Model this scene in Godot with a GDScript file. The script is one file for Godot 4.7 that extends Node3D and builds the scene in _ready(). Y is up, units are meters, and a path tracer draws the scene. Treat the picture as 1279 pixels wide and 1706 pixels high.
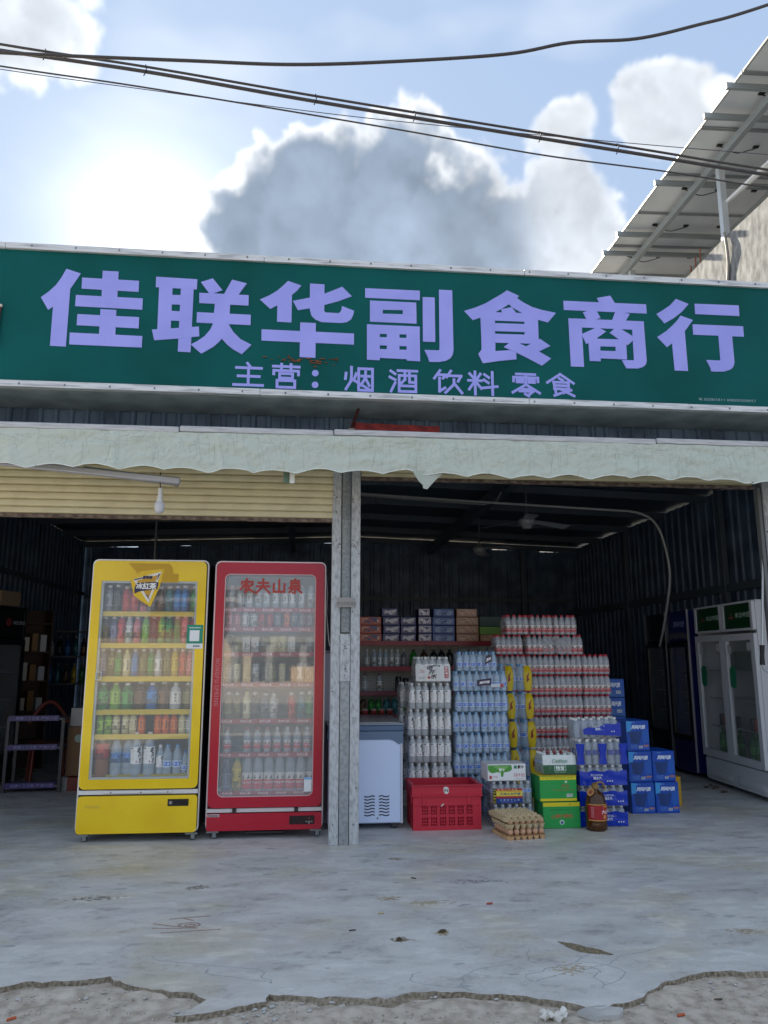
extends Node3D
# A village drinks and grocery shop seen from the yard. x runs along the shop front, y is up, the shop lies towards -z. Units are metres.

# ---------------------------------------------------------------- mesh builder
class B:
	var st := {}
	var order := []
	var mat
	var xf := Transform3D()
	func _init(m = null):
		if m != null:
			use(m)
	func use(m):
		mat = m
		if not st.has(m):
			var s = SurfaceTool.new()
			s.begin(Mesh.PRIMITIVE_TRIANGLES)
			st[m] = s
			order.append(m)
		return self
	func tri(a, b, c, na, nb, nc, ua, ub, uc):
		var s = st[mat]
		for k in [[a, na, ua], [c, nc, uc], [b, nb, ub]]:
			s.set_normal((xf.basis * k[1]).normalized())
			s.set_uv(k[2])
			s.add_vertex(xf * k[0])
	func quad(a, b, c, d, r = Rect2(0, 0, 1, 1)):
		var n = (b - a).cross(c - a)
		if n.length_squared() < 1e-16:
			n = (c - a).cross(d - a)
		n = n.normalized()
		var e = r.end
		var p = r.position
		tri(a, b, c, n, n, n, Vector2(p.x, e.y), Vector2(e.x, e.y), Vector2(e.x, p.y))
		tri(a, c, d, n, n, n, Vector2(p.x, e.y), Vector2(e.x, p.y), Vector2(p.x, p.y))
	func box(c, s, bev = 0.0, front = null):
		var h = s * 0.5
		var own = mat
		var axes = [Vector3.RIGHT, Vector3.UP, Vector3.BACK]
		var b = minf(bev, minf(h.x, minf(h.y, h.z)) * 0.9)
		var faces = [[Vector3(0, 0, 1), Vector3(1, 0, 0)], [Vector3(0, 0, -1), Vector3(-1, 0, 0)], [Vector3(1, 0, 0), Vector3(0, 0, -1)], [Vector3(-1, 0, 0), Vector3(0, 0, 1)], [Vector3(0, 1, 0), Vector3(1, 0, 0)], [Vector3(0, -1, 0), Vector3(1, 0, 0)]]
		for i in 6:
			var n = faces[i][0]
			var u = faces[i][1]
			var w = n.cross(u)
			var hn = n * absf(n.dot(h))
			var hu = u * (absf(u.dot(h)) - b)
			var hw = w * (absf(w.dot(h)) - b)
			if i == 0 and front != null:
				use(front)
			quad(c + hn - hu - hw, c + hn + hu - hw, c + hn + hu + hw, c + hn - hu + hw)
			use(own)
		if b <= 0.0:
			return self
		for i in 3:
			var a = axes[i]
			var u = axes[(i + 1) % 3]
			var w = axes[(i + 2) % 3]
			var la = a * (absf(a.dot(h)) - b)
			for su in [-1.0, 1.0]:
				for sw in [-1.0, 1.0]:
					var p1 = u * su * absf(u.dot(h)) + w * sw * (absf(w.dot(h)) - b)
					var p2 = u * su * (absf(u.dot(h)) - b) + w * sw * absf(w.dot(h))
					if su * sw > 0:
						smooth4(c + p1 - la, c + p2 - la, c + p2 + la, c + p1 + la, u * su, w * sw, w * sw, u * su)
					else:
						smooth4(c + p2 - la, c + p1 - la, c + p1 + la, c + p2 + la, w * sw, u * su, u * su, w * sw)
		for sx in [-1.0, 1.0]:
			for sy in [-1.0, 1.0]:
				for sz in [-1.0, 1.0]:
					var X = Vector3(sx * h.x, sy * (h.y - b), sz * (h.z - b))
					var Y = Vector3(sx * (h.x - b), sy * h.y, sz * (h.z - b))
					var Z = Vector3(sx * (h.x - b), sy * (h.y - b), sz * h.z)
					var nx = Vector3(sx, 0, 0)
					var ny = Vector3(0, sy, 0)
					var nz = Vector3(0, 0, sz)
					var o = Vector2.ZERO
					if sx * sy * sz > 0:
						tri(c + X, c + Y, c + Z, nx, ny, nz, o, o, o)
					else:
						tri(c + X, c + Z, c + Y, nx, nz, ny, o, o, o)
		return self
	func smooth4(a, b, c, d, na, nb, nc, nd, r = Rect2(0, 0, 1, 1)):
		var e = r.end
		var p = r.position
		tri(a, b, c, na, nb, nc, Vector2(p.x, e.y), Vector2(e.x, e.y), Vector2(e.x, p.y))
		tri(a, c, d, na, nc, nd, Vector2(p.x, e.y), Vector2(e.x, p.y), Vector2(p.x, p.y))
	# prof: Vector2(radius, height) from bottom to top; smooth where the bend is small
	func lathe(c, prof, n = 14, urep = 1.0, sx = 1.0, sz = 1.0):
		var k = prof.size()
		var seg = []
		for i in k - 1:
			var d = prof[i + 1] - prof[i]
			seg.append(Vector2(d.y, -d.x).normalized())
		var y0 = prof[0].y
		var y1 = prof[k - 1].y
		for i in k - 1:
			var nb = seg[i]
			var nt = seg[i]
			if i > 0 and seg[i - 1].dot(seg[i]) > 0.6:
				nb = (seg[i - 1] + seg[i]).normalized()
			if i < k - 2 and seg[i + 1].dot(seg[i]) > 0.6:
				nt = (seg[i + 1] + seg[i]).normalized()
			for j in n:
				var a0 = TAU * j / n
				var a1 = TAU * (j + 1) / n
				var d0 = Vector3(sin(a0) * sx, 0, cos(a0) * sz)
				var d1 = Vector3(sin(a1) * sx, 0, cos(a1) * sz)
				var p = prof[i]
				var q = prof[i + 1]
				var up = Vector3.UP
				var A = c + d0 * p.x + up * p.y
				var D = c + d0 * q.x + up * q.y
				var Bq = c + d1 * p.x + up * p.y
				var C = c + d1 * q.x + up * q.y
				var v0 = 1.0 - (p.y - y0) / maxf(1e-5, y1 - y0)
				var v1 = 1.0 - (q.y - y0) / maxf(1e-5, y1 - y0)
				var u0 = urep * j / n
				var u1 = urep * (j + 1) / n
				var nA = d0 * nb.x + up * nb.y
				var nB = d1 * nb.x + up * nb.y
				var nC = d1 * nt.x + up * nt.y
				var nD = d0 * nt.x + up * nt.y
				if p.x > 1e-6:
					tri(A, Bq, C, nA, nB, nC, Vector2(u0, v0), Vector2(u1, v0), Vector2(u1, v1))
				if q.x > 1e-6:
					tri(A, C, D, nA, nC, nD, Vector2(u0, v0), Vector2(u1, v1), Vector2(u0, v1))
		return self
	func tube(pts, r, n = 6, close = true):
		var k = pts.size()
		var rings = []
		var prev = Vector3.ZERO
		for i in k:
			var t = (pts[mini(i + 1, k - 1)] - pts[maxi(i - 1, 0)]).normalized()
			var s = prev
			if i == 0:
				s = t.cross(Vector3.UP if absf(t.y) < 0.9 else Vector3.RIGHT)
			s = (s - t * s.dot(t)).normalized()
			prev = s
			var w = t.cross(s)
			var ring = []
			for j in n:
				var a = TAU * j / n
				ring.append(s * cos(a) + w * sin(a))
			rings.append(ring)
		for i in k - 1:
			for j in n:
				var j2 = (j + 1) % n
				var r0 = r if not (r is Array) else r[i]
				var r1 = r if not (r is Array) else r[i + 1]
				var a = rings[i][j]
				var b = rings[i][j2]
				var c = rings[i + 1][j2]
				var d = rings[i + 1][j]
				smooth4(pts[i] + a * r0, pts[i] + b * r0, pts[i + 1] + c * r1, pts[i + 1] + d * r1, a, b, c, d, Rect2(float(j) / n, float(i) / k, 1.0 / n, 1.0 / k))
		if close:
			for e in [0, k - 1]:
				var t = (pts[0] - pts[1]).normalized() if e == 0 else (pts[k - 1] - pts[k - 2]).normalized()
				var rr = r if not (r is Array) else r[e]
				for j in n:
					var a = pts[e] + rings[e][j] * rr
					var b = pts[e] + rings[e][(j + 1) % n] * rr
					var o = Vector2.ZERO
					if e == 0:
						tri(pts[e], b, a, t, t, t, o, o, o)
					else:
						tri(pts[e], a, b, t, t, t, o, o, o)
		return self
	# flat outline (x, y) pushed from z0 to z1
	func prism(poly, z0, z1, uvs = 1.0):
		var p = PackedVector2Array(poly)
		if Geometry2D.is_polygon_clockwise(p):
			p.reverse()
		var idx = Geometry2D.triangulate_polygon(p)
		var f = Vector3(0, 0, 1)
		for i in range(0, idx.size(), 3):
			var a = p[idx[i]]
			var b = p[idx[i + 1]]
			var c = p[idx[i + 2]]
			if (b - a).cross(c - a) < 0:
				var t = b
				b = c
				c = t
			tri(Vector3(a.x, a.y, z1), Vector3(b.x, b.y, z1), Vector3(c.x, c.y, z1), f, f, f, a * uvs, b * uvs, c * uvs)
			tri(Vector3(a.x, a.y, z0), Vector3(c.x, c.y, z0), Vector3(b.x, b.y, z0), -f, -f, -f, a * uvs, c * uvs, b * uvs)
		for i in p.size():
			var a = p[i]
			var b = p[(i + 1) % p.size()]
			quad(Vector3(a.x, a.y, z0), Vector3(b.x, b.y, z0), Vector3(b.x, b.y, z1), Vector3(a.x, a.y, z1))
		return self
	# frame between two outlines with equal point counts, both counter-clockwise
	func ring(o, i, z0, z1):
		var n = o.size()
		for k in n:
			var l = (k + 1) % n
			var a = o[k]
			var b = o[l]
			var c = i[l]
			var d = i[k]
			quad(Vector3(a.x, a.y, z1), Vector3(b.x, b.y, z1), Vector3(c.x, c.y, z1), Vector3(d.x, d.y, z1))
			quad(Vector3(d.x, d.y, z0), Vector3(c.x, c.y, z0), Vector3(b.x, b.y, z0), Vector3(a.x, a.y, z0))
			quad(Vector3(a.x, a.y, z0), Vector3(b.x, b.y, z0), Vector3(b.x, b.y, z1), Vector3(a.x, a.y, z1))
			quad(Vector3(c.x, c.y, z0), Vector3(d.x, d.y, z0), Vector3(d.x, d.y, z1), Vector3(c.x, c.y, z1))
		return self
	# grid of points f.call(u, v), smooth
	func sheet(f, nu, nv, uvs = Vector2(1, 1)):
		var P = []
		for j in nv + 1:
			for i in nu + 1:
				P.append(f.call(float(i) / nu, float(j) / nv))
		var N = []
		for j in nv + 1:
			for i in nu + 1:
				var du = P[j * (nu + 1) + mini(i + 1, nu)] - P[j * (nu + 1) + maxi(i - 1, 0)]
				var dv = P[mini(j + 1, nv) * (nu + 1) + i] - P[maxi(j - 1, 0) * (nu + 1) + i]
				N.append(du.cross(dv).normalized())
		for j in nv:
			for i in nu:
				var a = j * (nu + 1) + i
				var b = a + 1
				var d = a + nu + 1
				var c = d + 1
				var u0 = uvs.x * i / nu
				var u1 = uvs.x * (i + 1) / nu
				var v0 = uvs.y * (1.0 - float(j) / nv)
				var v1 = uvs.y * (1.0 - float(j + 1) / nv)
				tri(P[a], P[b], P[c], N[a], N[b], N[c], Vector2(u0, v0), Vector2(u1, v0), Vector2(u1, v1))
				tri(P[a], P[c], P[d], N[a], N[c], N[d], Vector2(u0, v0), Vector2(u1, v1), Vector2(u0, v1))
		return self
	func done():
		var m = ArrayMesh.new()
		for k in order:
			st[k].set_material(k)
			st[k].commit(m)
		return m

# ---------------------------------------------------------------- scene nodes
var taken := {}
func numbered(called):
	var n = taken.get(called, 0)
	taken[called] = n + 1
	return called if n == 0 else "%s_%03d" % [called, n]
func tag(o, label, category, group = ""):
	o.set_meta("label", label)
	o.set_meta("category", category)
	if group != "":
		o.set_meta("group", group)
	return o
func thing(called, label, category, at = Vector3.ZERO, turn = 0.0, group = ""):
	var o = Node3D.new()
	o.name = numbered(called)
	add_child(o, true)
	o.position = at
	o.rotation.y = turn
	return tag(o, label, category, group)
func part(parent, called, mesh, at = Vector3.ZERO, turn = Vector3.ZERO):
	var o = MeshInstance3D.new()
	o.mesh = mesh.done() if mesh is B else mesh
	o.name = called
	o.position = at
	o.rotation = turn
	parent.add_child(o, true)
	return o
func solo(called, mesh, label, category, at = Vector3.ZERO, turn = 0.0, group = ""):
	var o = part(self, numbered(called), mesh, at, Vector3(0, turn, 0))
	return tag(o, label, category, group)
func struct(called, mesh, at = Vector3.ZERO):
	var o = part(self, numbered(called), mesh, at)
	o.set_meta("kind", "structure")
	return o
func copy(o, label, at, turn = 0.0, group = ""):
	var c = o.duplicate()
	c.name = numbered(str(o.get_meta("base", o.name)))
	add_child(c, true)
	c.position = at
	c.rotation.y = turn
	c.set_meta("label", label)
	if group != "":
		c.set_meta("group", group)
	return c

# ---------------------------------------------------------------- materials
var mats := {}
func M(hex, rough = 0.6, metal = 0.0, alpha = 1.0):
	var key = "%s|%s|%s|%s" % [hex, rough, metal, alpha]
	if mats.has(key):
		return mats[key]
	var m = StandardMaterial3D.new()
	m.albedo_color = Color(hex)
	m.roughness = rough
	m.metallic = metal
	if alpha < 1.0:
		m.transparency = BaseMaterial3D.TRANSPARENCY_ALPHA
		m.albedo_color.a = alpha
	mats[key] = m
	return m
func P(tex, rough = 0.5, tint = "ffffff"):
	var m = StandardMaterial3D.new()
	m.albedo_texture = tex
	m.albedo_color = Color(tint)
	m.roughness = rough
	return m
func noise_tex(seedn, freq, cols, size = 512, octaves = 5, normal = 0.0, ntype = FastNoiseLite.TYPE_SIMPLEX_SMOOTH):
	var n = FastNoiseLite.new()
	n.seed = seedn
	n.noise_type = ntype
	n.frequency = freq
	n.fractal_octaves = octaves
	var t = NoiseTexture2D.new()
	t.width = size
	t.height = size
	t.seamless = true
	t.noise = n
	if normal > 0.0:
		t.as_normal_map = true
		t.bump_strength = normal
	else:
		var g = Gradient.new()
		g.offsets = PackedFloat32Array(cols[0])
		var cc = PackedColorArray()
		for c in cols[1]:
			cc.append(Color(c))
		g.colors = cc
		t.color_ramp = g
	return t
func rough_mat(tex, scale, rough, nrm = null, nscale = 1.0):
	var m = StandardMaterial3D.new()
	m.albedo_texture = tex
	m.uv1_triplanar = true
	m.uv1_world_triplanar = true
	m.uv1_scale = Vector3.ONE * scale
	m.roughness = rough
	if nrm != null:
		m.normal_enabled = true
		m.normal_texture = nrm
		m.normal_scale = nscale
	return m

# ---------------------------------------------------------------- lettering: strokes on a 100 x 100 grid, four digits a point
const GL := {
	"主": "46035416 12229022 18568456 05929592 50225092", "营": "06119411 34023420 66026620 0842082892289243 28407240725828582840 20688068809520952068",
	"烟": "06280450 40283448 2403243822600692 24508290 48089408949548954808 58388438 712070455675 70458375", "酒": "05102022 02362047 06952060 30089608 34289228929534953428 540854454260 700870568656 36729072",
	"饮": "24030536 182142213435 223522904076 60044630 522494248446 704070604295 72589695", "料": "06122030 42123230 02404640 24042496 22440476 26444472 56147026 54366848 48709862 82048296",
	"零": "18068206 0836082092209236 50065046 20294029 20404040 60298029 60408040 50500484 50509684 36706470 287874785894 46905898", "食": "50040440 50049640 26387438 26383490 78387866 28527852 28667866 28945084 48669694 86706082 46225830",
	"农": "1434142288228834 480436400572 404040925680 503062709892 84425860", "夫": "16288428 06529452 500450500496 50529696", "山": "50085088 1236128888888836", "泉": "52024414 22147814784822482214 22307830 505250923894 106240621090 84586872 58629692",
	"冰": "06201830 04802050 62046288 363454343080 92247048 66449688", "红": "2606063230320664 06644056 04904480 50189218 71187188 44889888", "茶": "06149414 32043224 68046824 50260452 50269652 20608060 40681088 60689088 50405096",
	"康": "47025412 141414700296 14149614 283080308056 22439643 28568056 542054964290 22684480 44742292 84646074 64749692", "师": "08120860 220422540596 34109610 66106696 4280423090309082", "傅": "22040644 16341696 34129412 64046458 38249024905838583824 38409040 32709870 785878966890 46805690",
	"喝": "06203020307806780620 44068606863844384406 44228622 50403862 445492548694 66545078 48887488", "开": "12108810 04489648 341034501096 70107096", "水": "500450923894 083040300684 90206044 54349690",
	"纯": "2606063230320664 06644056 04904480 46209420 523452629062 92349262 7004709296929678", "牛": "30041034 24249024 04569656 52045296", "奶": "220412604092 403034680496 02304830 501488148044944490906886 621460504496",
	"蒙": "06109410 32033218 68036818 0834082292229234 28347234 14469046 48481466 386054784094 46662084 50761096 84546068 58629890", "勇": "220876085424 36165026 2462242884288464 24468446 54285462 107088708096 50600896",
	"闯": "12042214 12221296 341090109092 323268326054 3638345678567084 28707070", "天": "16148414 08449244 501450440696 52489696", "涯": "05102022 02362047 06952060 360836502496 36089608 52289028 46449644 70187044 52649064 44889888 70507088",
	"青": "16128412 22268026 08409240 50045040 2696265276527694 26667666 26807680", "岛": "46025012 24402412761276366036 244088408296 46205630 1460149266926660 40564088", "啤": "06203020307806780620 66025612 46148814884446444614 46308830 66146644 62445060 38689868 70507096",
	"怡": "20042096 10280448 30203834 660648368636 78249040 48528852889448944852", "宝": "47025412 1032101890189032 22388038 24608060 08909290 50385090 64687680",
	"买": "141086107826 28243632 20384430 06529652 542852680896 60729090", "送": "06102022 023624363078 06921878 46045614 86047614 44228622 36429242 66224674 66429074 20869494", "产": "50025812 10189018 32285040 70285840 141894189418 144414700496 14449244", "地": "04304430 24062476 04804470 52245280 528096789666 74107466 46388838 88168850", "大": "06349434 500450340696 52389696", "满": "05102022 02362047 06952060 32149614 52045224 76047624 36349234 36963650925092968692 54345270 74347270",
	"0": "28107210729028902810", "1": "36245410 54105490", "2": "24227210 72107248 72482490 24907690", "5": "72102810 28102844 284472447290 72902490", "8": "28107210729028902810 28487248", "3": "24107210724830487248 72902490", "7": "24107610 76104090", "P": "28902810 2810721072482848", "4": "62906210 62102064 20648064",
	"A": "12905010 50108890 26608060", "Q": "50101830185080905090829050501850 60709096", "U": "18101890 18908290 82908210", "I": "50105090", "F": "20902010 20108410 20487248", "N": "18901810 18108290 82908210", "—": "10509050",
}
func strokes(ch):
	var out = []
	if not GL.has(ch):
		return out
	for s in GL[ch].split(" "):
		var pts = []
		for i in range(0, s.length() - 3, 4):
			pts.append(Vector2(int(s.substr(i, 2)), int(s.substr(i + 2, 2))) / 100.0)
		if pts.size() > 1:
			out.append(pts)
	return out
func fill(img, poly, col):
	var lo = 1e9
	var hi = -1e9
	for p in poly:
		lo = minf(lo, p.y)
		hi = maxf(hi, p.y)
	for y in range(maxi(0, int(floor(lo))), mini(img.get_height(), int(ceil(hi)) + 1)):
		var xs = []
		var yy = y + 0.5
		for i in poly.size():
			var a = poly[i]
			var b = poly[(i + 1) % poly.size()]
			if (a.y <= yy) != (b.y <= yy):
				xs.append(a.x + (yy - a.y) / (b.y - a.y) * (b.x - a.x))
		xs.sort()
		for k in range(0, xs.size() - 1, 2):
			var x0 = int(round(xs[k]))
			var x1 = int(round(xs[k + 1]))
			if x1 > x0:
				img.fill_rect(Rect2i(x0, y, x1 - x0, 1), col)
func line(img, a, b, w, col):
	var d = (b - a).normalized() * w * 0.5
	var n = Vector2(-d.y, d.x)
	fill(img, [a - d + n, b + d + n, b + d - n, a - d - n], col)
func write(img, text, at, size, col, w = 0.1, slant = 0.0, step = 1.08, down = false, sx = 1.0):
	var p = at
	for ch in text:
		for s in strokes(ch):
			for i in s.size() - 1:
				var a = Vector2((s[i].x + slant * (1 - s[i].y)) * size * sx, s[i].y * size) + p
				var b = Vector2((s[i + 1].x + slant * (1 - s[i + 1].y)) * size * sx, s[i + 1].y * size) + p
				line(img, a, b, w * size, col)
		p += Vector2(0, size * step) if down else Vector2(size * step * sx, 0)
func canvas(w, h, col):
	var im = Image.create(w, h, false, Image.FORMAT_RGBA8)
	im.fill(Color(col))
	return im
func tx(im):
	return ImageTexture.create_from_image(im)
var rng := RandomNumberGenerator.new()
func small_print(im, r, rows, col, k = 3):
	for j in rows:
		var y = r.position.y + r.size.y * j / rows
		var x = r.position.x
		while x < r.end.x - 3:
			var w = rng.randi_range(2, 6)
			if rng.randf() < 0.85:
				im.fill_rect(Rect2i(int(x), int(y), mini(w, int(r.end.x - x)), maxi(1, int(r.size.y / rows / 1.8))), Color(col))
			x += w + k - 1
# the same strokes as thin raised bars (for signs large enough to show their edges); b collects them in metres
func raise(b, ch, at, w, h, sw, z, dz):
	var k = 0
	for s in strokes(ch):
		for i in s.size() - 1:
			var a = Vector2(at.x + s[i].x * w, at.y - s[i].y * h)
			var c = Vector2(at.x + s[i + 1].x * w, at.y - s[i + 1].y * h)
			var d = (c - a).normalized() * sw * 0.5
			var n = Vector2(-d.y, d.x)
			b.prism([a - d + n, c + d + n, c + d - n, a - d - n], z, z + 0.002 + dz * k)
			k += 1
func text_mesh(t, size, mat, bold = true, depth = 0.002):
	var m = TextMesh.new()
	var f = SystemFont.new()
	f.font_names = PackedStringArray(["Droid Sans"])
	f.font_weight = 700 if bold else 400
	m.font = f
	m.text = t
	m.font_size = 32
	m.pixel_size = size / 32.0
	m.depth = depth
	m.curve_step = 4.0
	m.material = mat
	return m
func rounded(x0, y0, x1, y1, r, n = 4):
	var out = []
	var cs = [[x1 - r, y0 + r, -PI / 2], [x1 - r, y1 - r, 0.0], [x0 + r, y1 - r, PI / 2], [x0 + r, y0 + r, PI]]
	for c in cs:
		for i in n + 1:
			var a = c[2] + PI / 2 * i / n
			out.append(Vector2(c[0] + cos(a) * r, c[1] + sin(a) * r))
	return out
const NTH := ["first", "second", "third", "fourth", "fifth", "sixth", "seventh", "eighth", "ninth", "tenth", "eleventh", "twelfth", "thirteenth", "fourteenth"]
const SIGN := {
	"佳": [-1989, "167,4239 273,4207 241,4143 206,4079 208,3618 95,3620 93,3930 60,3902 0,4000 54,4049 102,4105 135,4164", "432,4238 549,4238 553,3985 438,3988", "286,4174 704,4170 705,4080 288,4085", "251,4031 740,4028 741,3937 252,3941", "437,3926 552,3925 558,3680 440,3682", "273,3878 722,3875 723,3785 274,3790", "229,3729 754,3725 754,3634 232,3636"],
	"联": [-1168, "8,4211 316,4207 315,4123 9,4126", "34,4130 134,4125 137,3781 39,3783", "196,4123 292,4123 292,3613 198,3614", "133,4068 201,4070 200,3992 133,3991", "135,3938 201,3937 200,3860 135,3860", "0,3780 139,3797 202,3803 344,3821 351,3743 198,3718 21,3696", "344,4184 432,4220 508,4126 417,4085", "578,4217 691,4192 629,4092 518,4086", "336,4095 708,4095 709,4009 339,4012", "325,3936 729,3934 730,3850 326,3852", "457,4021 571,4019 567,3844 447,3846", "450,3850 570,3848 520,3730 493,3697 455,3659 371,3604 292,3674 340,3704 392,3746 429,3798", "507,3849 566,3848 603,3788 658,3733 742,3691 672,3612 608,3648 560,3685 520,3730 490,3783"],
	"华": [-373, "210,4231 313,4198 279,4151 243,4117 244,3888 134,3889 134,4024 80,3992 0,4065 75,4106 129,4145 172,4188", "380,4218 493,4217 494,3993 504,3983 606,3982 621,3996 628,4022 630,4043 725,4008 720,3975 703,3937 672,3912 628,3902 476,3902 428,3920 396,3951 382,4002", "252,4066 380,4100 500,4141 631,4204 707,4128 598,4080 493,4044 378,4011 292,3991", "19,3821 726,3819 726,3728 20,3730", "311,3891 431,3891 432,3608 312,3609"],
	"副": [438, "0,4202 433,4204 431,4123 0,4122", "38,4100 403,4101 403,4036 38,4024", "38,3993 404,4000 404,3924 38,3924", "38,4028 138,4027 138,3991 38,3986", "296,4034 403,4036 404,3997 296,3994", "15,3900 429,3900 428,3832 15,3824", "15,3827 115,3828 115,3609 16,3610", "170,3829 269,3828 268,3627 170,3628", "323,3831 428,3834 429,3613 325,3615", "113,3798 326,3800 325,3732 113,3731", "113,3700 325,3702 325,3626 113,3628", "454,4149 550,4150 550,3777 453,3776", "585,4218 691,4218 693,3714 687,3679 667,3647 630,3625 576,3613 501,3611 490,3650 464,3708 574,3708 583,3717"],
	"食": [1223, "352,4244 449,4202 432,4181 366,4126 306,4085 250,4051 133,4001 68,3976 0,4050 94,4085 177,4125 247,4172 303,4207", "379,4211 432,4181 487,4144 555,4111 631,4090 748,4070 678,3985 597,4005 474,4053 389,4101 364,4126", "299,4079 386,4101 422,4054 345,4025 308,4045", "130,4000 247,4056 243,3722 133,3717 133,3851", "486,4061 597,4016 596,3833 571,3800 482,3796", "237,4051 505,4055 502,3981 235,3980", "234,3958 501,3962 499,3894 232,3891", "232,3868 498,3872 537,3799 434,3797 355,3795 229,3794", "132,3731 105,3695 140,3617 266,3642 410,3662 409,3719 360,3736 243,3723 228,3749 133,3745", "355,3795 434,3797 491,3774 593,3735 691,3680 614,3617 505,3673 409,3719 310,3760", "533,3798 607,3841 689,3785 593,3735 491,3774"],
	"商": [2037, "281,4217 395,4243 429,4179 299,4176", "0,4178 693,4182 693,4102 0,4099", "158,4086 204,4103 273,4103 302,4045 256,4028 187,4024", "428,4104 486,4104 550,4091 510,4027 397,4028", "34,4028 143,4029 141,3951 143,3622 36,3621", "76,4029 663,4032 660,3956 72,3955", "561,3978 662,4008 665,3694 657,3665 633,3642 589,3627 492,3624 459,3693 560,3694", "139,3899 252,3955 290,3955 342,3929 254,3864 172,3815 144,3878", "412,3958 465,3957 559,3901 561,3862 514,3820 448,3864 371,3920", "190,3832 254,3867 286,3862 282,3674 192,3674", "241,3863 503,3867 496,3804 238,3799", "416,3863 502,3867 501,3698 407,3699", "273,3763 435,3764 431,3699 282,3698"],
	"行": [2805, "184,4244 290,4204 227,4133 154,4074 71,4024 8,4102 71,4143 128,4184", "212,4098 316,4065 272,4007 238,3964 240,3623 128,3623 123,3855 77,3819 0,3903 78,3956 143,4015 180,4054", "341,4209 723,4213 721,4119 340,4118", "309,4027 744,4030 743,3939 309,3937", "524,3942 641,3941 641,3713 629,3675 603,3650 547,3631 499,3627 438,3627 428,3667 402,3724 507,3723 523,3729"],
}
func smooth(a, b, x):
	var t = clampf((x - a) / (b - a), 0.0, 1.0)
	return t * t * (3.0 - 2.0 * t)

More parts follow.
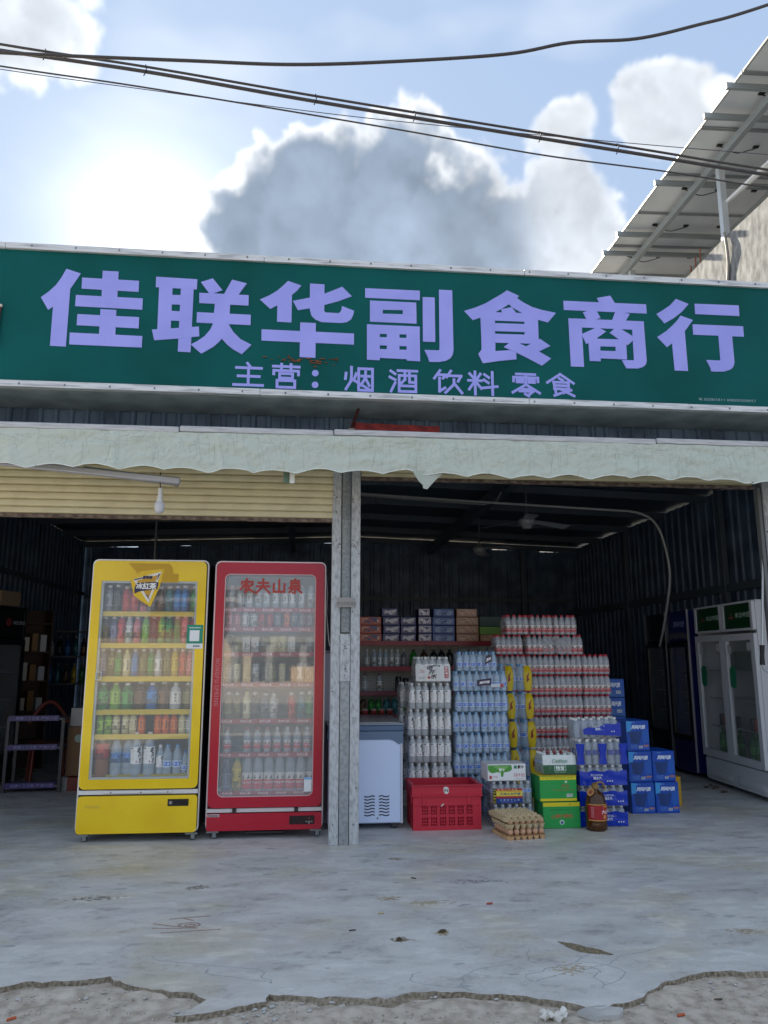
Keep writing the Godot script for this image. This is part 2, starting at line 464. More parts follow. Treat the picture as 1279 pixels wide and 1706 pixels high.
# the sky in all directions: blue air, the bright air round the low sun, cumulus; unseen parts brightened as fill light
const SKY_W := 2560
const SKY_LEVEL := 0.40
func sky_image(sun):
	var W = SKY_W
	var H = SKY_W / 2
	var n1 = FastNoiseLite.new()
	n1.seed = 11
	n1.noise_type = FastNoiseLite.TYPE_SIMPLEX_SMOOTH
	n1.fractal_octaves = 6
	n1.fractal_gain = 0.52
	n1.frequency = 3.2
	var n2 = FastNoiseLite.new()
	n2.seed = 5
	n2.noise_type = FastNoiseLite.TYPE_SIMPLEX_SMOOTH
	n2.fractal_octaves = 4
	n2.frequency = 1.5
	var n4 = FastNoiseLite.new()
	n4.seed = 17
	n4.noise_type = FastNoiseLite.TYPE_CELLULAR
	n4.cellular_return_type = FastNoiseLite.RETURN_DISTANCE
	n4.fractal_octaves = 3
	n4.fractal_gain = 0.55
	n4.frequency = 11.0
	var n5 = n4.duplicate()
	n5.fractal_octaves = 2
	# azimuth (0 = -z, to the right), height, half width, half height, heaviness
	var blobs = [[0.5, 31.8, 7.0, 6.8, 1.0], [7.0, 31.8, 8.0, 6.4, 1.0], [12.5, 30.0, 8.0, 6.0, 0.95], [-3.5, 30.0, 5.6, 5.6, 1.0], [20.5, 31.5, 4.3, 5.0, 0.5], [21.0, 27.5, 4.2, 5.2, 0.4], [20.5, 36.2, 3.2, 2.0, 0.35], [28.2, 36.2, 4.2, 2.9, 0.42], [32.2, 36.4, 1.5, 1.0, 0.1], [-28.0, 39.2, 9.0, 4.6, 0.45], [-30.0, 35.0, 6.0, 2.8, 0.4],
		[60, 30, 13, 6, 0.6], [70, 26, 12, 7, 0.5], [100, 45, 9, 5, 0.4], [128, 28, 14, 7, 0.7], [150, 36, 10, 4, 0.3], [-62, 27, 12, 6, 0.6], [-88, 38, 10, 5, 0.4], [-112, 27, 15, 7, 0.7], [-140, 48, 9, 4, 0.3], [-165, 30, 12, 6, 0.6], [175, 25, 9, 6, 0.6], [90, 62, 16, 8, 0.3], [-70, 60, 15, 8, 0.3], [180, 64, 20, 9, 0.25], [130, 52, 14, 7, 0.3], [-118, 50, 12, 8, 0.3], [-170, 44, 13, 7, 0.3], [40, 58, 12, 6, 0.3], [-30, 64, 14, 6, 0.3], [0, 80, 40, 6, 0.3]]  # clouds outside the view, many added to brighten the shaded ground
	var data = PackedFloat32Array()
	data.resize(W * H * 3)
	for y in H:
		var el = PI * (0.5 - (y + 0.5) / H)
		var ce = cos(el)
		var se = sin(el)
		var up = clampf(se, 0.0, 1.0)
		for x in W:
			var az = wrapf(TAU * (x + 0.5) / W, -PI, PI)
			var k = (y * W + x) * 3
			var d = Vector3(ce * sin(az), se, -ce * cos(az))
			if se < -0.02:
				data[k] = 0.27
				data[k + 1] = 0.265
				data[k + 2] = 0.26
				continue
			var t = pow(1.0 - up, 2.6)
			var c = Vector3(0.345, 0.47, 0.69).lerp(Vector3(0.58, 0.665, 0.77), t)
			var ang = rad_to_deg(acos(clampf(d.dot(sun), -1, 1)))
			var glow = 0.95 * exp(-pow(ang / 3.9, 1.5)) + 0.17 * exp(-ang / 9.0)
			var haze = clampf(0.58 * exp(-ang / 12.0), 0, 1)
			c = c.lerp(Vector3(0.66, 0.76, 0.88), haze) + Vector3(1.0, 0.98, 0.93) * glow
			if se > 0.05:
				var wisp = clampf(n2.get_noise_3d(d.x * 2.0 + 7.0, d.y * 5.0, d.z * 2.0) - 0.05, 0, 1)
				c = c.lerp(Vector3(1.0, 1.02, 1.05), wisp * (0.45 + 0.5 * smooth(50.0, 110.0, ang)))  # veil strengthened far from the sun, as added fill
				var aze = rad_to_deg(az)
				var ele = rad_to_deg(el)
				var f = -9.0
				var heavy = 0.0
				var ws = 0.0
				for b in blobs:
					var dx = aze - b[0]
					if dx > 180:
						dx -= 360
					if dx < -180:
						dx += 360
					dx = dx * ce / 0.83 / b[2]
					if absf(dx) > 1.7:
						continue
					var dy = (ele - b[1]) / b[3]
					var q = 1.0 - dx * dx - dy * dy
					if q > -2.0:
						f = maxf(f, q)
						var w = exp(q * 3.0)
						heavy += b[4] * w
						ws += w
				if f > -1.25:
					heavy /= maxf(ws, 1e-6)
					var nn = n1.get_noise_3d(d.x * 1.7, d.y * 1.7, d.z * 1.7)
					var n3 = n1.get_noise_3d(d.x * 5.0 + 3.0, d.y * 5.0, d.z * 5.0)
					var puff = n4.get_noise_3d(d.x + 0.05 * n3, d.y + 0.05 * nn, d.z)
					var dens = f * 0.62 + nn * 0.55 + n3 * 0.28 - (puff + 0.35) * 0.40
					if dens > 0.0:
						var toward = (sun - d * d.dot(sun)).normalized() * 0.022
						var e = d + toward
						var lit = clampf(0.5 - (puff - n5.get_noise_3d(e.x + 0.05 * n3, e.y + 0.05 * nn, e.z)) * 0.9, 0.0, 1.0)
						var a = smooth(0.0, 0.15 + 0.22 * (1.0 - heavy), dens)
						var base = f * 0.62 + nn * 0.42 + n3 * 0.26 - (puff + 0.35) * 0.12
						var thick = smooth(0.0, 0.34, base) * heavy * smooth(0.0, 0.25, dens)
						var near = exp(-ang / 18.0)
						var away = smooth(70.0, 150.0, ang)  # extra brightness for unseen clouds opposite the sun, added as fill light
						var edge = Vector3(0.90, 0.92, 0.94) * (0.56 + 0.72 * lit) * (1.0 + 0.4 * near + 0.9 * away)
						var deep = Vector3(0.275, 0.345, 0.445) * (0.86 + 0.30 * lit + 0.22 * n3 + 0.45 * nn)
						c = c.lerp(edge.lerp(deep, clampf(thick, 0, 1)), a * 0.97)
			data[k] = maxf(c.x * SKY_LEVEL, 0.0)
			data[k + 1] = maxf(c.y * SKY_LEVEL, 0.0)
			data[k + 2] = maxf(c.z * SKY_LEVEL, 0.0)
	return Image.create_from_data(W, H, false, Image.FORMAT_RGBF, data.to_byte_array())

var mat_wall
var mat_roof
var mat_white_metal
var mat_galv
var mat_cream
var mat_concrete
var mat_cloth
var mat_film
var mat_glass
var mat_dirt
var mat_weather
var nrm_fine
var nrm_crinkle

func corrugated(w, h, pitch = 0.19, deep = 0.022):
	# trapezoid sheet in the x-y plane from x = 0 to w, y = 0 to h, facing +z
	var b = B.new(mat_wall)
	var n = maxi(1, int(round(w / pitch)))
	var p = w / n
	var pr = [[0.0, 0.0], [0.58, 0.0], [0.68, 1.0], [0.9, 1.0], [1.0, 0.0]]
	for i in n:
		for k in 4:
			var x0 = (i + pr[k][0]) * p
			var x1 = (i + pr[k + 1][0]) * p
			var z0 = pr[k][1] * deep
			var z1 = pr[k + 1][1] * deep
			b.quad(Vector3(x0, 0, z0), Vector3(x1, 0, z1), Vector3(x1, h, z1), Vector3(x0, h, z0))
	return b

func slab_texture():
	# worn cement: 8 m x 5.12 m, patches, scuffs, cracks, chalk and stains
	var w = 2000
	var h = 1280
	var a = FastNoiseLite.new()
	a.seed = 3
	a.frequency = 0.006
	a.fractal_octaves = 6
	var b = FastNoiseLite.new()
	b.seed = 8
	b.frequency = 0.03
	b.fractal_octaves = 5
	var c = FastNoiseLite.new()
	c.seed = 21
	c.frequency = 0.012
	c.fractal_octaves = 5
	var im = Image.create(w, h, false, Image.FORMAT_RGB8)
	for y in h:
		for x in w:
			var p = a.get_noise_2d(x * 0.6, y * 0.9)
			var q = b.get_noise_2d(x * 0.5, y * 1.1)
			var r = c.get_noise_2d(x * 0.55 + 900.0, y * 1.1)
			var v = 0.79 + 0.075 * p + 0.06 * q
			v -= 0.085 * smooth(0.0, 0.45, r) * clampf(0.5 + 1.3 * q + 0.5 * p, 0.0, 1.2)
			v -= 0.05 * smooth(0.22, 0.40, q + 0.4 * p)
			v += 0.04 * smooth(0.2, 0.5, q - 0.6 * r)
			v -= 0.05 * smooth(0.15, 0.35, b.get_noise_2d(x * 2.2 + 300.0, y * 2.6)) * smooth(-0.2, 0.3, r)
			v += rng.randf_range(-0.022, 0.022)
			var warm = 0.022 * smooth(0.1, 0.4, -p)
			im.set_pixel(x, y, Color(v * 0.985 + warm, v * 0.99 + warm * 0.6, v * 0.985 - warm))
	var px = func(X, Z): return Vector2((X + 3.2) * 250.0, (Z + 8.2) * 250.0)
	# small damp flecks
	for k in 120:
		var at = Vector2(rng.randf() * w, 400 + rng.randf() * 800)
		var s = rng.randf_range(1.5, 7.0)
		var poly = []
		for j in 7:
			var an = TAU * j / 7
			poly.append(at + Vector2(cos(an) * s * 1.8, sin(an) * s * 0.8) * rng.randf_range(0.5, 1.2))
		fill(im, poly, Color("989da0").lerp(Color("b0b4b6"), rng.randf()))
	# cracks
	var col = Color("959b9f")
	for s in [[1.02, -3.5], [1.28, -3.42], [-0.1, -3.6], [0.72, -3.45]]:
		for br in 2:
			var at = px.call(s[0], s[1])
			var an = -PI / 2 + rng.randf_range(-0.9, 0.9)
			for k in rng.randi_range(9, 22):
				var to = at + Vector2(cos(an) * 1.5, sin(an)) * rng.randf_range(4, 10)
				line(im, at, to, rng.randf_range(0.9, 1.3), col)
				an = clampf(an + rng.randf_range(-0.8, 0.8), -2.7, -0.4)
				at = to
	# chalk-like rings and strokes drawn on the floor by the fridges
	var ink = Color("93807b")
	var cc = px.call(-0.55, -4.38)
	for q in [[0, 0, 13, 9], [1, 1, 6, 4]]:
		for k in 20:
			var a0 = TAU * k / 20
			var a1 = TAU * (k + 1) / 20
			line(im, cc + Vector2(q[0] + cos(a0) * q[2], q[1] + sin(a0) * q[3]), cc + Vector2(q[0] + cos(a1) * q[2], q[1] + sin(a1) * q[3]), 3.0, ink)
	for q in [[-46, -9, -22, 2], [-22, 2, 10, 12], [-44, 8, -8, 12], [-28, -26, 22, -34], [-12, -28, 2, -18], [-30, 26, 40, 20]]:
		line(im, cc + Vector2(q[0], q[1]), cc + Vector2(q[2], q[3]), 3.2, ink)
	# bare and sandy spots
	for s in [[0.72, -4.13, 7, 6, "9a8d6f"], [0.66, -5.6, 12, 8, "8f8571"], [0.5, -4.06, 9, 6, "837a68"], [1.2, -3.62, 22, 15, "a99d86"], [0.52, -4.72, 20, 9, "a4977f"], [0.75, -4.62, 26, 10, "ab9d84"], [2.25, -4.0, 26, 9, "a2957f"], [-1.15, -4.9, 40, 10, "73726d"], [-0.6, -5.05, 24, 10, "7a7975"], [1.1, -5.0, 50, 12, "6f7478"]]:
		var at = px.call(s[0], s[1])
		for k in 70:
			var o = Vector2(rng.randfn() * s[2] * 0.5, rng.randfn() * s[3] * 0.5)
			im.fill_rect(Rect2i(int(at.x + o.x), int(at.y + o.y), rng.randi_range(2, 6), rng.randi_range(1, 3)), Color(s[4]))
	return tx(im)

func _ready():
	rng.seed = 7
	# ---- camera
	var cam = Camera3D.new()
	cam.name = "camera"
	cam.position = Vector3(0, 1.35, 0)
	cam.rotation_degrees = Vector3(10.8, -6.0, 0)
	cam.fov = 67.3
	cam.near = 0.05
	cam.far = 900.0
	add_child(cam)
	# ---- sky, sun, exposure
	var sun_dir = Vector3(-0.187, 0.49, -0.851).normalized()
	var env = Environment.new()
	env.background_mode = Environment.BG_SKY
	var sky = Sky.new()
	var pan = PanoramaSkyMaterial.new()
	pan.panorama = tx(sky_image(sun_dir))
	sky.sky_material = pan
	env.sky = sky
	env.tonemap_mode = Environment.TONE_MAPPER_LINEAR
	env.tonemap_exposure = 3.05
	env.sdfgi_enabled = true
	env.ssao_enabled = true
	env.ssil_enabled = true
	var we = WorldEnvironment.new()
	we.name = "world"
	we.environment = env
	add_child(we)
	var sun = DirectionalLight3D.new()
	sun.name = "sun"
	sun.light_color = Color(1.0, 0.95, 0.86)
	sun.light_energy = 1.6
	sun.light_angular_distance = 0.5
	sun.shadow_enabled = true
	sun.look_at_from_position(Vector3.ZERO, -sun_dir)
	add_child(sun)
	materials()
	ground()
	building()
	neighbour()
	across_the_yard()
	sign_board()
	awning_and_shutters()
	post_and_lamp()
	wires()
	yellow_fridge()
	red_fridge()
	freezer()
	back_shelves()
	stacks()
	front_goods()
	right_fridges()
	left_corner()
	ceiling_things()
	litter()

func materials():
	nrm_fine = noise_tex(31, 0.06, null, 512, 4, 3.0)
	nrm_crinkle = noise_tex(32, 0.02, null, 512, 5, 9.0)
	var wt = noise_tex(41, 0.01, [[0.25, 0.5, 0.75], ["3c5068", "4a5f78", "586e86"]], 512, 5)
	mat_wall = rough_mat(wt, 0.35, 0.45)
	mat_roof = M("40505e", 0.5)
	mat_white_metal = rough_mat(noise_tex(42, 0.02, [[0.2, 0.33, 0.5, 0.8], ["8f8b88", "c3c5c8", "d6d8dc", "dfe0e4"]], 512, 6), 0.8, 0.42)
	mat_white_metal.uv1_scale = Vector3(0.4, 2.0, 2.0)
	mat_galv = rough_mat(noise_tex(43, 0.03, [[0.2, 0.5, 0.8], ["878e92", "979ea2", "a2a8ac"]], 512, 5), 1.5, 0.38)
	mat_galv.metallic = 0.35
	mat_cream = rough_mat(noise_tex(44, 0.012, [[0.2, 0.45, 0.8], ["d2c8a6", "d8cfac", "ded5b2"]], 512, 6), 0.7, 0.42)
	mat_concrete = rough_mat(noise_tex(45, 0.012, [[0.2, 0.4, 0.6, 0.8], ["5d5f61", "747678", "838587", "909294"]], 1024, 7), 0.3, 0.9, noise_tex(46, 0.02, null, 512, 6, 3.0), 0.3)
	mat_concrete.uv1_scale = Vector3(0.5, 0.22, 0.5)
	mat_cloth = rough_mat(noise_tex(47, 0.008, [[0.2, 0.45, 0.7, 0.9], ["a3b0a4", "adb9ae", "b4bfb5", "bcc6bd"]], 512, 6), 0.55, 0.62)
	mat_cloth.backlight_enabled = true
	mat_cloth.backlight = Color(0.25, 0.28, 0.26)
	mat_dirt = rough_mat(noise_tex(48, 0.02, [[0.2, 0.4, 0.55, 0.8], ["9d9488", "afa699", "bab2a6", "c5beb3"]], 1024, 8), 0.55, 0.95, noise_tex(49, 0.09, null, 1024, 6, 2.0), 0.5)
	mat_film = M("eef2f5", 0.1, 0.0, 0.05)
	mat_film.normal_enabled = true
	mat_film.normal_texture = nrm_crinkle
	mat_film.normal_scale = 0.7
	mat_film.uv1_triplanar = true
	mat_film.uv1_scale = Vector3.ONE * 5.0
	mat_glass = M("eef4f4", 0.02, 0.0, 0.07)
	mat_weather = rough_mat(noise_tex(50, 0.015, [[0.16, 0.3, 0.45, 0.65, 0.85], ["9b9c9d", "a9adb0", "b5b9bc", "bdc1c4", "c3c7ca"]], 1024, 7), 1.6, 0.45)
	mat_weather.uv1_scale = Vector3(2.0, 0.9, 2.0)

func ground():
	# yard of earth out to the horizon; the cement floor lies on it with a broken edge
	var g = B.new(mat_dirt)
	g.quad(Vector3(-400, 0, 400), Vector3(400, 0, 400), Vector3(400, 0, -400), Vector3(-400, 0, -400))
	struct("ground", g, Vector3(0, -0.022, 0))
	# a road in front of the yard, behind the viewer
	var rd = B.new(rough_mat(noise_tex(60, 0.03, [[0.2, 0.8], ["6a6a69", "7c7c7a"]], 512, 5), 0.4, 0.9))
	rd.quad(Vector3(-90, 0, 12.5), Vector3(90, 0, 12.5), Vector3(90, 0, 2.6), Vector3(-90, 0, 2.6))
	struct("road", rd, Vector3(0, -0.017, 0))
	var edge = [[-6.0, -3.74], [-3.2, -3.7], [-1.9, -3.72], [-1.23, -3.68], [-1.14, -3.72], [-1.02, -3.72], [-0.8, -3.74], [-0.72, -3.66], [-0.55, -3.58], [-0.41, -3.53], [-0.36, -3.46], [-0.45, -3.34], [-0.3, -3.36], [-0.12, -3.42], [-0.11, -3.5], [0.07, -3.45], [0.36, -3.41], [0.49, -3.46], [0.8, -3.41], [0.94, -3.36], [1.04, -3.31], [1.19, -3.23], [1.37, -3.29], [1.48, -3.37], [1.57, -3.45], [1.7, -3.5], [1.83, -3.53], [2.07, -3.5], [2.9, -3.48], [4.2, -3.55], [7.0, -3.6]]
	var front = []
	for i in edge.size() - 1:
		var a = Vector2(edge[i][0], edge[i][1])
		var c = Vector2(edge[i + 1][0], edge[i + 1][1])
		var n = maxi(1, int(a.distance_to(c) / 0.035)) if absf(a.x) < 3.5 else 6
		for k in n:
			var p = a.lerp(c, float(k) / n)
			front.append(p + Vector2(rng.randf_range(-0.006, 0.006), rng.randf_range(-0.012, 0.012)))
	front.append(Vector2(7.0, -3.6))
	var sm = P(slab_texture(), 0.72)
	sm.normal_enabled = true
	sm.normal_texture = noise_tex(61, 0.03, null, 512, 5, 2.5)
	sm.normal_scale = 0.35
	sm.roughness_texture = noise_tex(62, 0.01, [[0.3, 0.7], ["888888", "ffffff"]], 512, 5)
	var s = B.new(sm)
	var up = Vector3.UP
	var uv = func(p): return Vector2((p.x + 3.2) / 8.0, (p.z + 8.2) / 5.12)
	var outline = front.duplicate()
	outline.append(Vector2(7.0, -4.2))
	outline.append(Vector2(-6.0, -4.2))
	var idx = Geometry2D.triangulate_polygon(PackedVector2Array(outline))
	for i in range(0, idx.size(), 3):
		var q = []
		for k in 3:
			q.append(Vector3(outline[idx[i + k]].x, 0, outline[idx[i + k]].y))
		if (q[1] - q[0]).cross(q[2] - q[0]).y < 0:
			q = [q[0], q[2], q[1]]
		s.tri(q[0], q[1], q[2], up, up, up, uv.call(q[0]), uv.call(q[1]), uv.call(q[2]))
	var rear = [Vector3(-6, 0, -4.2), Vector3(7, 0, -4.2), Vector3(7, 0, -14.9), Vector3(-6, 0, -14.9)]
	s.tri(rear[0], rear[1], rear[2], up, up, up, uv.call(rear[0]), uv.call(rear[1]), uv.call(rear[2]))
	s.tri(rear[0], rear[2], rear[3], up, up, up, uv.call(rear[0]), uv.call(rear[2]), uv.call(rear[3]))
	# the broken edge, sloping out a little
	s.use(rough_mat(noise_tex(63, 0.04, [[0.2, 0.5, 0.8], ["5c5346", "857c6c", "a89e90"]], 512, 6), 2.0, 0.95, nrm_fine, 1.0))
	for i in front.size() - 1:
		var a = Vector3(front[i].x, 0, front[i].y)
		var c = Vector3(front[i + 1].x, 0, front[i + 1].y)
		var oa = Vector3(0, -0.026, 0.004 + 0.045 * maxf(0.0, sin(a.x * 5.0) * sin(a.x * 2.3 + 1.0)))
		var oc = Vector3(0, -0.026, 0.004 + 0.045 * maxf(0.0, sin(c.x * 5.0) * sin(c.x * 2.3 + 1.0)))
		s.quad(a + oa, c + oc, c, a)
	struct("cement_floor", s)

func building():
	var o = thing("shop_building", "dark corrugated steel shop shed open to the yard below the green sign", "building", Vector3(0, 0, -6.1))
	# local z = 0 is the shop front, the back wall is at z = -8.4
	var x0 = -4.0
	while x0 < 5.2:
		var w = minf(0.95, 5.25 - x0)
		part(o, "wall_sheet", corrugated(w + 0.03, 3.545 - 0.034 * absf(x0 + 0.48 - 1.0) + 0.02 * sin(x0 * 5.0)), Vector3(x0, 0, -8.4 + (0.004 if int(x0 * 3) % 2 == 0 else 0.0)))
		x0 += 0.95
	for k in 9:
		part(o, "wall_sheet", corrugated(0.98 if k < 8 else 0.84, 3.44), Vector3(5.25, 0, -8.4 + 0.94 * (k + 1) - 0.02), Vector3(0, -PI / 2, 0)).position.z = -8.4 + 0.94 * k
	for k in 9:
		part(o, "wall_sheet", corrugated(0.97 if k < 8 else 0.84, 3.44), Vector3(-4.0, 0, -8.34 + 0.94 * (k + 1)), Vector3(0, PI / 2, 0))
	# roof sheets
	var xr = -4.7
	while xr < 5.3:
		var b = B.new(mat_roof)
		b.box(Vector3(0.475, 0.004 * (int(xr * 10.0) % 2), -4.25), Vector3(0.97, 0.03, 8.9), 0.0)
		for r in 4:
			b.box(Vector3(0.12 + 0.24 * r, 0.03, -4.25), Vector3(0.05, 0.03, 8.9), 0.0)
		var right = xr > 0.8
		part(o, "roof_sheet", b, Vector3(xr, 3.63 - 0.034 * absf(xr - 1.0), 0.0), Vector3(0, 0, -0.034 if right else 0.034))
		xr += 0.95
	for k in 7:
		for e in [[-1.5, 5.0, 0.034], [3.15, 4.3, -0.034]]:
			part(o, "purlin", B.new(M("4d5a66", 0.5)).box(Vector3.ZERO, Vector3(e[1] - 0.004, 0.1, 0.05), 0.004), Vector3(e[0], 3.555 - 0.034 * absf(e[0] - 1.0), -0.9 - 1.22 * k), Vector3(0, 0, e[2]))
	for X in [-0.2, 2.4]:
		part(o, "roof_beam", B.new(M("4d5a66", 0.5)).box(Vector3(0, 0, -4.2), Vector3(0.1, 0.16, 8.3), 0.005), Vector3(X, 3.39, 0.0))
	part(o, "wall_rail", B.new(M("4d5a66", 0.5)).box(Vector3(0, 0, -4.2), Vector3(0.06, 0.1, 8.2), 0.004), Vector3(5.19, 2.2, 0))
	part(o, "wall_rail", B.new(M("4d5a66", 0.5)).box(Vector3.ZERO, Vector3(9.1, 0.06, 0.05), 0.004), Vector3(0.62, 2.45, -8.34))
	part(o, "wall_rail", B.new(M("4d5a66", 0.5)).box(Vector3(0, 0, -4.2), Vector3(0.05, 0.06, 8.2), 0.004), Vector3(-3.94, 2.5, 0))
	for z in [-2.9, -5.8]:
		part(o, "wall_stud", B.new(M("4d5a66", 0.5)).box(Vector3(0, 1.78, 0), Vector3(0.07, 3.5, 0.1), 0.004), Vector3(5.18, 0, z))
	part(o, "wall_stud", B.new(M("4d5a66", 0.5)).box(Vector3(0, 1.7, 0), Vector3(0.09, 3.4, 0.09), 0.004), Vector3(4.2, 0, -8.3))
	# front above the openings: sheets behind the sign
	var xf0 = -4.2
	while xf0 < 5.4:
		part(o, "front_sheet", corrugated(0.946, 0.76, 0.12, 0.02), Vector3(xf0, 2.9, 0.02))
		xf0 += 0.95
	part(o, "front_beam", B.new(M("4d5a66", 0.5)).box(Vector3(0.6, 0, 0), Vector3(9.5, 0.12, 0.08), 0.004), Vector3(0, 2.92, -0.06))

func neighbour():
	# concrete house on the right with a roof of solar panels on steel
	var h = thing("concrete_house", "unplastered concrete house rising behind the right end of the sign", "building", Vector3(6.3, 0, -9))
	var b = B.new(mat_concrete)
	b.box(Vector3(5, 3.2, -8), Vector3(10, 6.4, 20), 0.02)
	part(h, "lower_wall", b)
	b = B.new(mat_concrete)
	# parapet: thick wall with a rough top
	b.sheet(func(u, v): return Vector3(-0.006 * sin(u * 31.0) * sin(v * 9.0), 6.4 + v * (1.25 + 0.015 * sin(u * 47.0)), -18.0 + u * 20.0), 120, 8)
	b.quad(Vector3(0, 6.4, 2), Vector3(0.2, 6.4, 2), Vector3(0.2, 7.65, 2), Vector3(0, 7.65, 2))
	b.quad(Vector3(0, 7.645, 2), Vector3(0.2, 7.645, 2), Vector3(0.2, 7.645, -18), Vector3(0, 7.645, -18))
	b.quad(Vector3(0.2, 6.4, 2), Vector3(0.2, 6.4, -18), Vector3(0.2, 7.65, -18), Vector3(0.2, 7.65, 2))
	part(h, "parapet", b)
	for k in 3:
		part(h, "rebar", B.new(M("7b4a3a", 0.8)).tube([Vector3(0, 7.6, 0), Vector3(0.01, 7.85 + 0.07 * k, 0.01)], 0.012, 6), Vector3(0.08, 0, -2.35 + 0.16 * k))
	var pts = []
	for k in 14:
		pts.append(Vector3(-0.03 - 0.015 * sin(k * 0.8), 7.72 - 0.11 * k, -1.1 + 0.05 * sin(k * 0.6)))
	part(h, "drain_pipe", B.new(M("8d8a86", 0.6)).tube(pts, 0.022, 7))
	var c = thing("solar_canopy", "slanted rack of solar panels on grey steel above the concrete parapet", "solar roof", Vector3(5.8, 9.2, -8))
	var steel = M("8f989d", 0.4, 0.3)
	var sl = 0.03
	var under = rough_mat(noise_tex(65, 0.01, [[0.2, 0.8], ["c6ccd2", "d2d8de"]], 256, 3), 0.4, 0.6)
	var z = 5.0
	var rows = 0
	while z > -16.0:
		for k in 3:
			var q = MeshInstance3D.new()
			var fl = B.new(under)
			fl.box(Vector3(1.13, 0.0, -0.55), Vector3(2.25, 0.03, 1.09), 0.003)
			fl.use(M("10182a", 0.1))
			fl.box(Vector3(1.13, 0.019, -0.55), Vector3(2.19, 0.006, 1.03), 0.0)
			fl.use(M("8b8f92", 0.5, 0.2))
			for e in [[1.13, -0.012, 2.26, 0.024], [1.13, -1.088, 2.26, 0.024]]:
				fl.box(Vector3(e[0], -0.006, e[1]), Vector3(e[2], 0.05, e[3]), 0.0)
			for e in [0.012, 2.248]:
				fl.box(Vector3(e, -0.002, -0.55), Vector3(0.024, 0.034, 1.052), 0.0)
			q.mesh = fl.done()
			q.name = "solar_panel"
			q.rotation.z = sl
			q.position = Vector3(2.27 * k, sl * 2.27 * k, z)
			c.add_child(q, true)
			if k == 0 or rows % 2 == 0:
				var jb = B.new(M("1b1b1d", 0.5))
				for xx in [0.5, 1.1, 1.75]:
					var bx = part(q, "junction_box", B.new(M("1b1b1d", 0.5)).box(Vector3(xx, -0.03, -0.35), Vector3(0.09, 0.025, 0.05), 0.004))
				var cab = []
				for t in 9:
					cab.append(Vector3(0.5 + 0.075 * t, -0.05 - 0.09 * sin(PI * t / 8.0), -0.35 + 0.02 * sin(t * 1.3)))
				jb.tube(cab, 0.008, 5)
				part(q, "panel_cable", jb)
		z -= 1.12
		rows += 1
	for zz in [1.0, -0.95, -1.55, -3.15, -4.72, -5.4, -8.2, -10.6, -13.0]:
		part(c, "cross_rail", B.new(steel).box(Vector3(3.3, 0, 0), Vector3(6.9, 0.09, 0.05), 0.004), Vector3(0, -0.11, zz + 0.2), Vector3(0, 0, sl))
	for X in [0.52, 1.9, 3.6, 5.3]:
		part(c, "rafter", B.new(steel).box(Vector3(0, 0, -5.3), Vector3(0.09, 0.12, 21.4), 0.004), Vector3(X, -0.22 + sl * X, 0))
	for zz in [-2.25, -5.55, -9.5]:
		part(c, "post", B.new(M("b4bcc2", 0.4, 0.3)).box(Vector3(0, -0.75, 0), Vector3(0.1, 1.5, 0.1), 0.004), Vector3(0.58, -0.27, zz))
	for k in 2:
		part(c, "brace", B.new(M("dfe2e4", 0.35, 0.2)).tube([Vector3(0.6, -0.9, -2.3), Vector3(1.6 + 0.25 * k, -0.15, 0.9 + 0.4 * k)], 0.035, 6))

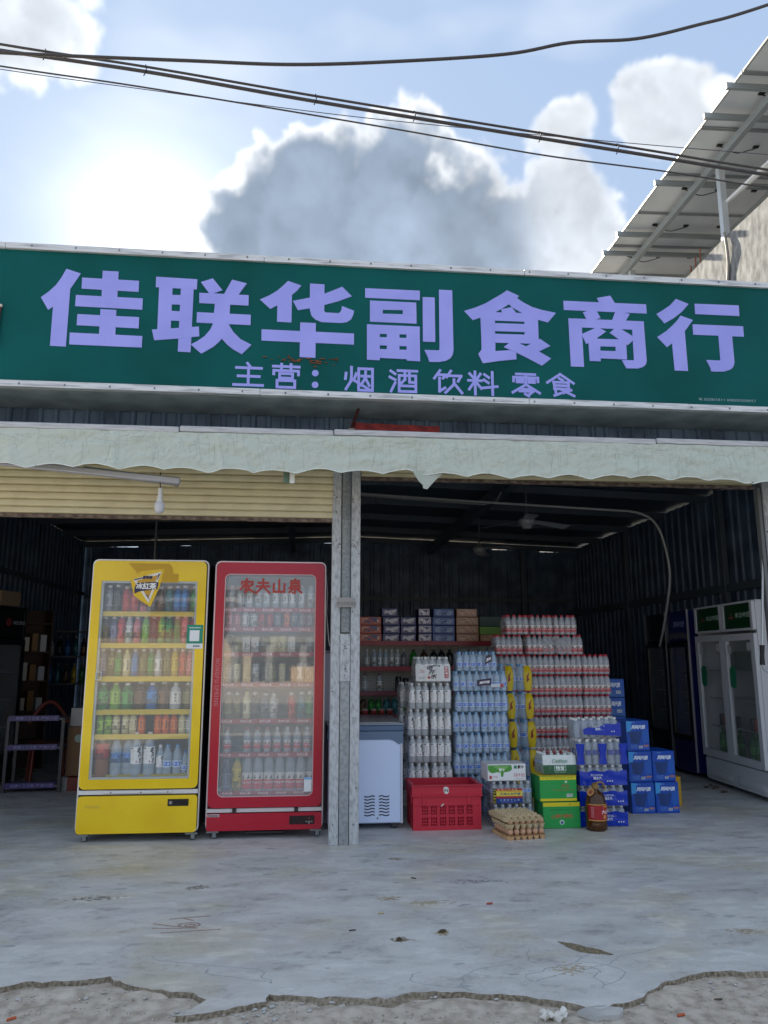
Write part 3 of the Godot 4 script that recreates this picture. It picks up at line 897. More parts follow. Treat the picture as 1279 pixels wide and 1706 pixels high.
func across_the_yard():
	# what the fridge doors mirror: an unfinished concrete frame, a red brick house and trees on the far side of the road
	var o = thing("unfinished_building", "unfinished concrete frame across the road, seen only as a reflection", "building", Vector3(0.6, 0, 34))
	for k in 6:
		part(o, "pillar", B.new(mat_concrete).box(Vector3(0, 1.15, 0), Vector3(0.4, 2.3, 0.4), 0.01), Vector3(-4.5 + 2.0 * k, 0, 0))
	part(o, "slab", B.new(mat_concrete).box(Vector3(0.5, 2.5, 2.5), Vector3(11, 0.4, 6), 0.02))
	part(o, "rear_wall", B.new(M("9a8a72", 0.9)).box(Vector3(0.5, 1.1, 5), Vector3(11, 2.2, 0.25), 0.01))
	part(o, "low_wall", B.new(M("b39a78", 0.9)).box(Vector3(1.8, 0.45, -0.4), Vector3(6, 0.9, 0.2), 0.01))
	for k in 5:
		part(o, "rebar", B.new(M("7b4a3a", 0.8)).tube([Vector3(0, 2.7, 0), Vector3(0.02, 4.4 + 0.25 * (k % 3), 0)], 0.02, 5), Vector3(-0.6 + 0.16 * k, 0, 0.1))
	var h = thing("brick_house", "red brick house with wide flat eaves across the road, seen only as a reflection", "building", Vector3(-8.2, 0, 40))
	part(h, "wall", B.new(rough_mat(noise_tex(70, 0.05, [[0.2, 0.8], ["8a4a3c", "a8604c"]], 256, 3), 1.0, 0.9)).box(Vector3(0, 2.5, 2), Vector3(6, 5.0, 4), 0.02))
	part(h, "eaves", B.new(M("8c8690", 0.8)).box(Vector3(0, 5.13, 1.6), Vector3(8, 0.25, 6), 0.03))
	part(h, "eaves", B.new(M("77717c", 0.8)).box(Vector3(0.4, 5.9, 1.8), Vector3(9.2, 0.25, 6.4), 0.03))
	for k in 3:
		part(h, "window", B.new(M("39414a", 0.15)).box(Vector3(0, 0, 0), Vector3(0.9, 1.2, 0.06), 0.01), Vector3(-1.8 + 1.8 * k, 3.9, -0.01))
	var bw = thing("boundary_wall", "long pale wall in front of the brick house across the road, seen only as a reflection", "wall", Vector3(-9.5, 0, 35))
	part(bw, "wall", B.new(M("a99c86", 0.9)).box(Vector3(0, 1.2, 0), Vector3(13, 2.4, 0.25), 0.01))
	part(bw, "coping", B.new(M("b9b0a0", 0.9)).box(Vector3(0, 2.46, 0), Vector3(13.1, 0.12, 0.35), 0.01))
	for t in [[-15.5, 41, 1.0, "leafy green tree beside the red brick house across the road"], [-12.9, 44, 0.8, "smaller green tree close to the red brick house across the road"], [6.8, 46, 1.3, "broad green tree behind the unfinished concrete frame across the road"]]:
		var tr = thing("tree", t[3], "tree", Vector3(t[0], 0, t[1]), 0.0, "trees across the road")
		var s = t[2]
		part(tr, "trunk", B.new(M("5c4a3a", 0.9)).tube([Vector3(0, 0, 0), Vector3(0.05, 1.2 * s, 0.03), Vector3(-0.05, 2.6 * s, 0)], [0.16 * s, 0.12 * s, 0.05 * s], 7))
		var lf = B.new(M("4f6b35", 0.7))
		for k in 2600:
			var d = Vector3(rng.randfn(), rng.randfn() * 0.8, rng.randfn()).normalized() * pow(rng.randf(), 0.4)
			var bump = 1.0 + 0.25 * sin(d.x * 7.0) * cos(d.z * 6.0 + d.y * 5.0)
			var p = Vector3(0, 2.7 * s, 0) + d * 1.4 * s * bump
			var a = Vector3(rng.randfn(), rng.randfn(), rng.randfn()).normalized() * 0.11
			var c = a.cross(Vector3(rng.randfn(), rng.randfn(), rng.randfn())).normalized() * 0.06
			lf.quad(p - a - c, p + a - c, p + a + c, p - a + c)
		part(tr, "crown", lf)

func sign_board():
	var o = thing("shop_sign", "long green shop sign with big lavender characters across the shop front", "sign", Vector3(0, 0, -5.58))
	var green = rough_mat(noise_tex(80, 0.006, [[0.2, 0.5, 0.8], ["03504e", "055656", "075c5b"]], 512, 4), 0.25, 0.5)
	green.metallic_specular = 0.25
	part(o, "panel", B.new(green).box(Vector3(0.6, 3.85, -0.02), Vector3(9.6, 1.06, 0.04), 0.0))
	var silver = rough_mat(noise_tex(81, 0.02, [[0.2, 0.35, 0.5, 0.8], ["adafb2", "c6c9cc", "d2d5d8", "dcdfe2"]], 512, 6), 1.2, 0.35)
	silver.metallic = 0.25
	silver.uv1_scale = Vector3(0.3, 3.0, 3.0)
	# cut lengths of edge trim, butted
	for e in [[4.40, 0.05], [3.315, 0.05]]:
		var xs = [-4.2, -2.27, -0.35, 1.72, 3.02, 5.4]
		for k in 5:
			part(o, "edge_trim", B.new(silver).box(Vector3((xs[k] + xs[k + 1]) / 2, e[0], -0.005 + 0.002 * (k % 2)), Vector3(xs[k + 1] - xs[k] - 0.0006, e[1], 0.055), 0.004))
	var rv = B.new(M("77797c", 0.4, 0.5))
	for k in 30:
		for y in [4.402, 3.312]:
			rv.lathe(Vector3(-4.0 + 0.32 * k, y, 0.022), [Vector2(0.007, -0.007), Vector2(0.007, 0.007), Vector2(0, 0.008)], 6)
	part(o, "rivet", rv).set_meta("kind", "stuff")
	part(o, "soffit", B.new(rough_mat(noise_tex(82, 0.01, [[0.2, 0.8], ["7d868a", "9aa2a6"]], 512, 5), 0.6, 0.5)).box(Vector3(0.6, 3.30, -0.26), Vector3(9.6, 0.02, 0.44), 0.0))
	part(o, "top_cover", B.new(M("a3a7aa", 0.4, 0.3)).box(Vector3(0.6, 4.39, -0.27), Vector3(9.6, 0.02, 0.44), 0.0))
	part(o, "back_panel", B.new(M("7f8588", 0.5)).box(Vector3(0.6, 3.85, -0.5), Vector3(9.6, 1.1, 0.02), 0.0))
	var lav = rough_mat(noise_tex(87, 0.01, [[0.2, 0.8], ["999ff2", "a2a7fa"]], 256, 5), 0.7, 0.5)
	for ch in SIGN:
		var d = SIGN[ch]
		var b = B.new(lav)
		for k in range(1, d.size()):
			var poly = []
			for q in d[k].split(" "):
				var xy = q.split(",")
				poly.append(Vector2((int(xy[0]) + d[0]) / 1000.0, int(xy[1]) / 1000.0))
			b.prism(poly, 0.0, 0.004 + 0.0004 * k)
		part(o, "sign_character", b)
	var subs = [["主", -0.56, 3.55, -0.323, 3.356], ["营", -0.27, 3.551, -0.049, 3.353], ["烟", 0.281, 3.551, 0.511, 3.352], ["酒", 0.628, 3.547, 0.85, 3.355], ["饮", 0.966, 3.552, 1.202, 3.359], ["料", 1.242, 3.554, 1.478, 3.356], ["零", 1.587, 3.554, 1.819, 3.359], ["食", 1.868, 3.561, 2.097, 3.365]]
	for s in subs:
		var b = B.new(lav)
		raise(b, s[0], Vector2(s[1], s[2]), s[3] - s[1], s[2] - s[4], 0.021, 0.0, 0.0003)
		part(o, "sign_character", b)
	var col = B.new(lav)
	for y in [3.485, 3.392]:
		var poly = []
		for k in 12:
			poly.append(Vector2(0.06 + cos(TAU * k / 12) * 0.026, y + sin(TAU * k / 12) * 0.026))
		col.prism(poly, 0.0, 0.004)
	part(o, "sign_character", col)
	var fp = part(o, "fine_print", text_mesh("NC 20230615 B-1 1  XHNDZXY20230615 7", 0.026, M("9fb9c0", 0.5), false, 0.001), Vector3(3.36, 3.39, 0.001))
	# rust-red smear below the third character, flecks of it on the sheet
	var sm = B.new(M("8a5238", 0.8))
	for k in 34:
		var t = rng.randf()
		var x = -0.36 + 0.58 * t
		var y = 3.605 - 0.045 * t + rng.randfn() * 0.012 + (0.035 if t > 0.75 and rng.randf() < 0.5 else 0.0)
		var w = rng.randf_range(0.01, 0.05)
		var hh = rng.randf_range(0.0012, 0.0035)
		sm.prism([Vector2(x, y - hh), Vector2(x + w, y - hh * 0.4), Vector2(x + w * 0.8, y + hh), Vector2(x + w * 0.2, y + hh * 0.8)], 0.0, 0.009 + 0.0001 * k)
	part(o, "smear", sm).set_meta("kind", "stuff")
	var r = thing("red_sign_plate", "end of a red plate with pale rim fixed over the left end of the sign", "sign", Vector3(-2.62, 3.755, -5.57))
	part(r, "plate", B.new(M("8e2f3d", 0.5)).box(Vector3(0, 0, 0.01), Vector3(0.72, 0.29, 0.012), 0.0))
	for y in [-0.155, 0.155]:
		part(r, "rim", B.new(M("cfc9bd", 0.5)).box(Vector3(0, y, 0.012), Vector3(0.74, 0.02, 0.02), 0.002))
	var br = thing("sign_bracket", "dark red steel strut slanting between the sign soffit and the awning", "bracket", Vector3(0.36, 3.15, -6.0))
	part(br, "strut", B.new(M("4b2324", 0.6, 0.2)).tube([Vector3(0.0, 0, 0.05), Vector3(0.05, 0.15, 0.2)], 0.014, 4))
	part(br, "foot_plate", B.new(M("9a8d84", 0.6)).box(Vector3(0.0, 0.0, 0.06), Vector3(0.05, 0.02, 0.08), 0.002))
	var bn = B.new(rough_mat(noise_tex(83, 0.03, [[0.2, 0.8], ["7a1f22", "a3302f"]], 256, 4), 1.5, 0.6))
	bn.sheet(func(u, v): return Vector3(u * 0.72, v * 0.085 - 0.01 * u, 0.006 * sin(u * 21.0)), 30, 3)
	bn.sheet(func(u, v): return Vector3(0.72 - u * 0.72, v * 0.085 - 0.01 * (1 - u), 0.006 * sin((1 - u) * 21.0) - 0.004), 30, 3)
	solo("red_banner", bn, "leftover strip of red banner on the blue sheeting under the sign", "banner", Vector3(0.36, 3.135, -5.95))

func valance_mat():
	# faded mint cloth with creases and stains
	var im = canvas(1536, 160, "bfc9c0")
	for k in 90:
		var at = Vector2(rng.randf() * 1536, rng.randf() * 160)
		for j in 26:
			var p = at + Vector2(rng.randfn() * 26, rng.randfn() * 12)
			im.fill_rect(Rect2i(int(p.x), int(p.y), rng.randi_range(3, 16), rng.randi_range(1, 4)), Color("bfc9c0").lerp(Color("a2ac9c") if k % 3 else Color("c3cdc8"), rng.randf() * 0.55))
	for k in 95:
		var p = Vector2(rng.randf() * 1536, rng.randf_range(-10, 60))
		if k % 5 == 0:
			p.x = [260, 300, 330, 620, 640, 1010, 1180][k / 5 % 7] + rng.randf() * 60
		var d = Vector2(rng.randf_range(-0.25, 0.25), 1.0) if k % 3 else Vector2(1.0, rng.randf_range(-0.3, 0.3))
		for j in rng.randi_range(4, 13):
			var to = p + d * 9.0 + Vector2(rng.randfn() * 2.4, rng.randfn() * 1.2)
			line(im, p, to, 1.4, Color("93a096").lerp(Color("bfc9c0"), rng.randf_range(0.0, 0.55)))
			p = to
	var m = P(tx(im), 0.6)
	m.backlight_enabled = true
	m.backlight = Color(0.22, 0.25, 0.23)
	return m
func scallop(x):
	return 0.028 * absf(sin(x * PI / 0.31 + 0.6)) + 0.008 * sin(x * 3.1) + 0.006 * sin(x * 11.0)
func awning_and_shutters():
	var o = thing("awning", "pale mint retracted awning with scalloped valance along the shop front", "awning", Vector3(0, 0, -5.4))
	var rail = rough_mat(noise_tex(84, 0.03, [[0.2, 0.5, 0.8], ["a8abb0", "b9bcc0", "c6c8cc"]], 512, 5), 1.0, 0.45)
	rail.uv1_scale = Vector3(0.3, 3.0, 3.0)
	var xs = [-4.2, -0.9, 0.2, 2.65, 4.9]
	for k in 4:
		var b = B.new(rail)
		b.box(Vector3((xs[k] + xs[k + 1]) / 2, 2.955 + 0.008 * k, -0.03), Vector3(xs[k + 1] - xs[k] - 0.004, 0.045, 0.07), 0.008)
		b.box(Vector3((xs[k] + xs[k + 1]) / 2, 2.925 + 0.008 * k, -0.035), Vector3(xs[k + 1] - xs[k] - 0.004, 0.015, 0.05), 0.003)
		part(o, "front_rail", b)
	var xc = [-4.2, -1.85, 0.02, 1.35, 2.02, 4.9]
	var mat_valance = valance_mat()
	var wr = FastNoiseLite.new()
	wr.seed = 4
	wr.frequency = 2.4
	wr.fractal_octaves = 5
	for k in 5:
		var a = xc[k]
		var c = xc[k + 1] - 0.0004
		var f = func(u, v):
			var x = lerpf(a, c, u)
			var top = 2.93 + 0.008 * (x + 2.5) * 0.55
			var bot = top - 0.285 + scallop(x) - (0.015 if x > 3.4 else 0.0)
			var e = minf(minf(u, 1.0 - u) * 9.0, 1.0)
			var fold = 0.0
			for q in [-2.05, -1.35, -0.62, -0.45, 0.72, 0.95, 1.45, 1.62, 2.35, 3.0]:
				var dd = x - q - 0.05 * v * sin(q * 9.0)
				fold += 0.012 * exp(-dd * dd / 0.0006) * (0.4 + v)
			return Vector3(x, lerpf(top, bot, v), 0.018 * wr.get_noise_2d(x, v * 0.8) * e + 0.010 * wr.get_noise_2d(x * 6.0, v * 5.0) + fold * e + 0.012 * v)
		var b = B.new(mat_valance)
		b.sheet(func(u, v): return f.call(u, 1.0 - v), int((c - a) / 0.018), 16, Vector2((c - a) / 2.4, 1.0))
		# bound hem along the scallops, a thin rolled edge
		b.use(M("e3e9e4", 0.6))
		var hem = []
		for i in int((c - a) / 0.02) + 1:
			var p = f.call(clampf(i * 0.02 / (c - a), 0, 1), 1.0)
			hem.append(p)
		b.tube(hem, 0.0035, 5)
		part(o, "valance", b)
	# the short length of cloth left out between the rail and the wall
	part(o, "canopy_cloth", B.new(mat_cloth).sheet(func(u, v): return Vector3(-4.2 + 9.1 * u, 2.955 + 0.03 * sin(v * PI) + 0.12 * v, -0.05 - 0.55 * v), 40, 6))
	part(o, "roller_tube", B.new(M("a8adad", 0.5)).tube([Vector3(-4.2, 3.06, -0.6), Vector3(4.9, 3.06, -0.6)], 0.05, 10))
	var tear = B.new(mat_cloth)
	tear.prism([Vector2(0, 0.09), Vector2(0.1, 0.10), Vector2(0.235, 0.085), Vector2(0.18, 0.04), Vector2(0.115, -0.035), Vector2(0.085, -0.03), Vector2(0.08, -0.005), Vector2(0.05, 0.02)], 0.0, 0.002)
	part(o, "torn_flap", tear, Vector3(0.77, 2.595, 0.02), Vector3(0.1, 0.15, 0))
	# folded arm with its elbow, in front of the left shutter
	var arm = M("b9bcc6", 0.4, 0.2)
	var b2 = B.new(arm)
	b2.xf = Transform3D(Basis(Vector3(0, 0, 1), -0.085), Vector3(-1.55, 2.675, -0.18))
	b2.box(Vector3.ZERO, Vector3(1.3, 0.05, 0.04), 0.012)
	part(o, "arm", b2)
	var b3 = B.new(M("9a9da6", 0.4, 0.2))
	b3.xf = Transform3D(Basis(Vector3(0, 0, 1), -0.11), Vector3(-1.28, 2.665, -0.25))
	for k in 4:
		b3.box(Vector3(0, -0.021 + 0.014 * k, 0), Vector3(0.66, 0.011, 0.045), 0.003)
	b3.box(Vector3(0.34, 0, 0), Vector3(0.04, 0.066, 0.055), 0.01)
	part(o, "arm", b3)
	var lab = thing("shop_tag", "small green and white card hanging below the valance left of the post", "tag", Vector3(-0.12, 2.64, -5.47))
	part(lab, "card", B.new(M("e9eeea", 0.5)).box(Vector3(0.026, 0, 0), Vector3(0.034, 0.085, 0.004), 0.0))
	part(lab, "side", B.new(M("6f8a78", 0.5)).box(Vector3(-0.012, 0.0, -0.012), Vector3(0.05, 0.08, 0.004), 0.0), Vector3.ZERO, Vector3(0, 0.6, 0))
	# roller shutters: curved interlocking slats
	for s in [[-4.1, 0.225, 2.445, 7, "cream roller shutter pulled most of the way up over the left bay", 0.0], [0.45, 3.8, 2.775, 2, "cream roller shutter rolled up over the right bay, its bottom slats showing", 0.016]]:
		var sh = thing("roller_shutter", s[4], "roller shutter", Vector3(0, 0, -6.05), 0.0, "roller shutters")
		var y = s[2]
		for k in s[3] + 2:
			var b = B.new(mat_cream)
			var pr = [[-0.004, 0.0], [0.010, 0.008], [0.013, 0.02], [0.013, 0.04], [0.010, 0.05], [-0.004, 0.056]]
			for i in 5:
				var n0 = Vector3(0, -(pr[i + 1][0] - pr[i][0]), pr[i + 1][1] - pr[i][1])
				b.quad(Vector3(s[0], y + pr[i][1], pr[i][0]), Vector3(s[1], y + pr[i][1] + s[5] * 3.0, pr[i][0]), Vector3(s[1], y + pr[i + 1][1] + s[5] * 3.0, pr[i + 1][0]), Vector3(s[0], y + pr[i + 1][1], pr[i + 1][0]))
			b.box(Vector3((s[0] + s[1]) / 2, y + 0.03 + s[5] * 1.5, -0.008), Vector3(s[1] - s[0], 0.054, 0.004), 0.0)
			part(sh, "slat", b)
			y += 0.057
		var rl = B.new(rough_mat(noise_tex(85, 0.03, [[0.2, 0.5, 0.8], ["4a3a35", "6b5a50", "8a7b6c"]], 256, 4), 1.5, 0.6))
		rl.box(Vector3((s[0] + s[1]) / 2, s[2] - 0.016 + s[5] * 1.5, 0), Vector3(s[1] - s[0], 0.03, 0.035), 0.004)
		part(sh, "bottom_rail", rl)
	# tracks
	var tr = thing("shutter_rod", "thin bent steel rod with black grip hanging beside the right post", "rod", Vector3(0, 0, -6.06))
	part(tr, "rod", B.new(M("b5b9bd", 0.35, 0.5)).tube([Vector3(3.862, 2.38, 0), Vector3(3.85, 2.26, 0), Vector3(3.79, 1.7, 0), Vector3(3.762, 1.42, 0), Vector3(3.752, 1.3, 0), Vector3(3.765, 1.26, 0), Vector3(3.82, 1.235, 0), Vector3(3.93, 1.2, 0)], 0.011, 7))
	part(tr, "grip", B.new(M("17181a", 0.6)).tube([Vector3(3.764, 1.46, 0), Vector3(3.757, 1.375, 0), Vector3(3.752, 1.3, 0)], [0.021, 0.017, 0.021], 8))

func post_and_lamp():
	var o = thing("steel_post", "weathered white steel post with drain pipe between its two channels", "post", Vector3(0, 0, -6.03))
	var sc = M("3a2f2a", 0.8)
	for s in [[0.222, 0.292], [0.372, 0.445]]:
		var b = B.new(mat_weather)
		b.box(Vector3((s[0] + s[1]) / 2, 1.42, 0.0), Vector3(s[1] - s[0], 2.84, 0.012), 0.003)
		b.box(Vector3(s[0] + 0.005, 1.42, -0.06), Vector3(0.01, 2.84, 0.108), 0.003)
		b.box(Vector3(s[1] - 0.005, 1.42, -0.06), Vector3(0.01, 2.84, 0.108), 0.003)
		part(o, "channel", b)
	part(o, "back_plate", B.new(mat_galv).box(Vector3(0.332, 1.42, -0.075), Vector3(0.08, 2.84, 0.02), 0.0))
	var pipe = rough_mat(noise_tex(86, 0.03, [[0.2, 0.5, 0.8], ["737a7d", "868d90", "969c9f"]], 512, 5), 2.0, 0.5)
	part(o, "drain_pipe", B.new(pipe).lathe(Vector3(0.333, 1.55, -0.012), [Vector2(0.037, 0), Vector2(0.037, 0.17), Vector2(0.0385, 0.172), Vector2(0.0385, 0.176), Vector2(0.037, 0.178), Vector2(0.037, 0.86), Vector2(0.0385, 0.862), Vector2(0.0385, 0.9), Vector2(0.037, 0.902), Vector2(0.037, 1.3)], 16))
	part(o, "lower_cover", B.new(mat_galv).box(Vector3(0.332, 0.6, 0.005), Vector3(0.072, 1.2, 0.01), 0.003))
	var cv = B.new(mat_weather)
	cv.box(Vector3(0.331, 1.36, 0.012), Vector3(0.078, 0.36, 0.012), 0.003)
	part(o, "joint_cover", cv)
	# burnt weld scars and bolt holes: dark metal flecks that stand on the steel
	var w = B.new(sc)
	for q in [[0.331, 1.43, 0.02, 14], [0.331, 1.27, 0.018, 12], [0.25, 2.62, 0.012, 6], [0.25, 2.5, 0.014, 6], [0.275, 2.25, 0.025, 10], [0.405, 2.24, 0.03, 16], [0.26, 1.98, 0.007, 3], [0.395, 2.0, 0.006, 2], [0.39, 1.72, 0.008, 3], [0.40, 0.9, 0.012, 4], [0.25, 0.14, 0.006, 2], [0.41, 0.14, 0.006, 2], [0.42, 0.4, 0.008, 3], [0.385, 2.6, 0.014, 5], [0.24, 1.1, 0.008, 3], [0.395, 1.0, 0.01, 4]]:
		for k in q[3]:
			var r = rng.randf_range(0.002, 0.006)
			var c = Vector2(q[0] + rng.randfn() * q[2] * 0.5, q[1] + rng.randfn() * q[2] * 0.9)
			var poly = []
			for j in 6:
				poly.append(c + Vector2(cos(TAU * j / 6), sin(TAU * j / 6)) * r * rng.randf_range(0.6, 1.2))
			var zz = 0.018 if absf(c.x - 0.331) < 0.04 else 0.006
			w.prism(poly, zz - 0.001, zz + 0.0006 + 0.00004 * k)
	part(o, "weld_scars", w).set_meta("kind", "stuff")
	var pl = thing("number_plate", "grey paper number label stuck across the steel post", "label", Vector3(0.333, 1.78, -5.99))
	var im = canvas(160, 84, "9a9896")
	write(im, "01370583", Vector2(7, 36), 40, Color("55504c"), 0.13, 0.0, 0.46, false, 1.0)
	im = im
	part(pl, "plate", B.new(M("9a9896", 0.6)).box(Vector3(0, 0, 0), Vector3(0.135, 0.075, 0.004), 0.0))
	part(pl, "digits", text_mesh("01370583", 0.034, M("5c5652", 0.6), false, 0.001), Vector3(0, -0.012, 0.0025))
	var rp = thing("steel_post", "weathered white steel post at the right edge of the shop front", "post", Vector3(3.945, 0, -6.03))
	part(rp, "channel", B.new(mat_weather).box(Vector3(0, 1.42, 0.0), Vector3(0.14, 2.84, 0.012), 0.003))
	part(rp, "channel", B.new(mat_galv).box(Vector3(-0.072, 1.42, -0.06), Vector3(0.012, 2.84, 0.12), 0.003))
	var rl = B.new(sc)
	for k in 18:
		var r = rng.randf_range(0.003, 0.008)
		var c = Vector2(-0.03 + rng.randfn() * 0.015, 2.4 + rng.randfn() * 0.04)
		rl.prism([c + Vector2(-r, -r), c + Vector2(r, -r * 0.7), c + Vector2(r * 0.6, r), c + Vector2(-r * 0.8, r * 0.6)], 0.006, 0.0066 + 0.00004 * k)
	part(rp, "weld_scars", rl).set_meta("kind", "stuff")
	part(rp, "shutter_track", B.new(M("6b6e70", 0.5)).box(Vector3(-0.1, 1.39, -0.03), Vector3(0.03, 2.78, 0.05), 0.003))
	# bulb on its wire
	var l = thing("light_bulb", "unlit white bulb hanging from the awning arm by a short wire", "light bulb", Vector3(-1.045, 2.38, -5.6))
	part(l, "wire", B.new(M("1d1d1f", 0.6)).tube([Vector3(0.0, 0.19, 0), Vector3(-0.005, 0.24, 0.01), Vector3(0.0, 0.3, 0.03)], 0.004, 5))
	part(l, "socket", B.new(M("d9d9d6", 0.4)).lathe(Vector3.ZERO, [Vector2(0.024, 0.085), Vector2(0.021, 0.11), Vector2(0.016, 0.135), Vector2(0.015, 0.18), Vector2(0.011, 0.19), Vector2(0, 0.19)], 14))
	part(l, "diffuser", B.new(M("c9cbd2", 0.35)).lathe(Vector3.ZERO, [Vector2(0, 0), Vector2(0.018, 0.002), Vector2(0.031, 0.015), Vector2(0.036, 0.035), Vector2(0.036, 0.06), Vector2(0.034, 0.075), Vector2(0.024, 0.086)], 16))

func wires():
	var black = M("3d3a3c", 0.55)
	var specs = [
		["thick dark cable sagging across the top of the picture and rising right", 0.0115, -4.6, [[-3.6, 5.19], [-2.03, 5.23], [-1.47, 5.25], [-0.81, 5.28], [-0.17, 5.31], [0.49, 5.39], [1.34, 5.53], [1.82, 5.67], [2.32, 5.75], [2.79, 5.91], [3.36, 6.14], [5.2, 7.0]]],
		["upper strand of the twin black cables running down to the right", 0.009, -5.0, [[-3.6, 5.80], [-2.21, 5.635], [-1.17, 5.54], [0.0, 5.41], [1.52, 5.255], [2.55, 5.155], [3.5, 5.06], [5.5, 4.9]]],
		["lower strand of the twin black cables running down to the right", 0.013, -5.0, [[-3.6, 5.70], [-2.21, 5.585], [-1.17, 5.50], [0.0, 5.365], [1.52, 5.21], [2.55, 5.11], [3.5, 5.015], [5.5, 4.86]]],
		["thin violet-grey wire crossing below the twin cables", 0.006, -5.05, [[-3.6, 5.64], [-2.22, 5.50], [-1.17, 5.41], [0.53, 5.23], [1.72, 5.09], [2.71, 5.02], [3.53, 4.94], [5.5, 4.8]]],
		["very thin wire just above the thin violet-grey wire", 0.003, -5.05, [[-3.6, 5.61], [-2.22, 5.475], [-1.17, 5.395], [-0.3, 5.335], [0.55, 5.29], [2.06, 5.25], [3.66, 5.23], [5.5, 5.25]]],
	]
	for s in specs:
		var pts = []
		var c = Curve3D.new()
		for i in s[3].size():
			var p = Vector3(s[3][i][0], s[3][i][1], s[2])
			var t = Vector3.ZERO
			if i > 0 and i < s[3].size() - 1:
				t = Vector3(s[3][i + 1][0] - s[3][i - 1][0], s[3][i + 1][1] - s[3][i - 1][1], 0) / 6.0
			c.add_point(p, -t, t)
		pts = Array(c.tessellate_even_length(5, 0.1))
		solo("overhead_cable", B.new(black if s[1] > 0.005 else M("4a4858", 0.6)).tube(pts, s[1], 6), s[0], "cable", Vector3.ZERO, 0.0, "cables strung over the yard")
	var tie = B.new(M("2b2a2e", 0.6))
	var k = 0
	for q in [[-1.2, 5.52], [0.02, 5.385], [0.75, 5.305], [1.7, 5.21], [2.3, 5.155], [-1.9, 5.585]]:
		var tb = B.new(M("2b2a2e", 0.6))
		tb.tube([Vector3(0, 0.03, 0.012), Vector3(0.008, 0, 0.016), Vector3(0, -0.04, 0.012), Vector3(-0.01, -0.06, 0.01)], 0.004, 5)
		solo("cable_tie", tb, "small black tie holding the twin cables together, %s from the left" % NTH[[1, 2, 3, 4, 5, 0][k]], "cable tie", Vector3(q[0], q[1], -5.0), 0.0, "ties on the twin cables")
		k += 1

# ---------------------------------------------------------------- goods: bottles, cans, packs, cartons
var shape_cache := {}
func body_profile(kind, r, h):
	match kind:
		"water":
			return [Vector2(0, 0.006), Vector2(r * 0.8, 0), Vector2(r * 0.97, h * 0.025), Vector2(r, h * 0.06), Vector2(r, h * 0.17), Vector2(r * 0.94, h * 0.19), Vector2(r, h * 0.21), Vector2(r, h * 0.28), Vector2(r, h * 0.52), Vector2(r * 0.94, h * 0.55), Vector2(r, h * 0.58), Vector2(r * 0.98, h * 0.64), Vector2(r * 0.85, h * 0.74), Vector2(r * 0.6, h * 0.84), Vector2(r * 0.40, h * 0.90), Vector2(r * 0.38, h * 0.93)]
		"tea":
			return [Vector2(0, 0.006), Vector2(r * 0.82, 0), Vector2(r, h * 0.03), Vector2(r, h * 0.30), Vector2(r * 0.97, h * 0.33), Vector2(r, h * 0.36), Vector2(r, h * 0.68), Vector2(r * 0.92, h * 0.76), Vector2(r * 0.66, h * 0.85), Vector2(r * 0.48, h * 0.89), Vector2(r * 0.47, h * 0.92)]
		"wide":
			return [Vector2(0, 0.006), Vector2(r * 0.85, 0), Vector2(r, h * 0.03), Vector2(r, h * 0.62), Vector2(r * 0.95, h * 0.70), Vector2(r * 0.72, h * 0.79), Vector2(r * 0.42, h * 0.86), Vector2(r * 0.40, h * 0.91)]
		"can":
			return [Vector2(0, 0.004), Vector2(r * 0.75, 0), Vector2(r, h * 0.06), Vector2(r, h * 0.90), Vector2(r * 0.82, h * 0.98), Vector2(r * 0.80, h), Vector2(r * 0.74, h * 0.985), Vector2(0, h * 0.985)]
		"flask":
			return [Vector2(0, 0.004), Vector2(r * 0.9, 0), Vector2(r, h * 0.02), Vector2(r, h * 0.45), Vector2(r * 0.8, h * 0.58), Vector2(r * 0.42, h * 0.72), Vector2(r * 0.36, h * 0.92)]
		"liquor":
			return [Vector2(0, 0.004), Vector2(r * 0.95, 0), Vector2(r, h * 0.02), Vector2(r, h * 0.60), Vector2(r * 0.85, h * 0.68), Vector2(r * 0.34, h * 0.76), Vector2(r * 0.30, h * 0.92)]
	return []
func body_mesh(kind, r, h, mat, n = 12):
	var key = "b|%s|%s|%s|%s" % [kind, r, h, mat.get_instance_id()]
	if not shape_cache.has(key):
		var b = B.new(mat)
		if kind == "box":
			b.box(Vector3(0, h / 2, 0), Vector3(r * 2, h, r * 1.4), 0.004)
		elif kind == "gable":
			b.box(Vector3(0, h * 0.42, 0), Vector3(r * 2, h * 0.84, r * 1.8), 0.004)
			b.smooth4(Vector3(-r, h * 0.84, r * 0.9), Vector3(r, h * 0.84, r * 0.9), Vector3(r, h * 0.96, 0.004), Vector3(-r, h * 0.96, 0.004), Vector3(0, .6, .8), Vector3(0, .6, .8), Vector3(0, .6, .8), Vector3(0, .6, .8))
			b.smooth4(Vector3(r, h * 0.84, -r * 0.9), Vector3(-r, h * 0.84, -r * 0.9), Vector3(-r, h * 0.96, -0.004), Vector3(r, h * 0.96, -0.004), Vector3(0, .6, -.8), Vector3(0, .6, -.8), Vector3(0, .6, -.8), Vector3(0, .6, -.8))
			b.box(Vector3(0, h * 0.97, 0), Vector3(r * 2, h * 0.06, 0.008), 0.0)
		else:
			b.lathe(Vector3.ZERO, body_profile(kind, r, h), n)
		shape_cache[key] = b.done()
	return shape_cache[key]
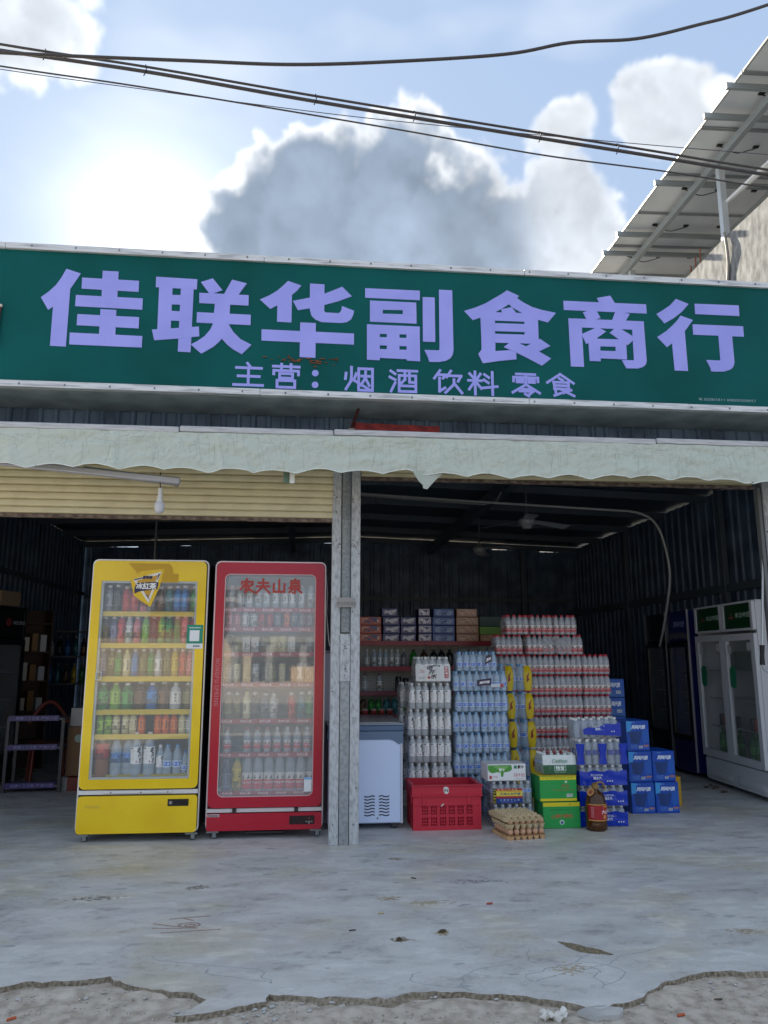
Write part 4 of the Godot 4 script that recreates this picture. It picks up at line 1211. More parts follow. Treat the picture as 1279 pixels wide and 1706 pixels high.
func cap_mesh(kind, r, h, mat):
	var key = "c|%s|%s|%s|%s" % [kind, r, h, mat.get_instance_id()]
	if not shape_cache.has(key):
		var b = B.new(mat)
		var rr = r * {"water": 0.44, "tea": 0.54, "wide": 0.46, "flask": 0.44, "liquor": 0.36}.get(kind, 0.4)
		var y = h * 0.905
		b.lathe(Vector3.ZERO, [Vector2(rr, y), Vector2(rr, h * 0.99), Vector2(rr * 0.9, h), Vector2(0, h)], 10)
		shape_cache[key] = b.done()
	return shape_cache[key]
func label_mesh(kind, r, h, y0, y1, mat):
	var key = "l|%s|%s|%s|%s|%s|%s" % [kind, r, h, y0, y1, mat.get_instance_id()]
	if not shape_cache.has(key):
		var b = B.new(mat)
		if kind == "box" or kind == "gable":
			var zz = r * 0.7 if kind == "box" else r * 0.9
			b.box(Vector3(0, h * (y0 + y1) / 2, zz), Vector3(r * 1.8, h * (y1 - y0), 0.003), 0.0)
		else:
			b.lathe(Vector3.ZERO, [Vector2(r * 1.015, h * y0), Vector2(r * 1.02, h * (y0 + 0.01)), Vector2(r * 1.02, h * (y1 - 0.01)), Vector2(r * 1.015, h * y1)], 14, 3.0)
		shape_cache[key] = b.done()
	return shape_cache[key]
var labs := []
func label_mat(i, tint):
	var key = "lab%d%s" % [i, tint]
	if not mats.has(key):
		mats[key] = P(labs[i], 0.35, tint)
	return mats[key]
func bottle(called, label, cat, kind, r, h, bodym, capm, labm, y0, y1, at, group, turn = 0.0):
	var t = thing(called, label, cat, at, turn, group)
	part(t, "body", body_mesh(kind, r, h, bodym))
	if capm != null:
		part(t, "cap", cap_mesh(kind, r, h, capm))
	if labm != null:
		part(t, "label", label_mesh(kind, r, h, y0, y1, labm))
	return t
func pack_bottle(kind, r, h, bodym, capm, labm, y0, y1):
	var key = "p|%s|%s|%s|%s|%s|%s" % [kind, r, h, bodym.get_instance_id(), labm.get_instance_id() if labm != null else 0, y0]
	if not shape_cache.has(key):
		var b = B.new(bodym)
		b.lathe(Vector3.ZERO, body_profile(kind, r, h), 11)
		b.use(capm)
		var rr = r * 0.45
		b.lathe(Vector3.ZERO, [Vector2(rr, h * 0.9), Vector2(rr, h * 0.99), Vector2(rr * 0.9, h), Vector2(0, h)], 9)
		if labm != null:
			b.use(labm)
			b.lathe(Vector3.ZERO, [Vector2(r * 1.02, h * y0), Vector2(r * 1.02, h * y1)], 12, 2.0)
		shape_cache[key] = b.done()
	return shape_cache[key]
# shrink wrap: a skin drawn over the bottles, dented between them
func wrap_mesh(w, h, d, seedn, mat):
	var key = "w|%.3f|%.3f|%.3f|%d" % [w, h, d, seedn]
	if not shape_cache.has(key):
		var b = B.new(mat)
		var n = FastNoiseLite.new()
		n.seed = seedn
		n.frequency = 7.0
		n.fractal_octaves = 3
		var o = rounded(-w / 2, -d / 2, w / 2, d / 2, 0.028, 3)
		var nu = o.size()
		b.sheet(func(u, v):
			var i = u * nu
			var a = o[int(i) % nu]
			var c = o[(int(i) + 1) % nu]
			var p = a.lerp(c, i - floor(i))
			var s = 1.0 - 0.13 * smooth(0.72, 1.0, v) - 0.02 * (1.0 - smooth(0.0, 0.08, v))
			var q = Vector3(p.x * s, v * h, -p.y * s)
			var k = n.get_noise_3d(q.x * 3.0, q.y * 2.0, q.z * 3.0 + seedn) * 0.012
			return q + Vector3(p.x, 0, -p.y).normalized() * k, nu * 2, 7)
		shape_cache[key] = b.done()
	return shape_cache[key]
func pack(label, group, at, nx, nz, pitch, bm, h, seedn, turn = 0.0, film = true):
	var t = thing("drink_pack", label, "drink pack", at, turn, group)
	for i in nx:
		for j in nz:
			if i > 0 and i < nx - 1 and j > 0 and j < nz - 1 and nz > 2:
				continue
			part(t, "bottle", bm, Vector3((i - (nx - 1) / 2.0) * pitch, 0.003, -(j + 0.5) * pitch), Vector3(0, rng.randf_range(-0.5, 0.5), 0))
	if film:
		part(t, "film", wrap_mesh(nx * pitch + 0.006, h * 0.90, nz * pitch + 0.006, seedn, mat_film), Vector3(0, 0, -nz * pitch / 2))
	return t
func carton(called, label, cat, group, at, s, bm, fm, turn = 0.0):
	var t = thing(called, label, cat, at, turn, group)
	var b = B.new(bm)
	b.box(Vector3(0, s.y / 2, -s.z / 2), s, 0.004)
	part(t, "body", b)
	if fm != null:
		var f = B.new(fm)
		f.box(Vector3(0, s.y / 2, 0.0012), Vector3(s.x - 0.01, s.y - 0.01, 0.002), 0.0, fm)
		part(t, "printed_front", f)
	return t

func label_textures():
	# 0: white with dark writing, 1: two-tone with picture band, 2: writing running down, 3: small print band
	var a = canvas(192, 160, "f4f4f0")
	for k in 3:
		write(a, "茶水大"[k], Vector2(22 + 0, 14 + 44 * k), 42, Color("3a3a3a"), 0.14)
	small_print(a, Rect2(90, 20, 80, 120), 12, "6a6a6a")
	labs.append(tx(a))
	a = canvas(192, 160, "ffffff")
	a.fill_rect(Rect2i(0, 90, 192, 70), Color("8a8a8a"))
	fill(a, [Vector2(20, 130), Vector2(60, 60), Vector2(110, 70), Vector2(140, 130), Vector2(80, 150)], Color("d9d2c0"))
	write(a, "山泉", Vector2(30, 14), 52, Color("444444"), 0.13)
	small_print(a, Rect2(140, 20, 44, 60), 8, "777777")
	labs.append(tx(a))
	a = canvas(192, 160, "ffffff")
	a.fill_rect(Rect2i(52, 8, 70, 144), Color("d8d8d8"))
	for k in 3:
		write(a, "红茶青"[k], Vector2(66, 14 + 46 * k), 42, Color("2d2d2d"), 0.15)
	fill(a, [Vector2(135, 30), Vector2(180, 60), Vector2(165, 140), Vector2(130, 120)], Color("9a9a9a"))
	labs.append(tx(a))

const TINT := {"red": ["b42828", "dc3c38"], "green": ["26752e", "38ac44"], "lime": ["74a82e", "a6d640"], "white": ["b9bcbc", "f2f2ee"], "pink": ["c8646c", "ec8c92"], "grey": ["6c7076", "9a9ca2"], "brown": ["4a3122", "7a5638"], "blue": ["2468a8", "3f98e0"], "teal": ["2a6f78", "4a9aa0"], "yellow": ["c8a81a", "f0d22c"], "orange": ["d8602a", "f48038"], "cream": ["cfc595", "efe6bc"], "olive": ["5d5a2c", "8a8648"], "purple": ["5d5672", "8a84a4"], "dark": ["1d2220", "4a4f4c"], "clear": ["aebcc4", "e8eef0"]}
func row_of(fridge, shelf, y, z, x0, x1, spec, kind, r, h, group):
	var n = spec.size()
	for k in n:
		var nm = spec[k]
		if nm == "":
			continue
		var x = lerpf(x0, x1, (k + 0.5) / n) + rng.randf_range(-0.004, 0.004)
		var tt = TINT[nm]
		var cap = M(["e6e6e2", "e6e6e2", "d9dcd8", "cfd6d2"][rng.randi() % 4], 0.4)
		if nm == "lime" or nm == "cream":
			cap = M("d8d27a", 0.4)
		var bm = M(tt[0], 0.12)
		var hh = h * rng.randf_range(0.96, 1.04)
		var what = {"can": "can", "box": "drink carton", "gable": "milk carton"}.get(kind, "bottle")
		bottle({"can": "drink_can", "drink carton": "drink_carton", "milk carton": "drink_carton"}.get(what, "drink_bottle"), "%s %s, %s from left on the %s shelf of the %s fridge" % [nm, what, NTH[k], shelf, fridge], what, kind, r, snappedf(hh, 0.004), bm, null if kind in ["can", "box", "gable"] else cap, label_mat(rng.randi() % 3, tt[1]), 0.22, 0.66 if kind != "can" else 0.8, Vector3(x, y, z + rng.randf_range(-0.012, 0.004)), group, rng.randf_range(-0.6, 0.6))

func fridge_shell(o, w, h, d, base, col, trim):
	# cabinet with its opening to +z; front plane at z = 0; x from -w/2 to w/2
	var c = B.new(M(col, 0.35))
	var x = w / 2
	c.box(Vector3(-x + 0.02, (base + h) / 2, -d / 2 - 0.03), Vector3(0.04, h - base, d - 0.06), 0.006)
	c.box(Vector3(x - 0.02, (base + h) / 2, -d / 2 - 0.03), Vector3(0.04, h - base, d - 0.06), 0.006)
	c.box(Vector3(0, h - 0.03, -d / 2 - 0.03), Vector3(w - 0.082, 0.058, d - 0.064), 0.0)
	part(o, "cabinet", c)
	var l = B.new(M("d9dee2", 0.45))
	l.box(Vector3(0, (base + h) / 2, -d + 0.01), Vector3(w - 0.09, h - base - 0.07, 0.02), 0.0)
	l.box(Vector3(0, base + 0.29, -d / 2 - 0.03), Vector3(w - 0.084, 0.02, d - 0.1), 0.0)
	part(o, "liner", l)
	var e = B.new(M(trim, 0.3, 0.4))
	e.ring(rounded(-x - 0.004, base, x + 0.004, h + 0.004, 0.045), rounded(-x + 0.006, base + 0.01, x - 0.006, h - 0.006, 0.038), -0.045, -0.03)
	part(o, "edge_trim", e)
	for sx in [-1.0, 1.0]:
		for z in [-0.07, -d + 0.08]:
			var t = B.new(M("8c9296", 0.4, 0.5))
			t.box(Vector3(0, base - 0.012, 0), Vector3(0.09, 0.012, 0.05), 0.0)
			t.box(Vector3(0.012, base - 0.034, 0.012), Vector3(0.028, 0.036, 0.006), 0.0)
			t.box(Vector3(0.012, base - 0.034, -0.012), Vector3(0.028, 0.036, 0.006), 0.0)
			t.use(M("2a2b2d", 0.6))
			var wl = B.new(M("2a2b2d", 0.6))
			t.xf = Transform3D(Basis(Vector3(0, 0, 1), PI / 2) * Basis(Vector3(1, 0, 0), 0), Vector3.ZERO)
			t.xf = Transform3D(Basis(Vector3(1, 0, 0), PI / 2), Vector3(0.012, 0.022, -0.009))
			t.lathe(Vector3.ZERO, [Vector2(0, 0), Vector2(0.021, 0), Vector2(0.021, 0.018), Vector2(0, 0.018)], 12)
			part(o, "caster", t, Vector3(sx * (x - 0.05), 0, z))

func star_logo():
	var im = canvas(256, 300, "d8b21a")
	return im

func yellow_fridge():
	label_textures()
	var W = 0.90
	var cx = -1.208
	var o = thing("drinks_fridge", "tall yellow glass-door drinks fridge on casters, left of the red one", "fridge", Vector3(cx, 0, -6.255), -0.012)
	var yel = rough_mat(noise_tex(90, 0.01, [[0.2, 0.8], ["ecc400", "f4d010"]], 256, 4), 0.8, 0.16)
	yel.clearcoat_enabled = true
	yel.clearcoat = 0.3
	yel.clearcoat_roughness = 0.08
	fridge_shell(o, W, 2.125, 0.66, 0.062, "3a3d40", "d8dadc")
	var d = B.new(yel)
	d.ring(rounded(-0.438, 0.385, 0.438, 2.115, 0.04), rounded(-0.372, 0.455, 0.372, 1.955, 0.006), -0.03, 0.0)
	part(o, "door_frame", d)
	for zz in [-0.006]:
		part(o, "glass_pane", B.new(mat_glass).box(Vector3(0, 1.205, zz), Vector3(0.756 if zz > -0.01 else 0.72, 1.51 if zz > -0.01 else 1.47, 0.004), 0.0))
	part(o, "door_seal", B.new(M("aeb6ba", 0.4)).ring(rounded(-0.372, 0.455, 0.372, 1.955, 0.006), rounded(-0.355, 0.47, 0.355, 1.94, 0.006), -0.028, -0.010))
	part(o, "kick_panel", B.new(yel).prism(rounded(-0.44, 0.068, 0.44, 0.335, 0.025), -0.04, -0.002))
	var g = B.new(M("dfe1e3", 0.35, 0.3))
	g.box(Vector3(0, 0.36, -0.025), Vector3(0.88, 0.03, 0.02), 0.0)
	g.box(Vector3(0.0, 0.362, -0.008), Vector3(0.5, 0.022, 0.012), 0.004)
	part(o, "sill", g)
	for xx in [-0.2, 0.02, 0.22]:
		part(o, "bolt", B.new(M("3c3d3f", 0.4, 0.6)).lathe(Vector3.ZERO, [Vector2(0, 0), Vector2(0.005, 0.0), Vector2(0.005, 0.004), Vector2(0, 0.004)], 8), Vector3(xx, 0.36, -0.002), Vector3(PI / 2, 0, 0))
	var dp = part(o, "display", B.new(M("1b1a18", 0.2)).box(Vector3.ZERO, Vector3(0.155, 0.05, 0.006), 0.002), Vector3(0.30, 0.283, 0.0))
	part(dp, "badge", B.new(M("8b8b88", 0.4)).box(Vector3.ZERO, Vector3(0.022, 0.022, 0.002), 0.0), Vector3(-0.055, 0, 0.004))
	part(o, "maker_mark", text_mesh("Hisense", 0.03, M("c9b04a", 0.4), false, 0.001), Vector3(-0.33, 0.26, -0.001))
	# logo: triangular badge over the top of the glass
	var lg = B.new(M("e9c21e", 0.3))
	lg.prism([Vector2(-0.17, 0.10), Vector2(-0.06, 0.19), Vector2(0.19, 0.22), Vector2(0.15, 0.02), Vector2(0.06, -0.20), Vector2(-0.05, -0.13), Vector2(-0.12, -0.08)], 0.0, 0.003)
	lg.use(M("e8e6e0", 0.35))
	lg.prism([Vector2(-0.14, 0.10), Vector2(0.165, 0.19), Vector2(0.04, -0.16)], 0.0, 0.0045)
	lg.use(M("c99a2c", 0.35))
	lg.prism([Vector2(-0.10, 0.085), Vector2(0.125, 0.15), Vector2(0.035, -0.11)], 0.0, 0.0055)
	var lo = part(o, "logo", lg, Vector3(-0.03, 1.895, 0.0005))
	lo.scale = Vector3(0.72, 0.72, 1.0)
	var tl = B.new(M("f0f0ee", 0.4))
	var dk = B.new(M("232450", 0.4))
	dk.prism([Vector2(-0.13, 0.10), Vector2(-0.03, 0.125), Vector2(-0.03, 0.115), Vector2(-0.125, 0.088)], 0.0, 0.007)
	dk.prism([Vector2(0.15, 0.165), Vector2(0.115, 0.09), Vector2(0.13, 0.16)], 0.0, 0.007)
	dk.prism([Vector2(0.0, -0.06), Vector2(0.03, -0.08), Vector2(0.05, -0.13)], 0.0, 0.007)
	dk.prism([Vector2(-0.12, 0.0), Vector2(-0.10, 0.06), Vector2(0.10, 0.075), Vector2(0.135, 0.065), Vector2(0.125, -0.005), Vector2(-0.06, -0.03), Vector2(-0.115, -0.055)], 0.0, 0.0065)
	for k in 3:
		raise(dk, "康师傅"[k], Vector2(-0.035 + 0.034 * k, 0.14), 0.032, 0.034, 0.005, 0.0056, 0.0001)
	part(lo, "dark_shapes", dk)
	for k in 3:
		raise(tl, "冰红茶"[k], Vector2(-0.10 + 0.072 * k, 0.062), 0.068, 0.07, 0.011, 0.0066, 0.0001)
	part(lo, "characters", tl)
	# darker yellow figure printed on the header
	var pr = B.new(M("c79c06", 0.3))
	pr.prism([Vector2(-0.19, 0.03), Vector2(-0.12, -0.05), Vector2(-0.11, -0.12), Vector2(0.2, -0.12), Vector2(0.2, -0.05), Vector2(0.16, -0.05), Vector2(0.15, 0.0), Vector2(0.12, 0.03)], 0.0, 0.001)
	part(o, "print", pr, Vector3(0.02, 2.065, 0.0005))
	var sig = B.new(M("c2c7cc", 0.4))
	sig.tube([Vector3(0, 0, 0), Vector3(0.02, 0.035, 0), Vector3(0.03, 0.005, 0), Vector3(0.05, 0.04, 0), Vector3(0.055, 0.012, 0), Vector3(0.08, 0.05, 0), Vector3(0.085, 0.02, 0), Vector3(0.10, 0.045, 0)], 0.0022, 4)
	sig.tube([Vector3(-0.01, -0.02, 0), Vector3(0.1, 0.02, 0)], 0.002, 4)
	part(o, "signature", sig, Vector3(0.1, 1.80, 0.002))
	# handle plate on the glass
	part(o, "handle", B.new(M("cfd6da", 0.3, 0.3)).ring(rounded(-0.022, -0.032, 0.022, 0.032, 0.006), rounded(-0.017, -0.027, 0.017, 0.027, 0.004), 0.0, 0.01), Vector3(-0.345, 1.22, 0.001))
	var sy = [1.715, 1.468, 1.212, 0.962, 0.778]
	var sm = M("d8bc20", 0.4)
	for y in sy:
		var s = part(o, "shelf", B.new(M("9ea4a6", 0.4, 0.3)).box(Vector3(0, y - 0.012, -0.3), Vector3(0.80, 0.012, 0.5), 0.0))
		part(s, "price_rail", B.new(sm).box(Vector3(0, y - 0.017, -0.044), Vector3(0.775, 0.04, 0.008), 0.002))
	part(o, "floor_rail", B.new(M("a89a2c", 0.4)).box(Vector3(0, 0.47, -0.05), Vector3(0.75, 0.03, 0.01), 0.0))
	var z = -6.255 - 0.085
	var g1 = "drinks in the yellow fridge"
	row_of("yellow", "top", 1.712, z, cx - 0.36, cx + 0.37, ["grey", "dark", "red", "red", "pink", "grey", "brown", "teal", "blue", "blue", "green"], "tea", 0.031, 0.215, g1)
	row_of("yellow", "second", 1.465, z, cx - 0.37, cx + 0.37, ["brown", "purple", "red", "white", "pink", "lime", "dark", "lime", "green", "green", "pink", "red"], "tea", 0.0295, 0.222, g1)
	row_of("yellow", "third", 1.209, z, cx - 0.37, cx + 0.36, ["purple", "olive", "green", "cream", "blue", "olive", "green", "white", "olive", "yellow", "red", "pink"], "tea", 0.0285, 0.218, g1)
	row_of("yellow", "fourth", 0.959, z, cx - 0.37, cx + 0.37, ["green", "lime", "green", "brown", "blue", "brown", "white", "olive"], "wide", 0.044, 0.212, g1)
	row_of("yellow", "fifth", 0.775, z, cx - 0.36, cx + 0.38, ["lime", "lime", "cream", "cream", "cream", "orange", "", "orange", "orange", "orange", "cream", "white"], "tea", 0.0285, 0.165, g1)
	var wm = water_mat("c2d6e6", 0.45)
	bottle("drink_bottle", "big red-labelled tea bottle at the left of the bottom shelf of the yellow fridge", "bottle", "wide", 0.056, 0.30, M("8a5a33", 0.12), M("d9d9d4", 0.4), label_mat(1, "c8413a"), 0.45, 0.82, Vector3(cx - 0.30, 0.462, z), g1)
	for k in 2:
		bottle("drink_bottle", "large blue-capped water bottle with blue label, %s of two in the yellow fridge" % ["left", "right"][k], "bottle", "water", 0.044, 0.30, wm, M("5f93c8", 0.4), label_mat(1, "5c93d4"), 0.36, 0.6, Vector3(cx - 0.195 + 0.085 * k, 0.462, z - 0.01 * k), g1)
	for k in 2:
		bottle("drink_bottle", "tall white-labelled water bottle with hanging loop, %s of two in the yellow fridge" % ["left", "right"][k], "bottle", "water", 0.045, 0.33, wm, M("e6e6e2", 0.4), white_label(), 0.30, 0.68, Vector3(cx - 0.045 + 0.098 * k, 0.462, z + 0.005), g1)
	bottle("drink_bottle", "small white-labelled water bottle beside the tall pair in the yellow fridge", "bottle", "water", 0.03, 0.235, wm, M("e6e6e2", 0.4), white_label(), 0.30, 0.66, Vector3(cx + 0.135, 0.462, z), g1)
	for k in 2:
		bottle("drink_bottle", "middle-sized blue-labelled water bottle, %s of two in the yellow fridge" % ["left", "right"][k], "bottle", "water", 0.036, 0.235, wm, M("6d9fcc", 0.4), blue_label(), 0.3, 0.5, Vector3(cx + 0.19 + 0.075 * k, 0.462, z), g1)
	for k in 3:
		bottle("drink_bottle", "small blue-labelled water bottle, %s of three at the right end of the yellow fridge" % ["first", "second", "third"][k], "bottle", "water", 0.027, 0.185 + 0.006 * k, wm, M("4a86c4", 0.4), blue_label(), 0.25, 0.45, Vector3(cx + 0.325 + 0.022 * k - 0.025 * (k % 2), 0.462, z - 0.05 * (k % 2)), g1)
	var q = thing("payment_card", "green and white payment card taped on the right of the yellow fridge door", "card", Vector3(cx + 0.368, 1.52, -6.25))
	part(q, "card", B.new(M("e9ecec", 0.4)).box(Vector3.ZERO, Vector3(0.125, 0.185, 0.004), 0.0))
	part(q, "green_field", B.new(M("0f8f74", 0.4)).box(Vector3(0, 0.02, 0.0025), Vector3(0.125, 0.145, 0.002), 0.0))
	part(q, "blank_square", B.new(M("eef0f2", 0.4)).box(Vector3(-0.002, 0.008, 0.0035), Vector3(0.075, 0.085, 0.003), 0.0))
	var bars = B.new(M("dfe6e4", 0.4))
	for k in 9:
		bars.box(Vector3(-0.04 + 0.01 * k, 0.07, 0.0035), Vector3(0.007, 0.009, 0.002), 0.0)
	bars.use(M("5a6a70", 0.4))
	for k in 4:
		bars.box(Vector3(-0.005 + 0.013 * k, -0.073, 0.003), Vector3(0.01, 0.011, 0.002), 0.0)
	part(q, "lettering", bars)

var wm_cache := {}
func water_mat(hex, alpha):
	return M(hex, 0.08, 0.0, alpha)
func white_label():
	if not mats.has("white_label"):
		var a = canvas(256, 200, "f4f4f2")
		for k in 3:
			write(a, "喝开水"[k], Vector2(40 + 18 * k, 8 + 60 * k), 64, Color("202020"), 0.19, 0.2)
		fill(a, [Vector2(20, 180), Vector2(30, 150), Vector2(44, 178), Vector2(34, 190)], Color("b02e34"))
		small_print(a, Rect2(168, 40, 16, 110), 8, "b04a4a")
		for k in 3:
			write(a, "康师傅"[k], Vector2(150 + 20 * k, 8), 20, Color("333333"), 0.16)
		small_print(a, Rect2(206, 40, 40, 120), 12, "a0a0a0")
		mats["white_label"] = P(tx(a), 0.35)
	return mats["white_label"]
func blue_label():
	if not mats.has("blue_label"):
		var a = canvas(256, 96, "2474dc")
		a.fill_rect(Rect2i(0, 0, 256, 12), Color("dfe8f2"))
		a.fill_rect(Rect2i(0, 84, 256, 12), Color("dfe8f2"))
		a.fill_rect(Rect2i(110, 12, 70, 72), Color("cfdcec"))
		write(a, "水", Vector2(20, 22), 54, Color("f2f5f8"), 0.15)
		small_print(a, Rect2(118, 20, 54, 56), 8, "5a7fae")
		fill(a, [Vector2(190, 40), Vector2(215, 24), Vector2(240, 44), Vector2(215, 70)], Color("b9d0ec"))
		mats["blue_label"] = P(tx(a), 0.35)
	return mats["blue_label"]
func red_label():
	if not mats.has("red_label"):
		var a = canvas(256, 160, "cf1c30")
		a.fill_rect(Rect2i(0, 0, 256, 66), Color("ece9e4"))
		for cx in [64, 192]:
			fill(a, [Vector2(cx - 26, 56), Vector2(cx, 12), Vector2(cx + 26, 56)], Color("25402f"))
			fill(a, [Vector2(cx - 44, 62), Vector2(cx - 20, 34), Vector2(cx, 62)], Color("2f5a46"))
		for k in 4:
			write(a, "农夫山泉"[k], Vector2(16 + 27 * k, 80), 27, Color("efe6e2"), 0.15)
			write(a, "农夫山泉"[k], Vector2(144 + 27 * k, 80), 27, Color("efe6e2"), 0.15)
		small_print(a, Rect2(20, 122, 216, 26), 3, "d98a8a")
		mats["red_label"] = P(tx(a), 0.35)
	return mats["red_label"]

func red_fridge():
	var cx = -0.26
	var o = thing("drinks_fridge", "tall red glass-door drinks fridge on casters, between the yellow one and the post", "fridge", Vector3(cx, 0, -6.275), 0.0)
	var red = M("b6102e", 0.2)
	red.clearcoat_enabled = true
	red.clearcoat = 0.15
	red.clearcoat_roughness = 0.08
	fridge_shell(o, 0.885, 2.125, 0.66, 0.062, "7a1424", "d9c9cc")
	part(o, "door_frame", B.new(red).ring(rounded(-0.432, 0.232, 0.432, 2.115, 0.045), rounded(-0.362, 0.312, 0.362, 2.02, 0.04), -0.03, 0.0))
	for zz in [-0.006, -0.022]:
		part(o, "glass_pane", B.new(mat_glass).box(Vector3(0, 1.165, zz), Vector3(0.728, 1.712, 0.004), 0.0))
	part(o, "glass_edge", B.new(M("d8b9bd", 0.3)).ring(rounded(-0.364, 0.31, 0.364, 2.022, 0.042), rounded(-0.358, 0.316, 0.358, 2.016, 0.036), -0.002, 0.0015))
	part(o, "kick_panel", B.new(red).prism(rounded(-0.436, 0.066, 0.436, 0.19, 0.02), -0.04, -0.002))
	part(o, "sill", B.new(M("d9d5d6", 0.35, 0.3)).box(Vector3(0, 0.21, -0.025), Vector3(0.87, 0.028, 0.02), 0.0))
	for xx in [-0.23, 0.24]:
		part(o, "latch", B.new(M("2a2527", 0.4)).box(Vector3.ZERO, Vector3(0.03, 0.025, 0.02), 0.003), Vector3(xx, 0.212, -0.005))
	var dp = part(o, "display", B.new(M("2a1417", 0.2)).box(Vector3.ZERO, Vector3(0.19, 0.062, 0.006), 0.002), Vector3(0.285, 0.135, 0.0))
	for q in [[0.055, 0.012, "b04048"], [0.035, -0.012, "a5a0a0"], [0.055, -0.012, "a5a0a0"], [0.075, -0.012, "a5a0a0"], [0.055, -0.022, "a5a0a0"]]:
		part(dp, "button", B.new(M(q[2], 0.4)).box(Vector3.ZERO, Vector3(0.012, 0.007, 0.003), 0.0), Vector3(q[0], q[1], 0.004))
	part(o, "maker_mark", B.new(M("c9b9bb", 0.4)).box(Vector3.ZERO, Vector3(0.09, 0.02, 0.002), 0.0), Vector3(-0.385, 0.178, 0.0))
	part(o, "maker_name", text_mesh("Hisense", 0.02, M("5a2028", 0.4), true, 0.001), Vector3(-0.385, 0.178, 0.002))
	part(o, "lettering", text_mesh("NONGFU SPRING", 0.045, M("c76a76", 0.4), true, 0.001), Vector3(-0.398, 1.17, 0.001), Vector3(0, 0, -PI / 2))
	var ch = "农夫山泉"
	for k in 4:
		var b = B.new(M("b33a35", 0.4))
		raise(b, ch[k], Vector2(-0.245 + 0.128 * k, 1.985), 0.112, 0.118, 0.017, 0.0, 0.0002)
		part(o, "door_character", b, Vector3(0, 0, -0.002))
	part(o, "drip_tray", B.new(M("3a3d3f", 0.5)).box(Vector3(0, 0.03, -0.2), Vector3(0.3, 0.02, 0.2), 0.004))
	var rim = canvas(512, 24, "a3303c")
	for k in 5:
		for c in 4:
			write(rim, ch[c], Vector2(14 + 100 * k + 15 * c, 5), 14, Color("efdcdc"), 0.14)
	var railm = P(tx(rim), 0.35)
	var sy = [1.755, 1.600, 1.402, 1.165, 0.885, 0.632]
	for y in sy:
		var s = part(o, "shelf", B.new(M("9ea4a6", 0.4, 0.3)).box(Vector3(0, y - 0.012, -0.3), Vector3(0.80, 0.012, 0.5), 0.0))
		part(s, "price_rail", B.new(railm).box(Vector3(0, y - 0.018, -0.044), Vector3(0.76, 0.038, 0.006), 0.0))
	part(o, "price_rail", B.new(railm).box(Vector3(0, 0.33, -0.044), Vector3(0.70, 0.03, 0.006), 0.0))
	part(o, "plug_wire", B.new(M("d3d3d0", 0.5)).tube([Vector3(0.45, 2.05, -0.3), Vector3(0.462, 1.9, -0.2), Vector3(0.455, 1.72, -0.14), Vector3(0.475, 1.5, -0.1), Vector3(0.487, 1.45, -0.1)], 0.006, 5))
	var z = -6.275 - 0.085
	var g = "drinks in the red fridge"
	row_of("red", "top", 1.752, z, cx - 0.35, cx + 0.36, ["clear", "clear", "white", "clear", "clear", "clear", "white", "white", "clear", "clear"], "tea", 0.029, 0.185, g)
	row_of("red", "second", 1.597, z, cx - 0.36, cx + 0.36, ["pink", "pink", "white", "white", "red", "red", "grey", "orange", "grey", "grey", "grey"], "can", 0.0285, 0.118, g)
	row_of("red", "third", 1.399, z, cx - 0.36, cx + 0.36, ["dark", "olive", "white", "white", "dark", "cream", "cream", "white", "dark", "grey"], "box", 0.031, 0.125, g)
	row_of("red", "fourth", 1.162, z, cx - 0.36, cx + 0.36, ["grey", "cream", "olive", "white", "dark", "olive", "cream", "brown", "white", "grey"], "can", 0.0285, 0.150, g)
	row_of("red", "fifth", 0.882, z, cx - 0.35, cx + 0.37, ["olive", "olive", "cream", "dark", "grey", "white", "", "red", "teal", "green"], "tea", 0.033, 0.205, g)
	var wm = water_mat("cfdbe4", 0.45)
	for k in 9:
		var x = cx - 0.31 + 0.078 * k
		if k == 1:
			continue
		bottle("drink_bottle", "small clear water bottle with red label, %s on the sixth shelf of the red fridge" % NTH[k], "bottle", "water", 0.03, 0.19, wm, M("b33440", 0.4) if k < 5 else M("e6e6e2", 0.4), red_label(), 0.16, 0.5, Vector3(x, 0.629, z), g, 0.3 * k)
	bottle("drink_bottle", "blue-grey bottle at the left end of the bottom shelf of the red fridge", "bottle", "wide", 0.036, 0.26, M("4c5a7a", 0.15), M("6a7488", 0.4), label_mat(0, "7d86a8"), 0.2, 0.6, Vector3(cx - 0.305, 0.32, z), g)
	bottle("drink_bottle", "yellow juice bottle with green cap on the bottom shelf of the red fridge", "bottle", "tea", 0.038, 0.275, M("c9a92c", 0.12), M("4f9a52", 0.4), label_mat(1, "e0c638"), 0.1, 0.7, Vector3(cx - 0.225, 0.32, z), g)
	for k in 7:
		bottle("drink_bottle", "large red-capped water bottle, %s from left at the bottom of the red fridge" % NTH[k], "bottle", "water", 0.0405, 0.32, wm, M("a82a38", 0.4), red_label(), 0.12, 0.50, Vector3(cx - 0.145 + 0.083 * k, 0.32, z + (0.0 if k < 6 else -0.02)), g, -0.2 + 0.15 * k)
	var q = thing("price_note", "small white and blue paper note stuck at the lower right of the red fridge door", "note", Vector3(cx + 0.325, 0.395, -6.268))
	part(q, "paper", B.new(M("e8eaec", 0.5)).box(Vector3.ZERO, Vector3(0.058, 0.105, 0.002), 0.0))
	part(q, "blue_band", B.new(M("8fc0e8", 0.5)).box(Vector3(0, 0.044, 0.001), Vector3(0.058, 0.016, 0.002), 0.0))

